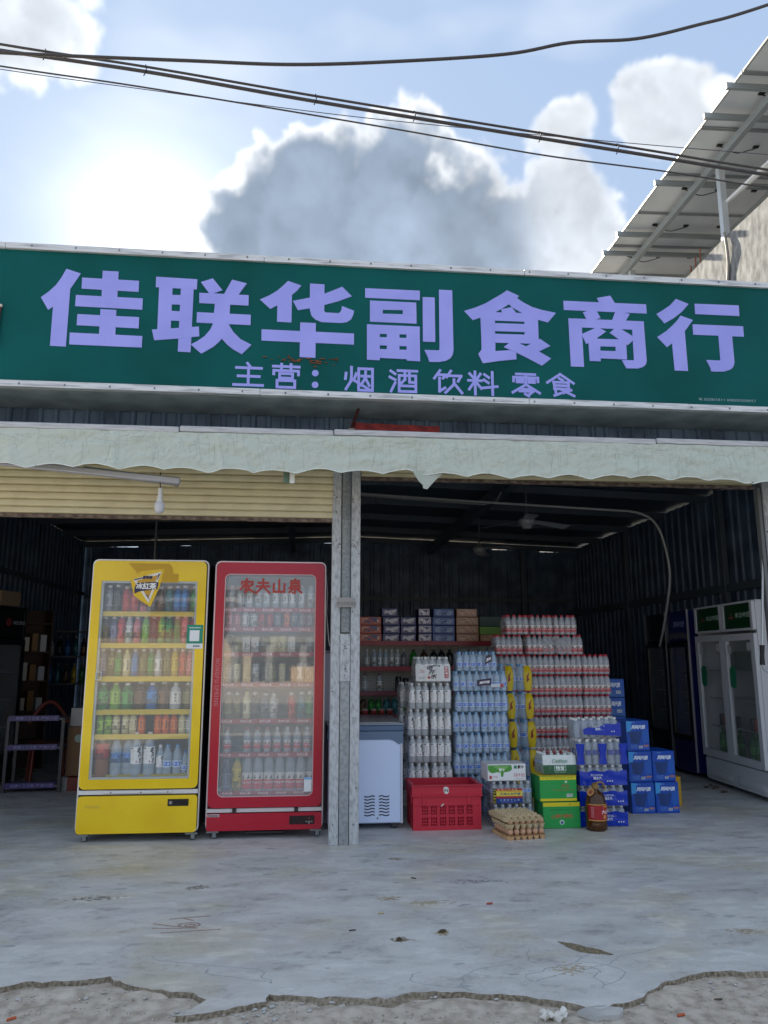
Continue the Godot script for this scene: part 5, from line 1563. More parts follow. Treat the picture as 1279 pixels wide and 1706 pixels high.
func freezer():
	var o = thing("chest_freezer", "white chest freezer with blue-grey lid band standing behind the steel post", "freezer", Vector3(0.53, 0, -6.5))
	var w = M("cfe0ff", 0.35)
	part(o, "body", B.new(w).box(Vector3(0, 0.38, -0.42), Vector3(0.61, 0.66, 0.84), 0.012))
	part(o, "corner_strip", B.new(M("c2c8d6", 0.35)).box(Vector3(0.296, 0.36, 0.002), Vector3(0.02, 0.62, 0.012), 0.003))
	var bl = M("5f7693", 0.35)
	var b = B.new(bl)
	b.prism([Vector2(-0.31, 0.70), Vector2(-0.31, 0.765), Vector2(0.31, 0.765), Vector2(0.31, 0.66), Vector2(0.27, 0.665), Vector2(0.235, 0.69), Vector2(0.20, 0.70)], -0.84, 0.006)
	part(o, "upper_band", b)
	part(o, "lid_frame", B.new(M("50698a", 0.35)).box(Vector3(0, 0.79, -0.417), Vector3(0.63, 0.048, 0.86), 0.01))
	part(o, "lid_rim", B.new(M("8b95a0", 0.35)).box(Vector3(0, 0.822, -0.417), Vector3(0.63, 0.016, 0.86), 0.004))
	part(o, "lid_glass", B.new(M("aab4ba", 0.08)).box(Vector3(0, 0.832, -0.417), Vector3(0.56, 0.006, 0.78), 0.0))
	for s in [[-0.265, -1], [0.03, -1], [0.04, 1]]:
		for k in 7:
			var x0 = 0.075 + (0.07 if s[0] > -0.1 else 0.0)
			var pts = []
			for t in 5:
				pts.append(Vector3(s[0] + s[1] * (0.012 + 0.021 * t) + (0.09 if s[0] < -0.1 else 0.06), 0.115 + 0.024 * k + 0.005 * sin(t * 1.7), 0.0012))
			part(o, "vent_slot", B.new(M("23242a", 0.6)).tube(pts, 0.0045, 5))
	part(o, "drain_plug", B.new(M("23242a", 0.6)).lathe(Vector3.ZERO, [Vector2(0, 0), Vector2(0.006, 0), Vector2(0.006, 0.004), Vector2(0, 0.004)], 8), Vector3(0.1, 0.092, 0), Vector3(PI / 2, 0, 0))
	for x in [-0.22, 0.24]:
		part(o, "caster", B.new(M("3b3c40", 0.5)).lathe(Vector3.ZERO, [Vector2(0, -0.015), Vector2(0.024, -0.015), Vector2(0.024, 0.015), Vector2(0, 0.015)], 10), Vector3(x, 0.026, -0.06), Vector3(0, 0, PI / 2))
	var p = thing("upright_board", "pale grey panel standing in the gap between the red fridge and the post", "panel", Vector3(0.24, 0, -6.95))
	part(p, "panel", B.new(M("a4a6b4", 0.4)).box(Vector3(0, 0.70, 0), Vector3(0.14, 1.40, 0.3), 0.01))
	part(p, "top_strip", B.new(M("8b8784", 0.5)).box(Vector3(0, 1.41, 0), Vector3(0.145, 0.02, 0.305), 0.003))

func back_shelves():
	var z = -8.6
	var o = thing("shelf_rack", "white pegboard shop rack with red shelf edges behind the freezer", "shelf", Vector3(1.4, 0, z))
	for X in [-0.85, 0.02, 0.78]:
		part(o, "upright", B.new(M("a8acb0", 0.4)).box(Vector3(X, 0.78, -0.38), Vector3(0.05, 1.56, 0.06), 0.003))
	var peg = canvas(256, 256, "c9c9c2")
	for i in 16:
		for j in 16:
			peg.fill_rect(Rect2i(i * 16 + 6, j * 16 + 6, 4, 4), Color("4a4c4c"))
	var pm = P(tx(peg), 0.5)
	pm.uv1_scale = Vector3(3.4, 3.2, 1)
	part(o, "pegboard", B.new(pm).box(Vector3(-0.04, 0.78, -0.36), Vector3(1.58, 1.5, 0.01), 0.0))
	for y in [1.53, 1.255, 0.99, 0.745, 0.4]:
		var s = part(o, "shelf", B.new(M("b4b7b8", 0.4)).box(Vector3(-0.04, y - 0.012, -0.17), Vector3(1.6, 0.02, 0.36), 0.0))
		for k in 2:
			part(s, "red_edge", B.new(M("9a1c2e" if y > 1.0 else "8a4a55", 0.35)).box(Vector3(-0.44 + 0.80 * k, y - 0.012, 0.014), Vector3(0.796, 0.05, 0.012), 0.002))
	# paper and boxes along the top
	var tis = func(bg, c1, c2, c3):
		var im = canvas(160, 72, bg)
		for k in 2:
			var cx = 42 + 78 * k
			var poly = []
			for a in 14:
				poly.append(Vector2(cx + cos(TAU * a / 14) * 26, 36 + sin(TAU * a / 14) * 26))
			fill(im, poly, Color(c1))
			poly = []
			for a in 12:
				poly.append(Vector2(cx + cos(TAU * a / 12) * 14, 34 + sin(TAU * a / 12) * 13))
			fill(im, poly, Color(c2))
		for k in 7:
			fill(im, [Vector2(rng.randf() * 160, rng.randf() * 72), Vector2(rng.randf() * 160, rng.randf() * 72), Vector2(rng.randf() * 160, rng.randf() * 30)], Color(c3) if k % 2 == 0 else Color(c2))
		im.fill_rect(Rect2i(0, 60, 160, 12), Color(c3))
		return P(tx(im), 0.3)
	var orange = tis.call("c65f48", "e3b9a4", "4a4a7a", "b04838")
	var violet = tis.call("3b3f78", "b9a7b4", "d9d2d6", "2c2f60")
	var pale = tis.call("c9bfc8", "a98a98", "e4dfe4", "22306e")
	var blue = tis.call("3a5fa0", "8fa6c4", "7d95b8", "1f3f86")
	var brown = tis.call("b5896a", "c79d7c", "caa588", "a5785a")
	var packs = [
		[0.63, 0.88, 3, orange, "b5553f", "orange-red tissue pack"], [0.89, 1.085, 3, violet, "343870", "violet tissue pack with white swirls"], [1.09, 1.27, 3, violet, "343870", "violet tissue pack next to the pale boxes"],
		[1.285, 1.44, 4, pale, "22306e", "pale tissue box with dark blue lid"], [1.45, 1.71, 4, blue, "2a4a8e", "blue tissue bale"], [1.72, 1.98, 4, brown, "a87c5e", "brown carton"]]
	for p in packs:
		for k in p[2]:
			var h = 0.092
			var w = p[1] - p[0] - 0.006 - (0.02 if k == 3 else 0.0)
			carton("tissue_pack" if p[5] != "brown carton" else "small_carton", "%s, %s up on the rack top shelf" % [p[5], NTH[k]], "tissue pack" if p[5] != "brown carton" else "carton", "packs stacked on the top shelf of the rack", Vector3((p[0] + p[1]) / 2 + rng.randf_range(-0.005, 0.005), 1.53 + 0.094 * k, z - 0.01), Vector3(w, h, 0.26), M(p[4], 0.4), p[3])
	carton("tissue_pack", "single violet tissue pack on top of the violet stack", "tissue pack", "packs stacked on the top shelf of the rack", Vector3(0.97, 1.53 + 0.283, z - 0.01), Vector3(0.18, 0.092, 0.26), M("343870", 0.4), violet)
	carton("small_carton", "brown carton at the right end of the top shelf under the green box", "carton", "packs stacked on the top shelf of the rack", Vector3(2.13, 1.53, z - 0.01), Vector3(0.27, 0.085, 0.26), M("a87c5e", 0.5), brown)
	carton("small_carton", "bright green box at the right end of the top shelf", "carton", "packs stacked on the top shelf of the rack", Vector3(2.13, 1.617, z - 0.01), Vector3(0.28, 0.09, 0.26), M("6f9a3a", 0.4), null)
	carton("small_carton", "dark green carton on top of the bright green box", "carton", "packs stacked on the top shelf of the rack", Vector3(2.14, 1.71, z - 0.01), Vector3(0.30, 0.11, 0.26), M("22402f", 0.4), null)
	var g = "bottles on the pegboard rack"
	var r2 = [[0.72, "white", "flask"], [0.80, "clear", "water"], [0.865, "clear", "water"], [0.93, "clear", "water"], [0.995, "white", "tea"], [1.06, "white", "tea"], [1.13, "grey", "liquor"], [1.24, "green", "wide"], [1.36, "brown", "wide"], [1.47, "dark", "wide"], [1.56, "dark", "wide"], [1.65, "dark", "wide"], [1.76, "dark", "wide"], [1.88, "grey", "tea"], [1.98, "dark", "tea"]]
	var k = 0
	for q in r2:
		var t = TINT[q[1]]
		bottle("rack_bottle", "%s bottle, %s from the left on the second shelf of the pegboard rack" % [q[1], ["first", "second", "third", "fourth", "fifth", "sixth", "seventh", "eighth", "ninth", "tenth", "eleventh", "twelfth", "thirteenth", "fourteenth", "last"][k]], "bottle", q[2], 0.03 if q[2] != "wide" else 0.042, 0.2, M(t[0], 0.15), M("d6d6d2" if k < 7 else "3a3a34", 0.4), label_mat(k % 3, t[1]), 0.2, 0.55, Vector3(q[0], 1.253, z - 0.06), g)
		k += 1
	var r3 = [[0.70, "clear", "flask", 0.2], [0.86, "white", "tea", 0.2], [1.07, "dark", "can", 0.17], [1.15, "dark", "can", 0.15], [1.2, "grey", "can", 0.15]]
	k = 0
	for q in r3:
		var t = TINT[q[1]]
		bottle("rack_bottle", "%s container, %s from the left on the third shelf of the pegboard rack" % [q[1], NTH[k]], "bottle", q[2], 0.036, q[3], M(t[0], 0.15), null if q[2] == "can" else M("8a3036", 0.4), label_mat(k % 3, t[1]), 0.2, 0.6, Vector3(q[0], 0.988, z - 0.06), g)
		k += 1
	var r4 = [[0.68, "brown"], [0.77, "green"], [0.85, "green"], [0.94, "teal"], [1.03, "teal"], [1.13, "green"]]
	k = 0
	for q in r4:
		var t = TINT[q[1]]
		bottle("rack_bottle", "%s bottle, %s from the left on the fourth shelf of the pegboard rack" % [q[1], NTH[k]], "bottle", "tea", 0.036, 0.19, M(t[0], 0.12), M("9a9a96", 0.4), label_mat(k % 3, t[1]), 0.2, 0.6, Vector3(q[0], 0.743, z - 0.09), g)
		k += 1
	for i in 4:
		bottle("rack_bottle", "small red and white tub, %s of four at the front of the fourth rack shelf" % NTH[i], "tub", "can", 0.034, 0.07, M("c9c4c2", 0.4), null, label_mat(1, "c8413a"), 0.15, 0.8, Vector3(0.70 + 0.09 * i, 0.743, z - 0.02), g)

func stacks():
	var capw = M("e4e4e0", 0.4)
	var wb = water_mat("dfe5e8", 0.5)
	var bb = water_mat("bcdcf6", 0.5)
	# --- white-labelled water
	var mw = pack_bottle("tea", 0.0305, 0.222, wb, capw, white_label(), 0.24, 0.72)
	var g = "shrink-wrapped packs of white-labelled water"
	for c in 2:
		for k in 5:
			pack("white-labelled water pack, %s layer of the %s column beside the freezer" % [NTH[k], ["left", "right"][c]], g, Vector3(1.04 + 0.20 * c + rng.randf_range(-0.006, 0.006), 0.228 * k, -6.94 + rng.randf_range(-0.01, 0.01)), 3, 3, 0.0625, mw, 0.222, 3 + k + 5 * c, rng.randf_range(-0.03, 0.03))
	for k in 5:
		pack("white-labelled water pack, %s layer of the half-hidden column behind the freezer" % NTH[k], g, Vector3(0.965 + 0.008 * k, 0.228 * k, -7.2), 3, 3, 0.0625, mw, 0.222, 20 + k, 0.05)
	var tp = pack("single white-labelled water pack lying across the top of the two white columns", g, Vector3(1.17, 1.142, -6.94), 5, 4, 0.0635, mw, 0.222, 31, 0.03)
	var im = canvas(256, 160, "e4e4e2")
	for k in 3:
		write(im, "喝开水"[k], Vector2(80 + 13 * k, 10 + 42 * k), 42, Color("222222"), 0.17, 0.2)
	fill(im, [Vector2(84, 130), Vector2(96, 104), Vector2(108, 128), Vector2(96, 140)], Color("b02e34"))
	im.fill_rect(Rect2i(212, 20, 30, 110), Color("b02e34"))
	for k in 4:
		write(im, "康师傅水"[k], Vector2(217, 24 + 26 * k), 20, Color("f0e8e8"), 0.14)
	for k in 3:
		write(im, "康师傅"[k], Vector2(128 + 18 * k, 4), 17, Color("333333"), 0.14)
	small_print(im, Rect2(26, 50, 40, 34), 4, "b04a4a")
	small_print(im, Rect2(26, 118, 44, 26), 3, "6a6a6a")
	small_print(im, Rect2(140, 40, 14, 84), 8, "b04a4a")
	part(tp, "printed_film", B.new(P(tx(im), 0.25)).sheet(func(u, v): return Vector3((u - 0.5) * 0.315, 0.012 + 0.145 * v, 0.006 + 0.006 * absf(sin(u * PI * 5.0)) - 0.012 * v * v), 20, 4, Vector2(1, 1)), Vector3.ZERO)
	# --- small blue-labelled water
	var mb = pack_bottle("water", 0.0295, 0.172, bb, M("8fbce0", 0.4), blue_label(), 0.24, 0.46)
	g = "shrink-wrapped packs of small blue-labelled water"
	for c in 2:
		for k in 6:
			var x = 1.475 + 0.248 * c + 0.012 * (k % 2)
			pack("small blue-labelled water pack, %s layer of the %s column right of the white packs" % [NTH[k], ["left", "right"][c]], g, Vector3(x + rng.randf_range(-0.005, 0.005), 0.177 * k, -6.94 + rng.randf_range(-0.012, 0.012)), 4, 3, 0.061, mb, 0.172, 40 + k + 7 * c, rng.randf_range(-0.03, 0.03))
	var lg = canvas(160, 96, "2a2440")
	for k in 3:
		write(lg, "康师傅"[k], Vector2(24 + 38 * k, 30), 38, Color("eceaf0"), 0.16, 0.15)
	var lm = P(tx(lg), 0.3)
	var a = pack("wide blue-labelled water pack with a dark logo, second from the top of the blue column", g, Vector3(1.60, 1.064, -6.93), 8, 3, 0.062, mb, 0.172, 60, 0.0)
	part(a, "logo", B.new(lm).prism([Vector2(-0.03, 0.045), Vector2(0.09, 0.06), Vector2(0.095, 0.115), Vector2(-0.035, 0.10)], 0.0, 0.002, 1.0), Vector3(0.0, 0, 0.012))
	var lq = a.get_node("logo")
	var qb = B.new(lm)
	qb.quad(Vector3(-0.035, 0.045, 0), Vector3(0.09, 0.055, 0), Vector3(0.096, 0.115, 0), Vector3(-0.036, 0.098, 0))
	lq.mesh = qb.done()
	var rd = B.new(M("c0484c", 0.4))
	rd.prism(rounded(-0.016, -0.016, 0.016, 0.016, 0.015, 4), 0.0, 0.001)
	part(a, "round_mark", rd, Vector3(0.19, 0.05, 0.012))
	part(a, "white_patch", B.new(M("d6dde4", 0.4)).box(Vector3.ZERO, Vector3(0.1, 0.03, 0.001), 0.0), Vector3(0.14, 0.05, 0.010))
	a = pack("crumpled blue-labelled water pack on the very top of the blue column", g, Vector3(1.575, 1.238, -6.95), 6, 4, 0.062, mb, 0.172, 61, -0.06)
	var qc = B.new(lm)
	qc.quad(Vector3(-0.03, -0.04, 0), Vector3(0.03, -0.01, 0), Vector3(0.035, 0.05, 0), Vector3(-0.02, 0.04, 0))
	part(a, "logo", qc, Vector3(0.10, 0.10, 0.012))
	part(a, "loose_film", B.new(mat_film).sheet(func(u, v): return Vector3((u - 0.5) * 0.36, 0.165 + 0.03 * sin(u * 9.0) * sin(v * 5.0) + 0.025 * sin(u * PI), -0.02 - 0.2 * v), 18, 8))
	# --- big clear bottles with yellow corner sheets
	var my = pack_bottle("wide", 0.0485, 0.25, bb, M("7fb2dc", 0.4), blue_label(), 0.36, 0.52)
	g = "packs of large bottles with yellow corner sheets"
	for k in 5:
		var t = pack("large-bottle pack with yellow corner sheets, %s layer left of the red-capped wall" % NTH[k], g, Vector3(2.075 - 0.012 * k, 0.262 * k, -7.42), 3, 2, 0.099, my, 0.25, 70 + k, 0.03 * (k % 2))
		for e in [-0.035, 0.148]:
			var yb = B.new(M("e2c417", 0.3))
			yb.sheet(func(u, v): return Vector3((u - 0.5) * (0.055 + 0.03 * sin(v * PI)), v * 0.235, 0.012 * sin(u * PI) + 0.006 - 0.03 * smooth(0.75, 1.0, v)), 6, 8)
			yb.use(M("9a2a22", 0.4))
			yb.prism([Vector2(-0.015, 0.08), Vector2(0.012, 0.10), Vector2(0.002, 0.13), Vector2(0.016, 0.18), Vector2(-0.012, 0.14)], 0.018, 0.0205)
			part(t, "yellow_sheet", yb, Vector3(e, 0, 0.002))
	# --- wall of red-capped water
	var mr = pack_bottle("water", 0.0285, 0.196, water_mat("dde2ea", 0.45), M("d8404e", 0.4), red_label(), 0.12, 0.47)
	g = "packs of red-capped water in the tall stack"
	for k in 9:
		var x0 = 1.97
		var n = 4
		if k == 7:
			x0 = 1.93
			n = 3
		if k == 8:
			x0 = 2.05
			n = 3
		for c in n:
			var w = 0.29 if k < 7 else (0.315 if k == 7 else 0.252)
			var nn = 5 if k != 8 else 4
			pack("red-capped water pack, %s from the left in the %s layer of the tall stack" % [NTH[c], NTH[k]], g, Vector3(x0 + w * (c + 0.5), 0.199 * k, -7.7 + rng.randf_range(-0.02, 0.015)), nn, 4 if k > 5 else 2, 0.057 if k != 8 else 0.061, mr, 0.196, 80 + k * 4 + c, rng.randf_range(-0.02, 0.02))
	var lf = B.new(water_mat("d9dbe0", 0.35))
	lf.sheet(func(u, v): return Vector3(2.42 + 0.3 * u, 1.40 + 0.17 * v + 0.01 * sin(u * 17.0), -7.68 + 0.014 * sin(u * 23.0 + v * 9.0) + 0.01 * sin(v * 31.0)), 26, 12)
	solo("torn_film", lf, "crumpled clear film hanging over the eighth layer of the red-capped stack", "plastic film")
	# --- blue film packs in front
	var ma = pack_bottle("water", 0.0315, 0.158, water_mat("aebccc", 0.5), capw, null, 0.3, 0.5)
	g = "packs of water in dark blue film"
	var navy = M("0a34b0", 0.25)
	for k in 3:
		var t = pack("dark blue film water pack, %s from the floor beside the oil jug" % NTH[k], g, Vector3(2.485 + 0.006 * k, 0.16 * k, -6.43), 6, 3, 0.066, ma, 0.158, 130 + k, 0.01 * k, true)
		part(t, "blue_film", blue_skin(navy, 0.405, 0.112, 0.205, k), Vector3(0, 0, 0.004))
		film_words(t, -0.02 if k == 2 else 0.07, 0.075)
	var mt = pack_bottle("water", 0.0315, 0.205, water_mat("aebccc", 0.5), capw, label_navy(), 0.38, 0.58)
	var t4 = pack("clear water pack with blue corner film, fourth from the floor above the oil jug", g, Vector3(2.485, 0.482, -6.43), 6, 3, 0.066, mt, 0.205, 134, 0.0)
	for e in [-0.175, 0.015, 0.195]:
		part(t4, "blue_film", B.new(navy).sheet(func(u, v): return Vector3((u - 0.5) * (0.05 + 0.05 * absf(v - 0.45)), 0.01 + v * 0.165, 0.012 * sin(u * PI) + 0.004), 6, 6), Vector3(e, 0, 0.004))
	var t5 = pack("crooked dark blue film water pack on top of the blue-film stack", g, Vector3(2.47, 0.70, -6.44), 6, 3, 0.066, ma, 0.158, 135, -0.05)
	t5.rotation.z = 0.035
	var sk = B.new(navy)
	sk.sheet(func(u, v): return Vector3(-0.12 + 0.32 * u, lerpf(0.01 + 0.025 * (1.0 - u), lerpf(0.075, 0.125, u) + 0.008 * sin(u * 13.0), v), 0.008 + 0.008 * absf(sin(u * PI * 5.0))), 26, 5)
	part(t5, "blue_film", sk, Vector3(0, 0, 0.004))
	film_words(t5, 0.05, 0.085)
	# --- blue beer cartons
	var cm = M("0e54ba", 0.45)
	var face = canvas(192, 256, "0a4cb4")
	fill(face, [Vector2(0, 90), Vector2(60, 90), Vector2(110, 130), Vector2(90, 200), Vector2(30, 190), Vector2(20, 110)], Color("163a78"))
	fill(face, [Vector2(70, 95), Vector2(140, 80), Vector2(120, 150), Vector2(100, 205), Vector2(80, 200)], Color("153f82"))
	fill(face, [Vector2(130, 90), Vector2(192, 60), Vector2(192, 180), Vector2(140, 200)], Color("1d5fbe"))
	for k in 4:
		write(face, "勇闯天涯"[k], Vector2(40 + 30 * k, 34), 34, Color("dfe7f4"), 0.17, 0.15, 1.0, false, 0.9)
	small_print(face, Rect2(30, 6, 50, 12), 2, "7fa6dc")
	small_print(face, Rect2(24, 206, 66, 38), 5, "6f96d2")
	face.fill_rect(Rect2i(98, 214, 36, 24), Color("b9c4d4"))
	small_print(face, Rect2(100, 216, 32, 20), 2, "4a5464")
	face.fill_rect(Rect2i(142, 208, 46, 14), Color("b87a6a"))
	small_print(face, Rect2(142, 226, 46, 14), 2, "8fa6d0")
	var fm = P(tx(face), 0.4)
	var side = canvas(192, 128, "1258b8")
	for k in 4:
		write(side, "勇闯天涯"[k], Vector2(24 + 32 * k, 24), 34, Color("dfe7f4"), 0.17, 0.15, 1.0, false, 0.9)
	side.fill_rect(Rect2i(0, 78, 192, 50), Color("2a62b4"))
	side.fill_rect(Rect2i(110, 82, 50, 24), Color("c2ccda"))
	small_print(side, Rect2(112, 84, 46, 20), 2, "4a5464")
	small_print(side, Rect2(8, 84, 80, 34), 5, "7f9fd0")
	var sidem = P(tx(side), 0.4)
	g = "blue beer cartons stacked by the water packs"
	var tape = M("3fa0e6", 0.25)
	for q in [[3.035, 3, "middle", "middle column"], [3.265, 2, "right", "right-hand column"]]:
		for k in q[1]:
			var b = carton("beer_carton", "blue beer carton, %s from the floor in the %s of cartons" % [NTH[k], q[3]], "carton", g, Vector3(q[0] + 0.006 * (q[1] - k) - 0.006, 0.267 * k, -6.93 + rng.randf_range(-0.012, 0.012)), Vector3(0.215, 0.264, 0.3), cm, fm, rng.randf_range(-0.04, 0.04))
			if not (q[1] == 2 and k == 1):
				part(b, "tape", B.new(tape).prism([Vector2(-0.106, 0.16), Vector2(-0.085, 0.175), Vector2(-0.075, 0.165), Vector2(-0.062, 0.19), Vector2(-0.062, 0.235), Vector2(-0.04, 0.255), Vector2(-0.106, 0.262)], 0.002, 0.0035))
	for k in 6:
		carton("beer_carton", "flat blue beer carton, %s from the floor in the tallest carton column" % NTH[k], "carton", g, Vector3(3.258, 0.191 * k, -7.95), Vector3(0.215, 0.188, 0.34), M("1a58a2" if k > 3 else "1f6aa0", 0.4), sidem, 0.0)
	carton("plastic_bin", "yellow plastic bin behind the blue beer cartons", "bin", "", Vector3(3.47, 0, -7.25), Vector3(0.2, 0.26, 0.3), M("c79a1c", 0.45), null)

func label_navy():
	if not mats.has("navy_label"):
		var a = canvas(192, 64, "173a92")
		a.fill_rect(Rect2i(90, 6, 16, 52), Color("c9d3e6"))
		small_print(a, Rect2(16, 16, 60, 30), 3, "dfe6f2")
		mats["navy_label"] = P(tx(a), 0.35)
	return mats["navy_label"]
func blue_skin(m, w, h, d, s):
	var b = B.new(m)
	b.sheet(func(u, v): return Vector3((u - 0.5) * w, 0.006 + v * (h + 0.006 * sin(u * 19.0 + s)), 0.007 * absf(cos(u * PI * 6.0)) + 0.003 * sin(v * 9.0 + u * 7.0 + s)), 36, 5)
	b.sheet(func(u, v): return Vector3(w * 0.5 + 0.002, 0.006 + v * h, -u * d + 0.002), 4, 2)
	b.sheet(func(u, v): return Vector3(-w * 0.5 - 0.002, 0.006 + v * h, -(1 - u) * d + 0.002), 4, 2)
	return b
func film_words(t, x, y):
	var wm = M("d5ddee", 0.4)
	part(t, "brand_word", text_mesh("AQUAFINA", 0.022, wm, false, 0.001), Vector3(x - 0.04, y + 0.012, 0.018))
	var b = B.new(wm)
	for k in 3:
		raise(b, "纯水大"[k], Vector2(x - 0.07 + 0.024 * k, y), 0.02, 0.022, 0.0035, 0.0, 0.0001)
	part(t, "characters", b, Vector3(0, 0, 0.017))
	var d = B.new(wm)
	for k in 3:
		d.box(Vector3(x + 0.05 + 0.02 * k, y - 0.035, 0.0), Vector3(0.009, 0.01, 0.001), 0.0)
	part(t, "small_marks", d, Vector3(0, 0, 0.018))

func front_goods():
	# red crate with pierced sides
	var o = thing("plastic_crate", "red pierced plastic crate with a round white sticker, in front of the white water packs", "crate", Vector3(1.19, 0, -6.45))
	var red = M("c4243a", 0.42)
	var w = 0.555
	var dd = 0.37
	var h = 0.345
	# front and back walls as pierced panels built from bars
	var wall = func(ww, sides):
		var b = B.new(red)
		# solid frame around a field of cells
		b.box(Vector3(0, 0.018, 0), Vector3(ww, 0.036, 0.012), 0.0)
		b.box(Vector3(0, 0.222, 0), Vector3(ww, 0.07, 0.012), 0.0)
		b.box(Vector3(0, 0.305, 0), Vector3(ww + 0.02, 0.08, 0.018), 0.003)
		b.box(Vector3(0, 0.262, 0.006), Vector3(ww + 0.03, 0.012, 0.03), 0.003)
		b.box(Vector3(0, 0.342, 0.006), Vector3(ww + 0.035, 0.012, 0.034), 0.003)
		for s in [-1.0, 1.0]:
			b.box(Vector3(s * (ww / 2 - 0.03), 0.11, 0), Vector3(0.06, 0.15, 0.012), 0.0)
		var inner = ww - 0.12
		var cells = sides
		var cw = inner / cells
		for i in cells:
			var cx = -inner / 2 + cw * (i + 0.5)
			b.box(Vector3(cx + cw * 0.42, 0.11, 0), Vector3(cw * 0.16, 0.148, 0.012), 0.0)
			b.box(Vector3(cx - cw * 0.42, 0.11, 0), Vector3(cw * 0.16, 0.148, 0.012), 0.0)
			b.box(Vector3(cx, 0.11, 0), Vector3(cw * 0.68, 0.022, 0.0118), 0.0)
			for q in 3:
				b.box(Vector3(cx + (q - 1) * cw * 0.17, 0.11, 0), Vector3(0.005, 0.146, 0.0116), 0.0)
			for q in 4:
				var yy = [0.053, 0.078, 0.137, 0.162][q]
				b.box(Vector3(cx, yy, 0), Vector3(cw * 0.67, 0.006, 0.0112), 0.0)
		for x in [-0.34, 0.32]:
			b.box(Vector3(x * ww, 0.24, 0.008), Vector3(0.03, 0.09, 0.014), 0.003)
		return b.done()
	var fw = wall.call(w, 6)
	part(o, "side", fw)
	part(o, "side", fw, Vector3(0, 0, -dd), Vector3(0, PI, 0))
	var sw = wall.call(dd - 0.014, 4)
	part(o, "side", sw, Vector3(w / 2 - 0.006, 0, -dd / 2), Vector3(0, PI / 2, 0))
	part(o, "side", sw, Vector3(-w / 2 + 0.006, 0, -dd / 2), Vector3(0, -PI / 2, 0))
	part(o, "floor", B.new(red).box(Vector3(0, 0.01, -dd / 2), Vector3(w - 0.03, 0.012, dd - 0.03), 0.0))
	var st = B.new(M("e2e2de", 0.5))
	st.prism([Vector2(-0.022, 0.0), Vector2(-0.02, 0.03), Vector2(0.0, 0.036), Vector2(0.02, 0.024), Vector2(0.022, -0.01), Vector2(0.008, -0.024), Vector2(-0.012, -0.018)], 0.0, 0.001)
	part(o, "sticker", st, Vector3(-0.008, 0.3, 0.0096))
	part(o, "sticker_letters", text_mesh("P4", 0.03, M("2a2a2c", 0.5), true, 0.001), Vector3(-0.008, 0.303, 0.0112))
	part(o, "torn_sticker", B.new(M("d9d9d4", 0.5)).prism([Vector2(-0.016, -0.01), Vector2(0.0, 0.01), Vector2(0.014, 0.014), Vector2(0.002, -0.004)], 0.0, 0.001), Vector3(-0.04, 0.19, 0.0066))
	# eggs on pulp trays
	var t0 = Vector3(1.735, 0, -6.06)
	var pulp1 = rough_mat(noise_tex(95, 0.05, [[0.2, 0.8], ["c39a6e", "d8b48a"]], 256, 4), 3.0, 0.9)
	var pulp2 = rough_mat(noise_tex(96, 0.05, [[0.2, 0.8], ["b9a27c", "d3bf9a"]], 256, 4), 3.0, 0.9)
	var ry = 0.16
	for k in 3:
		var tray = thing("egg_tray", ["orange-brown pulp egg tray at the bottom of the egg stack", "tan pulp egg tray in the middle of the egg stack", "tan pulp egg tray turned over as the lid of the egg stack"][k], "egg tray", t0 + Vector3(0.01 * (k % 2) - 0.012 * k, [0.0, 0.085, 0.135][k], 0), ry)
		var cell = 0.05
		var f = func(u, v):
			var x = (u - 0.5) * 0.31
			var z = -v * 0.31
			var s = cos(x / cell * TAU) * cos((z + 0.155) / cell * TAU)
			var e = minf(minf(u, 1.0 - u), minf(v, 1.0 - v))
			var hgt = 0.020 + 0.017 * s
			if k == 2:
				hgt = 0.034 - 0.016 * s
			hgt = lerpf(0.03 if k != 2 else 0.0, hgt, smooth(0.0, 0.05, e))
			return Vector3(x, hgt, z)
		part(tray, "pulp", B.new(pulp1 if k == 0 else pulp2).sheet(f, 48, 48))
		var lip = B.new(pulp1 if k == 0 else pulp2)
		for i in 6:
			for j in 2:
				var cx = -0.1275 + 0.051 * i
				lip.lathe(Vector3(cx, -0.004, -0.012) if j == 0 else Vector3(-0.145, -0.004, -0.028 - 0.051 * i), [Vector2(0, 0.002), Vector2(0.015, 0.0), Vector2(0.024, 0.022), Vector2(0.026, 0.034)], 9)
		part(tray, "cups", lip)
	var egg = M("d2a684", 0.5)
	var eggm = B.new(egg)
	eggm.lathe(Vector3.ZERO, [Vector2(0, -0.028), Vector2(0.010, -0.026), Vector2(0.018, -0.018), Vector2(0.0225, -0.005), Vector2(0.0225, 0.004), Vector2(0.019, 0.016), Vector2(0.011, 0.026), Vector2(0.005, 0.029), Vector2(0, 0.030)], 12)
	var em = eggm.done()
	var rot = Basis(Vector3.UP, ry)
	var idx = 0
	for layer in 2:
		for i in 6:
			for j in 6:
				if j > 0 and i > 0:
					continue
				var e = solo("egg", em, "brown egg, %s along the %s edge of the %s egg tray" % [NTH[i] if j == 0 else NTH[j], "front" if j == 0 else "left", ["bottom", "middle"][layer]], "egg", t0 + rot * Vector3(-0.1275 + 0.051 * i, [0.055, 0.128][layer], -0.03 - 0.05 * j), 0.0, "eggs in the %s tray" % ["bottom", "middle"][layer])
				idx += 1
	# milk carton on two packs with a printed skirt
	var milk = canvas(512, 200, "e8e9ea")
	fill(milk, [Vector2(0, 8), Vector2(320, 8), Vector2(330, 60), Vector2(300, 86), Vector2(250, 96), Vector2(215, 100), Vector2(205, 150), Vector2(190, 158), Vector2(176, 150), Vector2(170, 100), Vector2(120, 96), Vector2(60, 108), Vector2(20, 96), Vector2(0, 60)], Color("4f9a3c"))
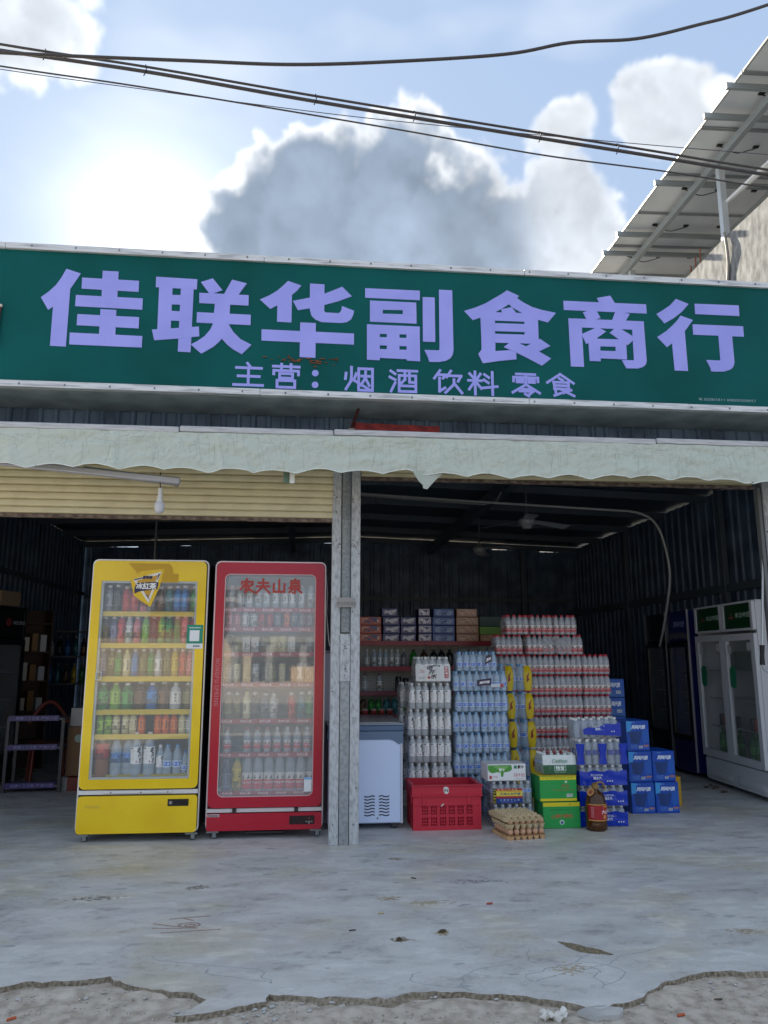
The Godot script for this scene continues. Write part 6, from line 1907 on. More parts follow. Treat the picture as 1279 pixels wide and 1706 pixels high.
	fill(milk, [Vector2(60, 20), Vector2(290, 20), Vector2(240, 60), Vector2(140, 64)], Color("7fb86a"))
	for k in 2:
		write(milk, "蒙牛"[k], Vector2(404 + 46 * k, 14), 42, Color("2d2d30"), 0.15)
		write(milk, "蒙牛"[k], Vector2(150 + 42 * k, 50), 36, Color("f0f4ee"), 0.15)
	fill(milk, [Vector2(354, 14), Vector2(396, 14), Vector2(396, 54), Vector2(354, 54)], Color("2f8a5a"))
	for k in 3:
		write(milk, "纯牛奶"[k], Vector2(352 + 50 * k, 110), 50, Color("b8474c"), 0.08)
	milk.fill_rect(Rect2i(14, 140, 36, 40), Color("b8474c"))
	small_print(milk, Rect2(60, 148, 70, 22), 2, "c0686c")
	small_print(milk, Rect2(352, 174, 130, 10), 1, "6a6a6a")
	carton("milk_box", "white and green milk carton lying on the printed water packs", "carton", "", Vector3(1.70, 0.362, -6.49), Vector3(0.325, 0.135, 0.22), M("e4e5e6", 0.4), P(tx(milk), 0.35), 0.02)
	var skirt = canvas(256, 160, "e9d34a")
	skirt.fill_rect(Rect2i(0, 0, 256, 24), Color("b03040"))
	skirt.fill_rect(Rect2i(0, 84, 256, 22), Color("b03040"))
	skirt.fill_rect(Rect2i(0, 106, 256, 54), Color("1c3f8e"))
	skirt.fill_rect(Rect2i(0, 0, 30, 160), Color("2a2a20"))
	for k in 6:
		write(skirt, "大地山水产送"[k], Vector2(60 + 30 * k, 46), 28, Color("2a4a8e"), 0.13)
		write(skirt, "买满大产地送"[k], Vector2(44 + 30 * k, 4), 16, Color("f2e6a0"), 0.12)
		write(skirt, "水茶奶牛山泉"[k], Vector2(60 + 30 * k, 116), 18, Color("c4d2ea"), 0.12)
	for k in 5:
		write(skirt, "大产地水山"[k], Vector2(4, 8 + 30 * k), 22, Color("e6d040"), 0.13)
	small_print(skirt, Rect2(40, 32, 200, 10), 1, "b03040")
	small_print(skirt, Rect2(60, 140, 150, 14), 2, "9ab0d6")
	var skm = P(tx(skirt), 0.3)
	var msk = pack_bottle("water", 0.0285, 0.172, water_mat("b0bcc8", 0.5), M("d9dde0", 0.4), blue_label(), 0.5, 0.66)
	for k in 2:
		var p = pack("water pack with yellow, red and blue printed film, %s under the milk carton" % ["lower one", "upper one"][k], "printed water packs under the milk carton", Vector3(1.755 - 0.012 * k, 0.18 * k, -6.5), 6, 4, 0.058, msk, 0.172, 150 + k, 0.0)
		part(p, "printed_film", B.new(skm).sheet(func(u, v): return Vector3(-0.165 + 0.25 * u, 0.008 + 0.115 * v, 0.006 + 0.005 * absf(sin(u * PI * 4.0))), 18, 3), Vector3.ZERO)
	# green and yellow cartons
	var gr = canvas(256, 192, "22a048")
	gr.fill_rect(Rect2i(0, 0, 256, 26), Color("e4cf1e"))
	gr.fill_rect(Rect2i(0, 172, 256, 20), Color("e4cf1e"))
	small_print(gr, Rect2(20, 8, 220, 10), 1, "5a6a20")
	gr.fill_rect(Rect2i(150, 40, 2, 120), Color("2c5a34"))
	fill(gr, [Vector2(176, 34), Vector2(192, 34), Vector2(192, 50), Vector2(176, 50)], Color("cfd6c4"))
	write(gr, "大山", Vector2(150, 60), 26, Color("b0483a"), 0.13)
	small_print(gr, Rect2(80, 100, 160, 16), 2, "b0583a")
	gr.fill_rect(Rect2i(184, 136, 44, 24), Color("d6dcd6"))
	small_print(gr, Rect2(186, 138, 40, 20), 2, "4a5464")
	small_print(gr, Rect2(20, 60, 90, 60), 5, "3f9a54")
	var gr2 = canvas(256, 192, "20a04c")
	gr2.fill_rect(Rect2i(0, 0, 256, 30), Color("e4cf1e"))
	write(gr2, "大米", Vector2(180, 6), 18, Color("b06a20"), 0.12)
	for k in 5:
		write(gr2, "山泉大茶水"[k], Vector2(54 + 30 * k, 86), 34, Color("b8603a"), 0.12)
	small_print(gr2, Rect2(50, 52, 150, 12), 1, "2f5a3a")
	var poly = []
	for k in 16:
		poly.append(Vector2(128 + cos(TAU * k / 16) * 17, 150 + sin(TAU * k / 16) * 19))
	fill(gr2, poly, Color("cdd6cf"))
	poly = []
	for k in 14:
		poly.append(Vector2(128 + cos(TAU * k / 14) * 10, 152 + sin(TAU * k / 14) * 11))
	fill(gr2, poly, Color("3a6a8a"))
	var cb = M("1e8c44", 0.45)
	carton("grocery_carton", "green carton with yellow bands standing on the floor behind the eggs", "carton", "", Vector3(2.125, 0, -6.41), Vector3(0.315, 0.205, 0.24), cb, P(tx(gr2), 0.4), 0.0)
	var up = carton("grocery_carton", "green carton with yellow rims stacked under the mineral water pack", "carton", "", Vector3(2.105, 0.207, -6.41), Vector3(0.315, 0.2, 0.24), cb, P(tx(gr), 0.4), 0.01)
	part(up, "lid_top", B.new(M("d9c41c", 0.45)).box(Vector3(0, 0.201, -0.12), Vector3(0.317, 0.004, 0.242), 0.0))
	var ce = pack("mineral water pack in green and white film on the green cartons", "", Vector3(2.135, 0.413, -6.44), 5, 4, 0.058, pack_bottle("water", 0.0285, 0.165, water_mat("b9c6c0", 0.5), M("dfe4e0", 0.4), blue_label(), 0.5, 0.6), 0.165, 160, 0.03)
	var ci = canvas(256, 160, "dfe6e2")
	ci.fill_rect(Rect2i(0, 84, 256, 76), Color("165a34"))
	for k in 2:
		write(ci, "怡宝"[k], Vector2(96 + 34 * k, 96), 32, Color("e8efe9"), 0.16)
	for q in [[84, 92, 88, 3], [84, 132, 88, 3], [84, 92, 3, 42], [170, 92, 3, 42]]:
		ci.fill_rect(Rect2i(q[0], q[1], q[2], q[3]), Color("dfe9e2"))
	small_print(ci, Rect2(70, 66, 120, 8), 1, "6a8a7a")
	small_print(ci, Rect2(90, 144, 80, 8), 1, "b9cfc2")
	part(ce, "printed_film", B.new(P(tx(ci), 0.28)).sheet(func(u, v): return Vector3((u - 0.5) * 0.285, 0.006 + 0.148 * v, 0.004 + 0.006 * absf(sin(u * PI * 5.0)) - 0.02 * v * v), 20, 4))
	part(ce, "brand_word", text_mesh("C'estbon", 0.034, M("2f7a58", 0.4), false, 0.001), Vector3(0.0, 0.108, 0.006), Vector3(-0.14, 0, 0))
	# oil jug
	var oil = thing("oil_jug", "large dark amber oil jug with red label and handle on the floor", "oil jug", Vector3(2.385, 0, -6.33), 0.15)
	var om = M("4a2a0e", 0.08)
	part(oil, "body", B.new(om).lathe(Vector3.ZERO, [Vector2(0, 0.006), Vector2(0.07, 0), Vector2(0.084, 0.012), Vector2(0.086, 0.05), Vector2(0.083, 0.062), Vector2(0.084, 0.08), Vector2(0.084, 0.20), Vector2(0.080, 0.215), Vector2(0.074, 0.255), Vector2(0.058, 0.285), Vector2(0.032, 0.305), Vector2(0.026, 0.32)], 22))
	part(oil, "cap", B.new(M("8a6a2e", 0.35)).lathe(Vector3.ZERO, [Vector2(0.029, 0.318), Vector2(0.029, 0.345), Vector2(0.024, 0.352), Vector2(0.014, 0.362), Vector2(0, 0.364)], 14))
	var ol = canvas(256, 160, "a32028")
	ol.fill_rect(Rect2i(0, 0, 256, 8), Color("c9a24a"))
	ol.fill_rect(Rect2i(0, 152, 256, 8), Color("c9a24a"))
	for k in 3:
		write(ol, "大山红"[k], Vector2(132 + 38 * k, 56), 36, Color("ecdcd4"), 0.17)
	write(ol, "产地", Vector2(150, 14), 26, Color("d9b24a"), 0.14)
	small_print(ol, Rect2(30, 30, 30, 100), 9, "d9a0a0")
	fill(ol, [Vector2(150, 104), Vector2(180, 104), Vector2(180, 138), Vector2(150, 138)], Color("c9a24a"))
	var lab = B.new(P(tx(ol), 0.35))
	lab.xf = Transform3D(Basis(Vector3.UP, -1.3), Vector3.ZERO)
	for k in 14:
		var a0 = 2.6 * k / 14.0
		var a1 = 2.6 * (k + 1) / 14.0
		var n0 = Vector3(sin(a0), 0, cos(a0))
		var n1 = Vector3(sin(a1), 0, cos(a1))
		lab.smooth4(n0 * 0.0865 + Vector3(0, 0.082, 0), n1 * 0.0865 + Vector3(0, 0.082, 0), n1 * 0.0865 + Vector3(0, 0.208, 0), n0 * 0.0865 + Vector3(0, 0.208, 0), n0, n1, n1, n0, Rect2(k / 14.0, 0, 1 / 14.0, 1))
	part(oil, "label", lab)
	var hp = []
	for k in 9:
		var a = PI * k / 8.0
		hp.append(Vector3(0.045 + 0.045 * cos(a), 0.335 + 0.03 * sin(a) + (0.0 if k > 3 else -0.03 * (3 - k) / 3.0), 0))
	part(oil, "handle", B.new(M("9a7a4a", 0.4)).tube(hp, 0.008, 7))
	var tg = B.new(M("b5864a", 0.5))
	tg.prism(rounded(-0.032, -0.026, 0.032, 0.026, 0.022, 5), 0.0, 0.003)
	tg.use(M("8a4a2a", 0.5))
	tg.prism(rounded(-0.02, -0.014, 0.02, 0.014, 0.012, 4), 0.0, 0.004)
	part(oil, "neck_tag", tg, Vector3(-0.068, 0.30, 0.045), Vector3(0, 0, 0.6))

func tall_fridge(o, w, h, d, shell, inner, foot, head):
	# upright glass-door cabinet, front plane z = 0; head = height of the canopy
	var c = B.new(shell)
	for s in [-1.0, 1.0]:
		c.box(Vector3(s * (w / 2 - 0.02), h / 2 + 0.03, -d / 2), Vector3(0.04, h - 0.06, d), 0.006)
	c.box(Vector3(0, h - 0.02, -d / 2), Vector3(w - 0.082, 0.04, d), 0.0)
	c.box(Vector3(0, foot + 0.02, -d / 2), Vector3(w - 0.082, 0.04, d - 0.03), 0.0)
	c.box(Vector3(0, h / 2 + 0.03, -d + 0.01), Vector3(w - 0.082, h - 0.1, 0.02), 0.0)
	part(o, "cabinet", c)
	part(o, "liner", B.new(inner).box(Vector3(0, (foot + h - head) / 2, -d + 0.03), Vector3(w - 0.09, h - head - foot - 0.05, 0.01), 0.0))
	part(o, "light_box", B.new(shell).box(Vector3(0, h - head / 2, -0.04), Vector3(w - 0.084, head - 0.02, 0.08), 0.004))

func right_fridges():
	# double beer fridge along the right wall, facing into the shop
	var at = Vector3(4.50, 0, -7.90)
	var ry = -PI / 2 - 0.075
	var o = thing("beer_fridge", "white two-door beer fridge with green headers by the right wall", "fridge", at, ry)
	var w = 1.36
	var wh = M("c9ccd0", 0.4)
	tall_fridge(o, w, 1.93, 0.62, wh, M("b4bcc0", 0.5), 0.27, 0.30)
	var grn = canvas(256, 160, "063d1c")
	for k in 4:
		write(grn, "青岛啤酒"[k], Vector2(104 + 34 * k, 58), 32, Color("9fb4a4"), 0.14, 0.1)
	fill(grn, [Vector2(40, 82), Vector2(88, 78), Vector2(90, 92), Vector2(42, 96)], Color("8e4a44"))
	fill(grn, [Vector2(58, 74), Vector2(64, 52), Vector2(72, 74)], Color("8e5a50"))
	var gm = P(tx(grn), 0.35)
	for k in 2:
		var cx = -w / 4 + w / 2 * k
		var hd = part(o, "header", B.new(wh).ring(rounded(cx - 0.33, 1.63, cx + 0.33, 1.925, 0.02), rounded(cx - 0.285, 1.655, cx + 0.285, 1.905, 0.004), 0.0, 0.035))
		var f = B.new(gm)
		f.quad(Vector3(cx - 0.285, 1.655, 0.02), Vector3(cx + 0.285, 1.655, 0.02), Vector3(cx + 0.285, 1.905, 0.02), Vector3(cx - 0.285, 1.905, 0.02))
		part(hd, "green_face", f)
		var dr = part(o, "door", B.new(wh).ring(rounded(cx - 0.335, 0.30, cx + 0.335, 1.60, 0.01), rounded(cx - 0.265, 0.375, cx + 0.265, 1.535, 0.01), 0.002, 0.04))
		part(dr, "pane", B.new(mat_glass).box(Vector3(cx, 0.955, 0.02), Vector3(0.532, 1.162, 0.006), 0.0))
		part(dr, "green_hanger", B.new(M("1d7a58", 0.4)).prism(rounded(cx - 0.25, 1.05, cx - 0.12, 1.27, 0.05), 0.026, 0.029))
		for q in [[0.2, 1.47, 0.09], [-0.22, 1.44, 0.07]]:
			part(dr, "paper", B.new(M("b9bdbf", 0.5)).box(Vector3(cx + q[0], q[1], 0.0265), Vector3(q[2], 0.08, 0.004), 0.0))
		var pl = B.new(M("d3d6d9", 0.4))
		pl.prism(rounded(cx - 0.335, 0.05, cx + 0.335, 0.28, 0.02), -0.02, 0.012)
		pl.sheet(func(u, v): return Vector3(cx - 0.3 + 0.6 * u, 0.07 + 0.10 * v, 0.013 + 0.02 * sin(v * PI) * smooth(0, 0.1, u) * (1.0 - smooth(0.9, 1.0, u))), 12, 6)
		part(o, "kick_panel", pl)
		for y in [0.62, 0.92, 1.22]:
			part(o, "shelf", B.new(M("9aa2a6", 0.4)).box(Vector3(cx, y, -0.3), Vector3(0.6, 0.008, 0.48), 0.0))
		var g = "drinks in the beer fridge"
		var side = ["far", "near"][k] if k == 1 else "far"
		carton("drink_carton", "%s inside the %s door of the beer fridge" % [["dark green beer carton", "white carton with printed side"][k], ["far", "near"][k]], "carton", g, at + Basis(Vector3.UP, ry) * Vector3(cx + 0.02, 1.225, -0.16), Vector3(0.34, 0.2, 0.25), M(["1f4a34", "b4b6b8"][k], 0.4), null, ry)
		for i in 5:
			var cn = ["green", "green", "yellow", "orange", "green"][i]
			bottle("drink_bottle", "%s beer bottle, %s from left at the bottom behind the %s beer fridge door" % [cn, NTH[i], ["far", "near"][k]], "bottle", "liquor", 0.04, 0.30, M(TINT[cn][0], 0.1), M("a9a9a4", 0.4), label_mat(i % 3, TINT[cn][1]), 0.2, 0.45, at + Basis(Vector3.UP, ry) * Vector3(cx - 0.2 + 0.1 * i, 0.33, -0.14), g)
			bottle("drink_can", "%s can, %s from left on the middle shelf behind the %s beer fridge door" % [["dark", "orange", "orange", "grey", "dark"][i], NTH[i], ["far", "near"][k]], "can", "can", 0.032, 0.12, M(["2a2c2c", "b0562c", "b0562c", "6a6e72", "2a2c2c"][i], 0.3), null, null, 0, 0, at + Basis(Vector3.UP, ry) * Vector3(cx - 0.18 + 0.09 * i, 0.626, -0.14), g)
	# dark blue single-door fridge and a black one deeper in
	for q in [[Vector3(4.56, 0, -9.06), 0.60, "141d5c", "tall dark blue single-door fridge next to the beer fridge", true], [Vector3(4.62, 0, -9.78), 0.66, "15181d", "black glass-door fridge deepest along the right wall", false]]:
		var f = thing("drinks_fridge", q[3], "fridge", q[0], ry + 0.03)
		var m = M(q[2], 0.35)
		tall_fridge(f, q[1], 1.92, 0.6, m, M("3c4a50", 0.5), 0.38, 0.36)
		part(f, "side_trim", B.new(M("b9bcc2", 0.3, 0.4)).box(Vector3(q[1] / 2 - 0.01, 1.0, 0.012), Vector3(0.02, 1.86, 0.02), 0.002))
		part(f, "side_trim", B.new(M("6a6d74", 0.3, 0.4)).box(Vector3(-q[1] / 2 + 0.01, 1.0, 0.012), Vector3(0.02, 1.86, 0.02), 0.002))
		var dr = part(f, "door", B.new(M("0e1116", 0.3)).ring(rounded(-q[1] / 2 + 0.022, 0.42, q[1] / 2 - 0.022, 1.54, 0.01), rounded(-q[1] / 2 + 0.08, 0.47, q[1] / 2 - 0.08, 1.49, 0.01), 0.0, 0.03))
		part(dr, "pane", B.new(mat_glass).box(Vector3(0, 0.98, 0.015), Vector3(q[1] - 0.16, 1.02, 0.006), 0.0))
		part(f, "kick_panel", B.new(m).box(Vector3(0, 0.23, 0.0), Vector3(q[1] - 0.05, 0.36, 0.03), 0.006))
		for y in [0.7, 0.95, 1.2]:
			part(f, "shelf", B.new(M("5a6268", 0.4)).box(Vector3(0, y, -0.3), Vector3(q[1] - 0.1, 0.008, 0.48), 0.0))
		if q[4]:
			var im = canvas(192, 128, "1a2468")
			for k in 4:
				write(im, "勇闯天涯"[k], Vector2(46 + 28 * k, 36), 30, Color("8f9ac4"), 0.16, 0.15)
			for k in 9:
				var c = Vector2(20 + 20 * k, 104 + rng.randf() * 12)
				fill(im, [c + Vector2(-9, 14), c + Vector2(-6, -10), c + Vector2(0, -16), c + Vector2(7, -8), c + Vector2(10, 14)], Color("8a7a4a") if k % 2 == 0 else Color("6a6f8c"))
			var hb = B.new(P(tx(im), 0.35))
			hb.quad(Vector3(-0.26, 1.58, 0.004), Vector3(0.26, 1.58, 0.004), Vector3(0.26, 1.88, 0.004), Vector3(-0.26, 1.88, 0.004))
			part(f, "header_print", hb)
		for i in 4:
			for y in [0.704, 0.954]:
				bottle("drink_bottle", "%s bottle, %s from left on the %s shelf of the right-hand %s fridge" % [["dark", "teal", "dark", "blue"][i], NTH[i], "lower" if y < 0.8 else "upper", "dark blue" if q[4] else "black"], "bottle", "tea", 0.032, 0.2, M(["22262a", "2a5a60", "22262a", "2b4f84"][i], 0.15), M("7a7e82", 0.4), null, 0, 0, q[0] + Basis(Vector3.UP, ry) * Vector3(-0.18 + 0.12 * i, y, -0.14), "drinks in the dark fridges")
	var rb = thing("paper_litter", "crumpled dead leaves and paper on the floor under the beer fridge", "litter", Vector3(4.35, 0, -8.05))
	for k in 7:
		var b = B.new(M(["6a5f52", "8d877c", "57503f"][k % 3], 0.8))
		b.sheet(func(u, v): return Vector3((u - 0.5) * 0.07, 0.006 + 0.014 * sin(u * 4.0 + k) * sin(v * 5.0) + 0.01, (v - 0.5) * 0.04), 5, 4)
		part(rb, "leaf", b, Vector3(rng.randf_range(-0.06, 0.06), 0, rng.randf_range(-0.22, 0.22)), Vector3(0, rng.randf() * 6, 0))

func left_corner():
	bottle("drink_bottle", "blue water bottle standing on the floor behind the right steel post", "bottle", "water", 0.045, 0.3, water_mat("5f8fd0", 0.6), M("3f74c0", 0.4), blue_label(), 0.3, 0.55, Vector3(4.1, 0, -6.62), "")
	# dark fridge at the left edge
	var f = thing("drinks_fridge", "black glass-door fridge standing at the far left inside the shop", "fridge", Vector3(-3.30, 0, -8.86), PI / 2 - 0.35)
	var m = M("14171a", 0.3)
	tall_fridge(f, 0.9, 1.92, 0.62, m, M("5d6a6c", 0.5), 0.25, 0.34)
	var dr = part(f, "door", B.new(m).ring(rounded(-0.42, 0.28, 0.42, 1.56, 0.01), rounded(-0.36, 0.34, 0.36, 1.5, 0.01), 0.0, 0.03))
	part(dr, "pane", B.new(mat_glass).box(Vector3(0, 0.92, 0.015), Vector3(0.72, 1.16, 0.006), 0.0))
	for y in [0.6, 0.9, 1.2]:
		part(f, "shelf", B.new(M("6c7478", 0.4)).box(Vector3(0, y, -0.3), Vector3(0.8, 0.01, 0.45), 0.0))
	part(f, "round_badge", B.new(M("7a3236", 0.4)).prism(rounded(-0.04, -0.045, 0.04, 0.045, 0.038, 5), 0.0, 0.004), Vector3(0.16, 1.75, 0.005))
	var hw = B.new(M("8a9096", 0.4))
	for k in 4:
		raise(hw, "冰红茶水"[k], Vector2(0.23 + 0.05 * k, 1.77), 0.045, 0.045, 0.006, 0.0, 0.0001)
	part(f, "lettering", hw, Vector3(0, 0, 0.004))
	part(f, "kick_panel", B.new(m).box(Vector3(0, 0.14, 0), Vector3(0.84, 0.2, 0.02), 0.004))
	carton("cardboard_box", "brown box lying on top of the black fridge at the left", "carton", "", Vector3(-3.2, 1.925, -8.9), Vector3(0.3, 0.16, 0.25), M("7d6a52", 0.8), null, 1.2)
	# brown wall cabinet with goods in pigeonholes
	var c = thing("wall_cabinet", "dark brown wooden display cabinet deep in the left corner", "cabinet", Vector3(-3.42, 0, -10.2), 0.75)
	var wd = rough_mat(noise_tex(97, 0.02, [[0.2, 0.8], ["4a3528", "5d4434"]], 256, 4), 1.0, 0.6)
	part(c, "body", B.new(wd).box(Vector3(0, 0.98, -0.2), Vector3(0.62, 1.96, 0.02), 0.0))
	for x in [-0.3, 0.3]:
		part(c, "side", B.new(wd).box(Vector3(x, 0.98, -0.1), Vector3(0.02, 1.96, 0.2), 0.002))
	for k in 5:
		part(c, "shelf", B.new(wd).box(Vector3(0, 0.35 + 0.36 * k, -0.1), Vector3(0.58, 0.02, 0.19), 0.0))
	var rot = Basis(Vector3.UP, 0.75)
	for k in 3:
		for i in 5:
			var hgt = rng.randf_range(0.14, 0.24)
			carton("gift_box", "narrow %s liquor box, %s on the %s shelf of the brown cabinet" % [["silver", "gold", "pale", "amber", "white"][i], NTH[i], ["lower", "middle", "upper"][k]], "box", "boxes in the brown cabinet", Vector3(-3.42, 0.72 + 0.36 * k, -10.2) + rot * Vector3(-0.22 + 0.11 * i, 0, -0.04), Vector3(0.08, hgt, 0.08), M(["9a9c9e", "a98a4a", "b9b0a0", "8a6436", "c9c9c6"][i], 0.25, 0.3), null, 0.75)
	# shelves of liquor at the back
	var s = thing("liquor_shelf", "dark shelf of standing bottles at the back left behind the yellow fridge", "shelf", Vector3(-3.15, 0, -12.2), 0.3)
	for y in [0.98, 1.38, 1.75]:
		part(s, "shelf", B.new(M("2c2f32", 0.4)).box(Vector3(0, y, -0.12), Vector3(1.5, 0.025, 0.28), 0.0))
	for x in [-0.74, 0.74]:
		part(s, "upright", B.new(M("2c2f32", 0.4)).box(Vector3(x, 0.95, -0.12), Vector3(0.03, 1.9, 0.28), 0.0))
	rot = Basis(Vector3.UP, 0.3)
	for r in 2:
		for k in 13:
			var cn = ["dark", "green", "brown", "blue", "white", "yellow", "teal"][(k * 3 + r) % 7]
			bottle("liquor_bottle", "%s liquor bottle, %s from the left on the %s back shelf" % [cn, NTH[k], ["lower", "upper"][r]], "bottle", "liquor", 0.038, 0.29, M(TINT[cn][0], 0.08), M("b9b9b2" if k % 2 == 0 else "8a6a2e", 0.3), label_mat(k % 3, TINT[cn][1]), 0.15, 0.45, Vector3(-3.15, [0.993, 1.393][r], -12.2) + rot * Vector3(-0.68 + 0.112 * k, 0, -0.08), "bottles on the back left shelf")
	# purple display rack
	var p = thing("display_rack", "low display rack with three purple printed shelf edges at the left", "rack", Vector3(-2.74, 0, -8.62), 0.06)
	var pim = canvas(256, 32, "35326e")
	for k in 3:
		write(pim, "买满1"[k], Vector2(36 + 20 * k, 7), 18, Color("7c78b0"), 0.15)
	write(pim, "00送", Vector2(96, 7), 18, Color("7c78b0"), 0.15)
	for k in 4:
		write(pim, "产地大送"[k], Vector2(164 + 21 * k, 7), 18, Color("7c78b0"), 0.15)
	var pm = P(tx(pim), 0.4)
	for y in [0.75, 0.46, 0.08]:
		var sh = part(p, "shelf", B.new(M("6c6f7c", 0.4)).box(Vector3(0, y - 0.02, -0.18), Vector3(0.56, 0.02, 0.36), 0.0))
		part(sh, "purple_edge", B.new(pm).box(Vector3(-0.02, y - 0.01, 0.006), Vector3(0.50, 0.055, 0.01), 0.0))
	for x in [-0.27, 0.27]:
		for z in [-0.34, -0.01]:
			part(p, "leg", B.new(M("34363f", 0.4)).box(Vector3(x, 0.37, z), Vector3(0.035, 0.74, 0.035), 0.003))
	# chair behind the rack, cartons and plant
	var ch = thing("plastic_chair", "orange-red plastic chair standing behind the purple rack", "chair", Vector3(-2.75, 0, -9.15), 0.4)
	var om = M("6c2a20", 0.45)
	var arc = []
	for k in 9:
		arc.append(Vector3(-0.2 + 0.05 * k, 0.45 + 0.42 * sin(PI * (0.15 + 0.7 * k / 8.0)), -0.19))
	part(ch, "backrest", B.new(om).tube(arc, 0.025, 7))
	part(ch, "seat", B.new(om).box(Vector3(0, 0.44, 0), Vector3(0.4, 0.03, 0.4), 0.012))
	for x in [-0.17, 0.17]:
		for z in [-0.17, 0.17]:
			part(ch, "leg", B.new(om).tube([Vector3(x, 0.43, z), Vector3(x * 1.12, 0, z * 1.12)], [0.02, 0.016], 6))
	var cd = M("7d6248", 0.8)
	var cb = carton("cardboard_box", "tall brown carton with a round green badge beside the yellow fridge", "carton", "", Vector3(-2.30, 0.14, -8.75), Vector3(0.30, 0.50, 0.3), cd, null, 0.0)
	part(cb, "badge", B.new(M("8fa89c", 0.5)).prism(rounded(-0.045, -0.04, 0.045, 0.04, 0.038, 5), 0.0, 0.002), Vector3(-0.03, 0.38, 0.001))
	part(cb, "green_tab", B.new(M("2f8a6c", 0.5)).box(Vector3(0.05, 0.38, 0.002), Vector3(0.05, 0.045, 0.002), 0.0))
	carton("cardboard_box", "flat red and brown carton on the floor beside the yellow fridge", "carton", "", Vector3(-2.26, 0, -8.68), Vector3(0.28, 0.135, 0.3), M("7a3a34", 0.7), null, 0.1)
	carton("cardboard_box", "white carton with brown top resting on the tall brown carton", "carton", "", Vector3(-2.27, 0.642, -8.78), Vector3(0.34, 0.19, 0.3), M("a9a9a8", 0.6), null, 0.0)
	carton("cardboard_box", "upright red box squeezed between the cartons and the yellow fridge", "carton", "", Vector3(-2.12, 0.14, -8.6), Vector3(0.1, 0.46, 0.2), M("8a3028", 0.6), null, 0.2)
	carton("cardboard_box", "small white box on the floor left of the red and brown carton", "carton", "", Vector3(-2.44, 0, -8.72), Vector3(0.1, 0.13, 0.2), M("9aa0a2", 0.6), null, 0.0)
	var pl = thing("potted_plant", "leafy green plant in a red pot on the white carton", "plant", Vector3(-2.22, 0.836, -8.9))
	part(pl, "pot", B.new(M("8a3a30", 0.5)).lathe(Vector3.ZERO, [Vector2(0, 0), Vector2(0.08, 0), Vector2(0.115, 0.12), Vector2(0.12, 0.14), Vector2(0.105, 0.14), Vector2(0.1, 0.12), Vector2(0, 0.12)], 14))
	for k in 46:
		var a = rng.randf() * TAU
		var l = rng.randf_range(0.14, 0.3)
		var hgt = rng.randf_range(0.08, 0.24)
		var dir = Vector3(cos(a), 0, sin(a))
		var sd = dir.cross(Vector3.UP) * rng.randf_range(0.015, 0.03)
		var b = B.new(M(["2a4a24", "35592c", "23401f"][k % 3], 0.5))
		b.sheet(func(u, v): return dir * l * v + Vector3(0, 0.12 + hgt * sin(v * 2.2), 0) + sd * (u - 0.5) * 2.0 * sin(clampf(v, 0.03, 0.97) * PI), 2, 5)
		part(pl, "leaf", b)
	var cal = thing("wall_poster", "small framed sheet hanging high on the left wall", "poster", Vector3(-3.93, 1.75, -10.9), PI / 2)
	part(cal, "sheet", B.new(M("6c7478", 0.6)).box(Vector3.ZERO, Vector3(0.3, 0.4, 0.01), 0.0))
	part(cal, "white_mark", B.new(M("b9bfc2", 0.5)).box(Vector3(0, -0.08, 0.008), Vector3(0.12, 0.1, 0.006), 0.0))
	for q in [[-3.1, -7.4], [-3.02, -7.45]]:
		solo("hanging_pipe", B.new(M("4a4a48", 0.6)).tube([Vector3(0, 2.0, 0), Vector3(0, 3.4, 0)], 0.018, 6), "%s of the two brown pipes coming down inside the left bay" % ["left" if q[0] < -3.05 else "right"][0], "pipe", Vector3(q[0], 0, q[1]))
	solo("hanging_rod", B.new(M("55595c", 0.5)).tube([Vector3(0, 2.2, 0), Vector3(0, 3.45, 0)], 0.012, 6), "thin rod hanging from the roof behind the top of the yellow fridge", "rod", Vector3(-1.55, 0, -8.2))

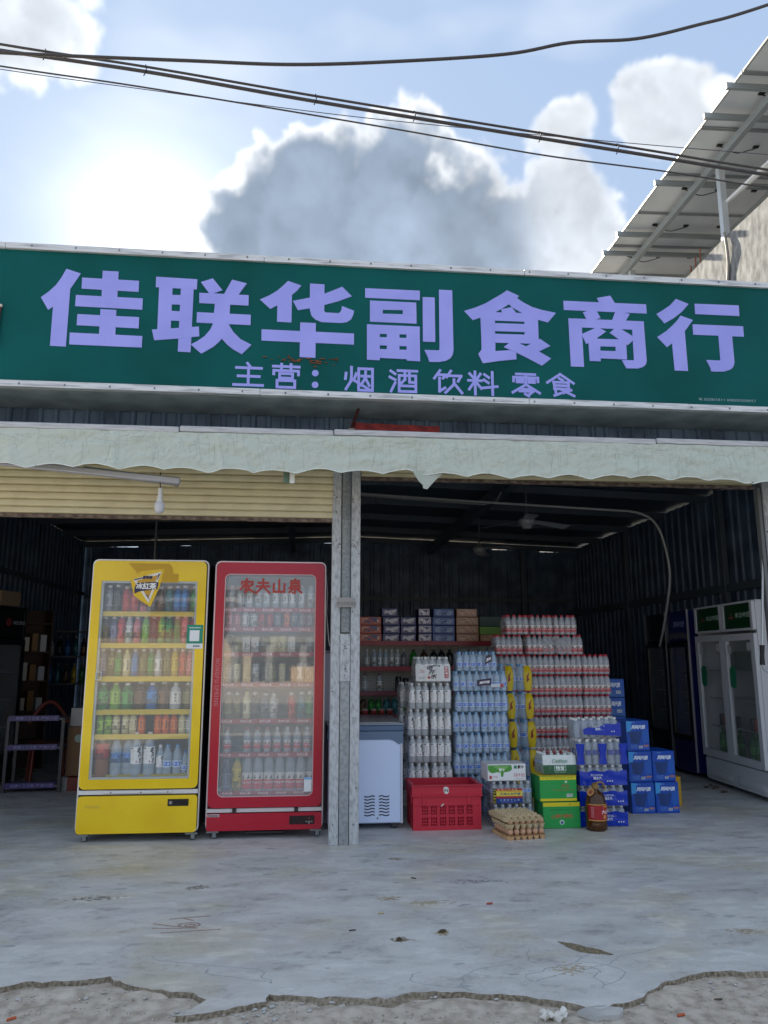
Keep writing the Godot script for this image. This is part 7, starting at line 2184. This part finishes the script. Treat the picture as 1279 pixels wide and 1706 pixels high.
func ceiling_things():
	for q in [[Vector3(2.68, 2.98, -8.95), 0.35, "nearer ceiling fan with pale blades under the dark roof"], [Vector3(2.66, 2.98, -11.4), 1.2, "farther ceiling fan deep in the shop under the dark roof"]]:
		var o = thing("ceiling_fan", q[2], "fan", q[0], q[1], "ceiling fans in the shop")
		part(o, "rod", B.new(M("5a6064", 0.4)).tube([Vector3(0, 0.08, 0), Vector3(0, 0.58, 0)], 0.012, 7))
		part(o, "motor", B.new(M("8d9498", 0.4)).lathe(Vector3.ZERO, [Vector2(0, -0.09), Vector2(0.05, -0.085), Vector2(0.07, -0.05), Vector2(0.1, -0.04), Vector2(0.105, 0.02), Vector2(0.07, 0.05), Vector2(0.03, 0.07), Vector2(0.025, 0.1), Vector2(0, 0.1)], 18))
		for k in 3:
			var b = B.new(M("a2a8ac", 0.4))
			b.xf = Transform3D(Basis(Vector3.UP, TAU * k / 3.0), Vector3.ZERO)
			b.sheet(func(u, v): return Vector3(0.11 + 0.5 * u, 0.012 - 0.03 * u + (v - 0.5) * 0.02, (v - 0.5) * (0.10 + 0.05 * u)), 5, 2)
			b.sheet(func(u, v): return Vector3(0.11 + 0.5 * u, 0.008 - 0.03 * u + (0.5 - v) * 0.02, (0.5 - v) * (0.10 + 0.05 * u)), 5, 2)
			part(o, "blade", b)
	var pts = [Vector3(0.4, 3.10, -8.0), Vector3(0.59, 3.08, -8.0), Vector3(1.82, 3.02, -8.0), Vector3(3.4, 2.955, -8.0), Vector3(3.57, 2.945, -8.0), Vector3(3.7, 2.92, -8.0), Vector3(3.84, 2.83, -8.0), Vector3(3.93, 2.62, -8.0), Vector3(4.0, 2.23, -8.05), Vector3(4.07, 1.75, -8.4), Vector3(4.15, 1.5, -8.72)]
	var c = Curve3D.new()
	for i in pts.size():
		var t = (pts[mini(i + 1, pts.size() - 1)] - pts[maxi(i - 1, 0)]) / 6.0
		c.add_point(pts[i], -t, t)
	solo("conduit", B.new(M("8a8d8c", 0.5)).tube(Array(c.tessellate_even_length(5, 0.08)), 0.014, 6), "pale conduit crossing under the roof and bending down on the right", "conduit")
	solo("conduit", B.new(M("7a7d7c", 0.5)).tube([Vector3(0.5, 3.13, -8.3), Vector3(2.0, 3.05, -8.3), Vector3(2.15, 3.09, -8.3), Vector3(2.2, 3.2, -8.3)], 0.01, 6), "short conduit ending near the rod of the nearer ceiling fan", "conduit")

func litter():
	# small stones over the earth in front of the floor: one mass
	var st = B.new(rough_mat(noise_tex(98, 0.1, [[0.2, 0.5, 0.8], ["6a645a", "a89f94", "e0dad2"]], 256, 4), 4.0, 0.9))
	st.lathe(Vector3.ZERO, [Vector2(0, -0.5), Vector2(0.42, -0.3), Vector2(0.52, 0.05), Vector2(0.3, 0.38), Vector2(0, 0.45)], 6)
	var mm = MultiMesh.new()
	mm.transform_format = MultiMesh.TRANSFORM_3D
	mm.mesh = st.done()
	mm.instance_count = 9500
	for k in 9500:
		var x = rng.randf_range(-2.2, 3.2)
		var z = rng.randf_range(-3.75, -1.9)
		var s = 0.0028 + 0.012 * pow(rng.randf(), 4.0)
		if rng.randf() < 0.012:
			s = rng.randf_range(0.012, 0.022)
		mm.set_instance_transform(k, Transform3D(Basis.from_euler(Vector3(rng.randf() * 0.6, rng.randf() * 6.0, rng.randf() * 0.6)).scaled(Vector3(s, s * rng.randf_range(0.5, 0.9), s * rng.randf_range(0.7, 1.2))), Vector3(x, -0.022 + s * 0.15, z)))
	var mi = MultiMeshInstance3D.new()
	mi.multimesh = mm
	mi.name = "gravel"
	mi.set_meta("kind", "stuff")
	add_child(mi, true)
	# crumbs of cement along the broken edge
	var cr = B.new(P(slab_plain(), 0.8))
	cr.box(Vector3.ZERO, Vector3(1, 0.6, 0.8), 0.25)
	var mc = MultiMesh.new()
	mc.transform_format = MultiMesh.TRANSFORM_3D
	mc.mesh = cr.done()
	mc.instance_count = 420
	for k in 420:
		var x = rng.randf_range(-1.9, 2.9)
		var ez = -3.42 - 0.12 * absf(sin(x * 2.1 + 0.6))
		if x < -0.5:
			ez = -3.66
		elif x > 1.6:
			ez = -3.48
		var s = 0.004 + 0.016 * pow(rng.randf(), 3.0)
		mc.set_instance_transform(k, Transform3D(Basis.from_euler(Vector3(rng.randf(), rng.randf() * 6.0, rng.randf())).scaled(Vector3(s * 1.4, s * 0.8, s)), Vector3(x, -0.02 + s * 0.2, ez + absf(rng.randfn()) * 0.07 + 0.02)))
	var mci = MultiMeshInstance3D.new()
	mci.multimesh = mc
	mci.name = "cement_crumbs"
	mci.set_meta("kind", "stuff")
	add_child(mci, true)
	# lumps of earth along the broken edge
	var eb = B.new(mat_dirt)
	for q in [[-0.95, -3.66, 0.14], [-0.62, -3.6, 0.12], [-0.55, -3.5, 0.1], [0.93, -3.3, 0.07], [1.5, -3.36, 0.16], [1.62, -3.42, 0.1], [-1.5, -3.62, 0.2], [0.25, -3.36, 0.12], [2.2, -3.44, 0.2], [0.62, -3.38, 0.1]]:
		var ph = rng.randf() * 6.0
		eb.xf = Transform3D(Basis.IDENTITY, Vector3(q[0], -0.026, q[1]))
		eb.sheet(func(u, v):
			var r = v * q[2]
			var a = -u * TAU
			var hgt = 0.018 * pow(cos(v * PI / 2), 1.5) + 0.005 * sin(a * 5.0 + ph) * v * (1.0 - v)
			return Vector3(cos(a) * r * (1.5 + 0.3 * sin(a * 3.0 + ph)), hgt, sin(a) * r * 0.6), 22, 7)
	var lump = part(self, "earth_bank", eb)
	lump.set_meta("kind", "structure")
	# separate pieces
	var tis = B.new(M("dcdad4", 0.7))
	tis.sheet(func(u, v): return Vector3((u - 0.5) * 0.10 + 0.01 * sin(v * 7.0), 0.012 + 0.014 * sin(u * 9.0) * sin(v * 7.0 + 1.0) + 0.008 * sin(u * 21.0), (v - 0.5) * 0.06 + 0.008 * sin(u * 11.0)), 18, 12)
	solo("tissue", tis, "crumpled white tissue on the earth at the bottom of the picture", "tissue", Vector3(1.0, -0.02, -3.21))
	var bits = [
		["cigarette_end", "orange cigarette end on the earth at the far left", "c0603a", [-1.09, -0.017, -3.42], 0.6], ["cigarette_end", "orange cigarette end on the earth at the lower right", "b85a34", [1.50, -0.017, -3.18], 0.3], ["cigarette_end", "red cigarette end on the cement floor right of the middle", "a84a42", [1.07, 0.005, -4.55], 0.2],
		["cigarette_end", "pale cigarette end on the cement floor under the freezer side", "b5a98c", [0.45, 0.005, -4.45], -0.1], ["cigarette_end", "yellowish cigarette end on the earth left of the tissue", "b59a6a", [0.66, -0.017, -3.15], 0.4], ["twig", "short dark twig on the cement floor left of the middle", "3a2f28", [0.28, 0.005, -4.2], 0.2], ["twig", "dark twig on the earth right of the tissue", "3a3236", [1.13, -0.017, -3.13], 0.1],
		["twig", "small dark twig on the cement below the red crate", "2f2b2a", [0.72, 0.005, -5.1], -0.5], ["twig", "small dark twig on the earth at the right", "4a3f36", [1.72, -0.017, -3.3], 0.0], ["twig", "tiny dark twig on the earth at the lower left", "3a3530", [0.41, -0.017, -3.2], -0.3]]
	for q in bits:
		var b = B.new(M(q[2], 0.7))
		var r = 0.005 if q[0] == "cigarette_end" else 0.003
		b.tube([Vector3(-0.016, 0, 0), Vector3(0.0, 0.001, 0.001), Vector3(0.018, 0, 0)], r, 6)
		solo(q[0], b, q[1], "litter", Vector3(q[3][0], q[3][1], q[3][2]), q[4])
	# hole worn into the cement, a leaf, a slip of paper, and a loose plate broken from the edge
	var hole = B.new(rough_mat(noise_tex(100, 0.06, [[0.2, 0.5, 0.8], ["5c5443", "7a7059", "958a72"]], 256, 5), 3.0, 0.95))
	var poly = []
	for k in 20:
		var a = TAU * k / 20
		var rr = 1.0 + 0.2 * sin(a * 3.0) + 0.12 * sin(a * 7.0)
		poly.append(Vector2(cos(a) * 0.115 * rr, sin(a) * 0.035 * rr))
	hole.xf = Transform3D(Basis(Vector3.UP, -0.75) * Basis(Vector3.RIGHT, -PI / 2), Vector3(1.355, 0.001, -3.84))
	hole.prism(poly, 0.0, 0.003)
	solo("earth_patch", hole, "oval patch of bare earth worn into the cement floor at the lower right", "patch")
	var lf = B.new(M("4a3a26", 0.7))
	lf.sheet(func(u, v): return Vector3((u - 0.5) * 0.05, 0.006 + 0.008 * sin(u * 3.0) * sin(v * PI), (v - 0.5) * 0.03 * sin(clampf(u, 0.05, 0.95) * PI)), 8, 4)
	solo("dead_leaf", lf, "curled brown leaf on the cement floor left of the middle", "leaf", Vector3(0.73, 0.0, -4.14), 0.4)
	solo("dead_leaf", lf.done(), "crumbled brown leaf on the cement floor below the steel post", "leaf", Vector3(0.5, 0.0, -4.05), 1.4)
	solo("paper_slip", B.new(M("c9c9c4", 0.6)).box(Vector3.ZERO, Vector3(0.07, 0.003, 0.03), 0.0), "small white slip of paper on the floor left of the steel post", "paper", Vector3(-0.09, 0.003, -5.95), 0.3)
	var pl = B.new(P(slab_plain(), 0.75))
	pl.xf = Transform3D(Basis(Vector3.UP, 0.1) * Basis(Vector3.RIGHT, -PI / 2 + 0.05), Vector3(1.2, -0.02, -3.2))
	pl.prism([Vector2(-0.10, 0.03), Vector2(-0.04, 0.055), Vector2(0.02, 0.05), Vector2(0.09, 0.02), Vector2(0.075, -0.005), Vector2(0.04, -0.03), Vector2(-0.02, -0.022), Vector2(-0.05, -0.03)], 0.0, 0.018)
	solo("cement_fragment", pl, "cracked cement plate broken off the floor edge at the bottom right", "cement plate")
func slab_plain():
	return noise_tex(99, 0.03, [[0.2, 0.5, 0.8], ["a5a6a5", "b4b5b3", "c0c0be"]], 256, 5)
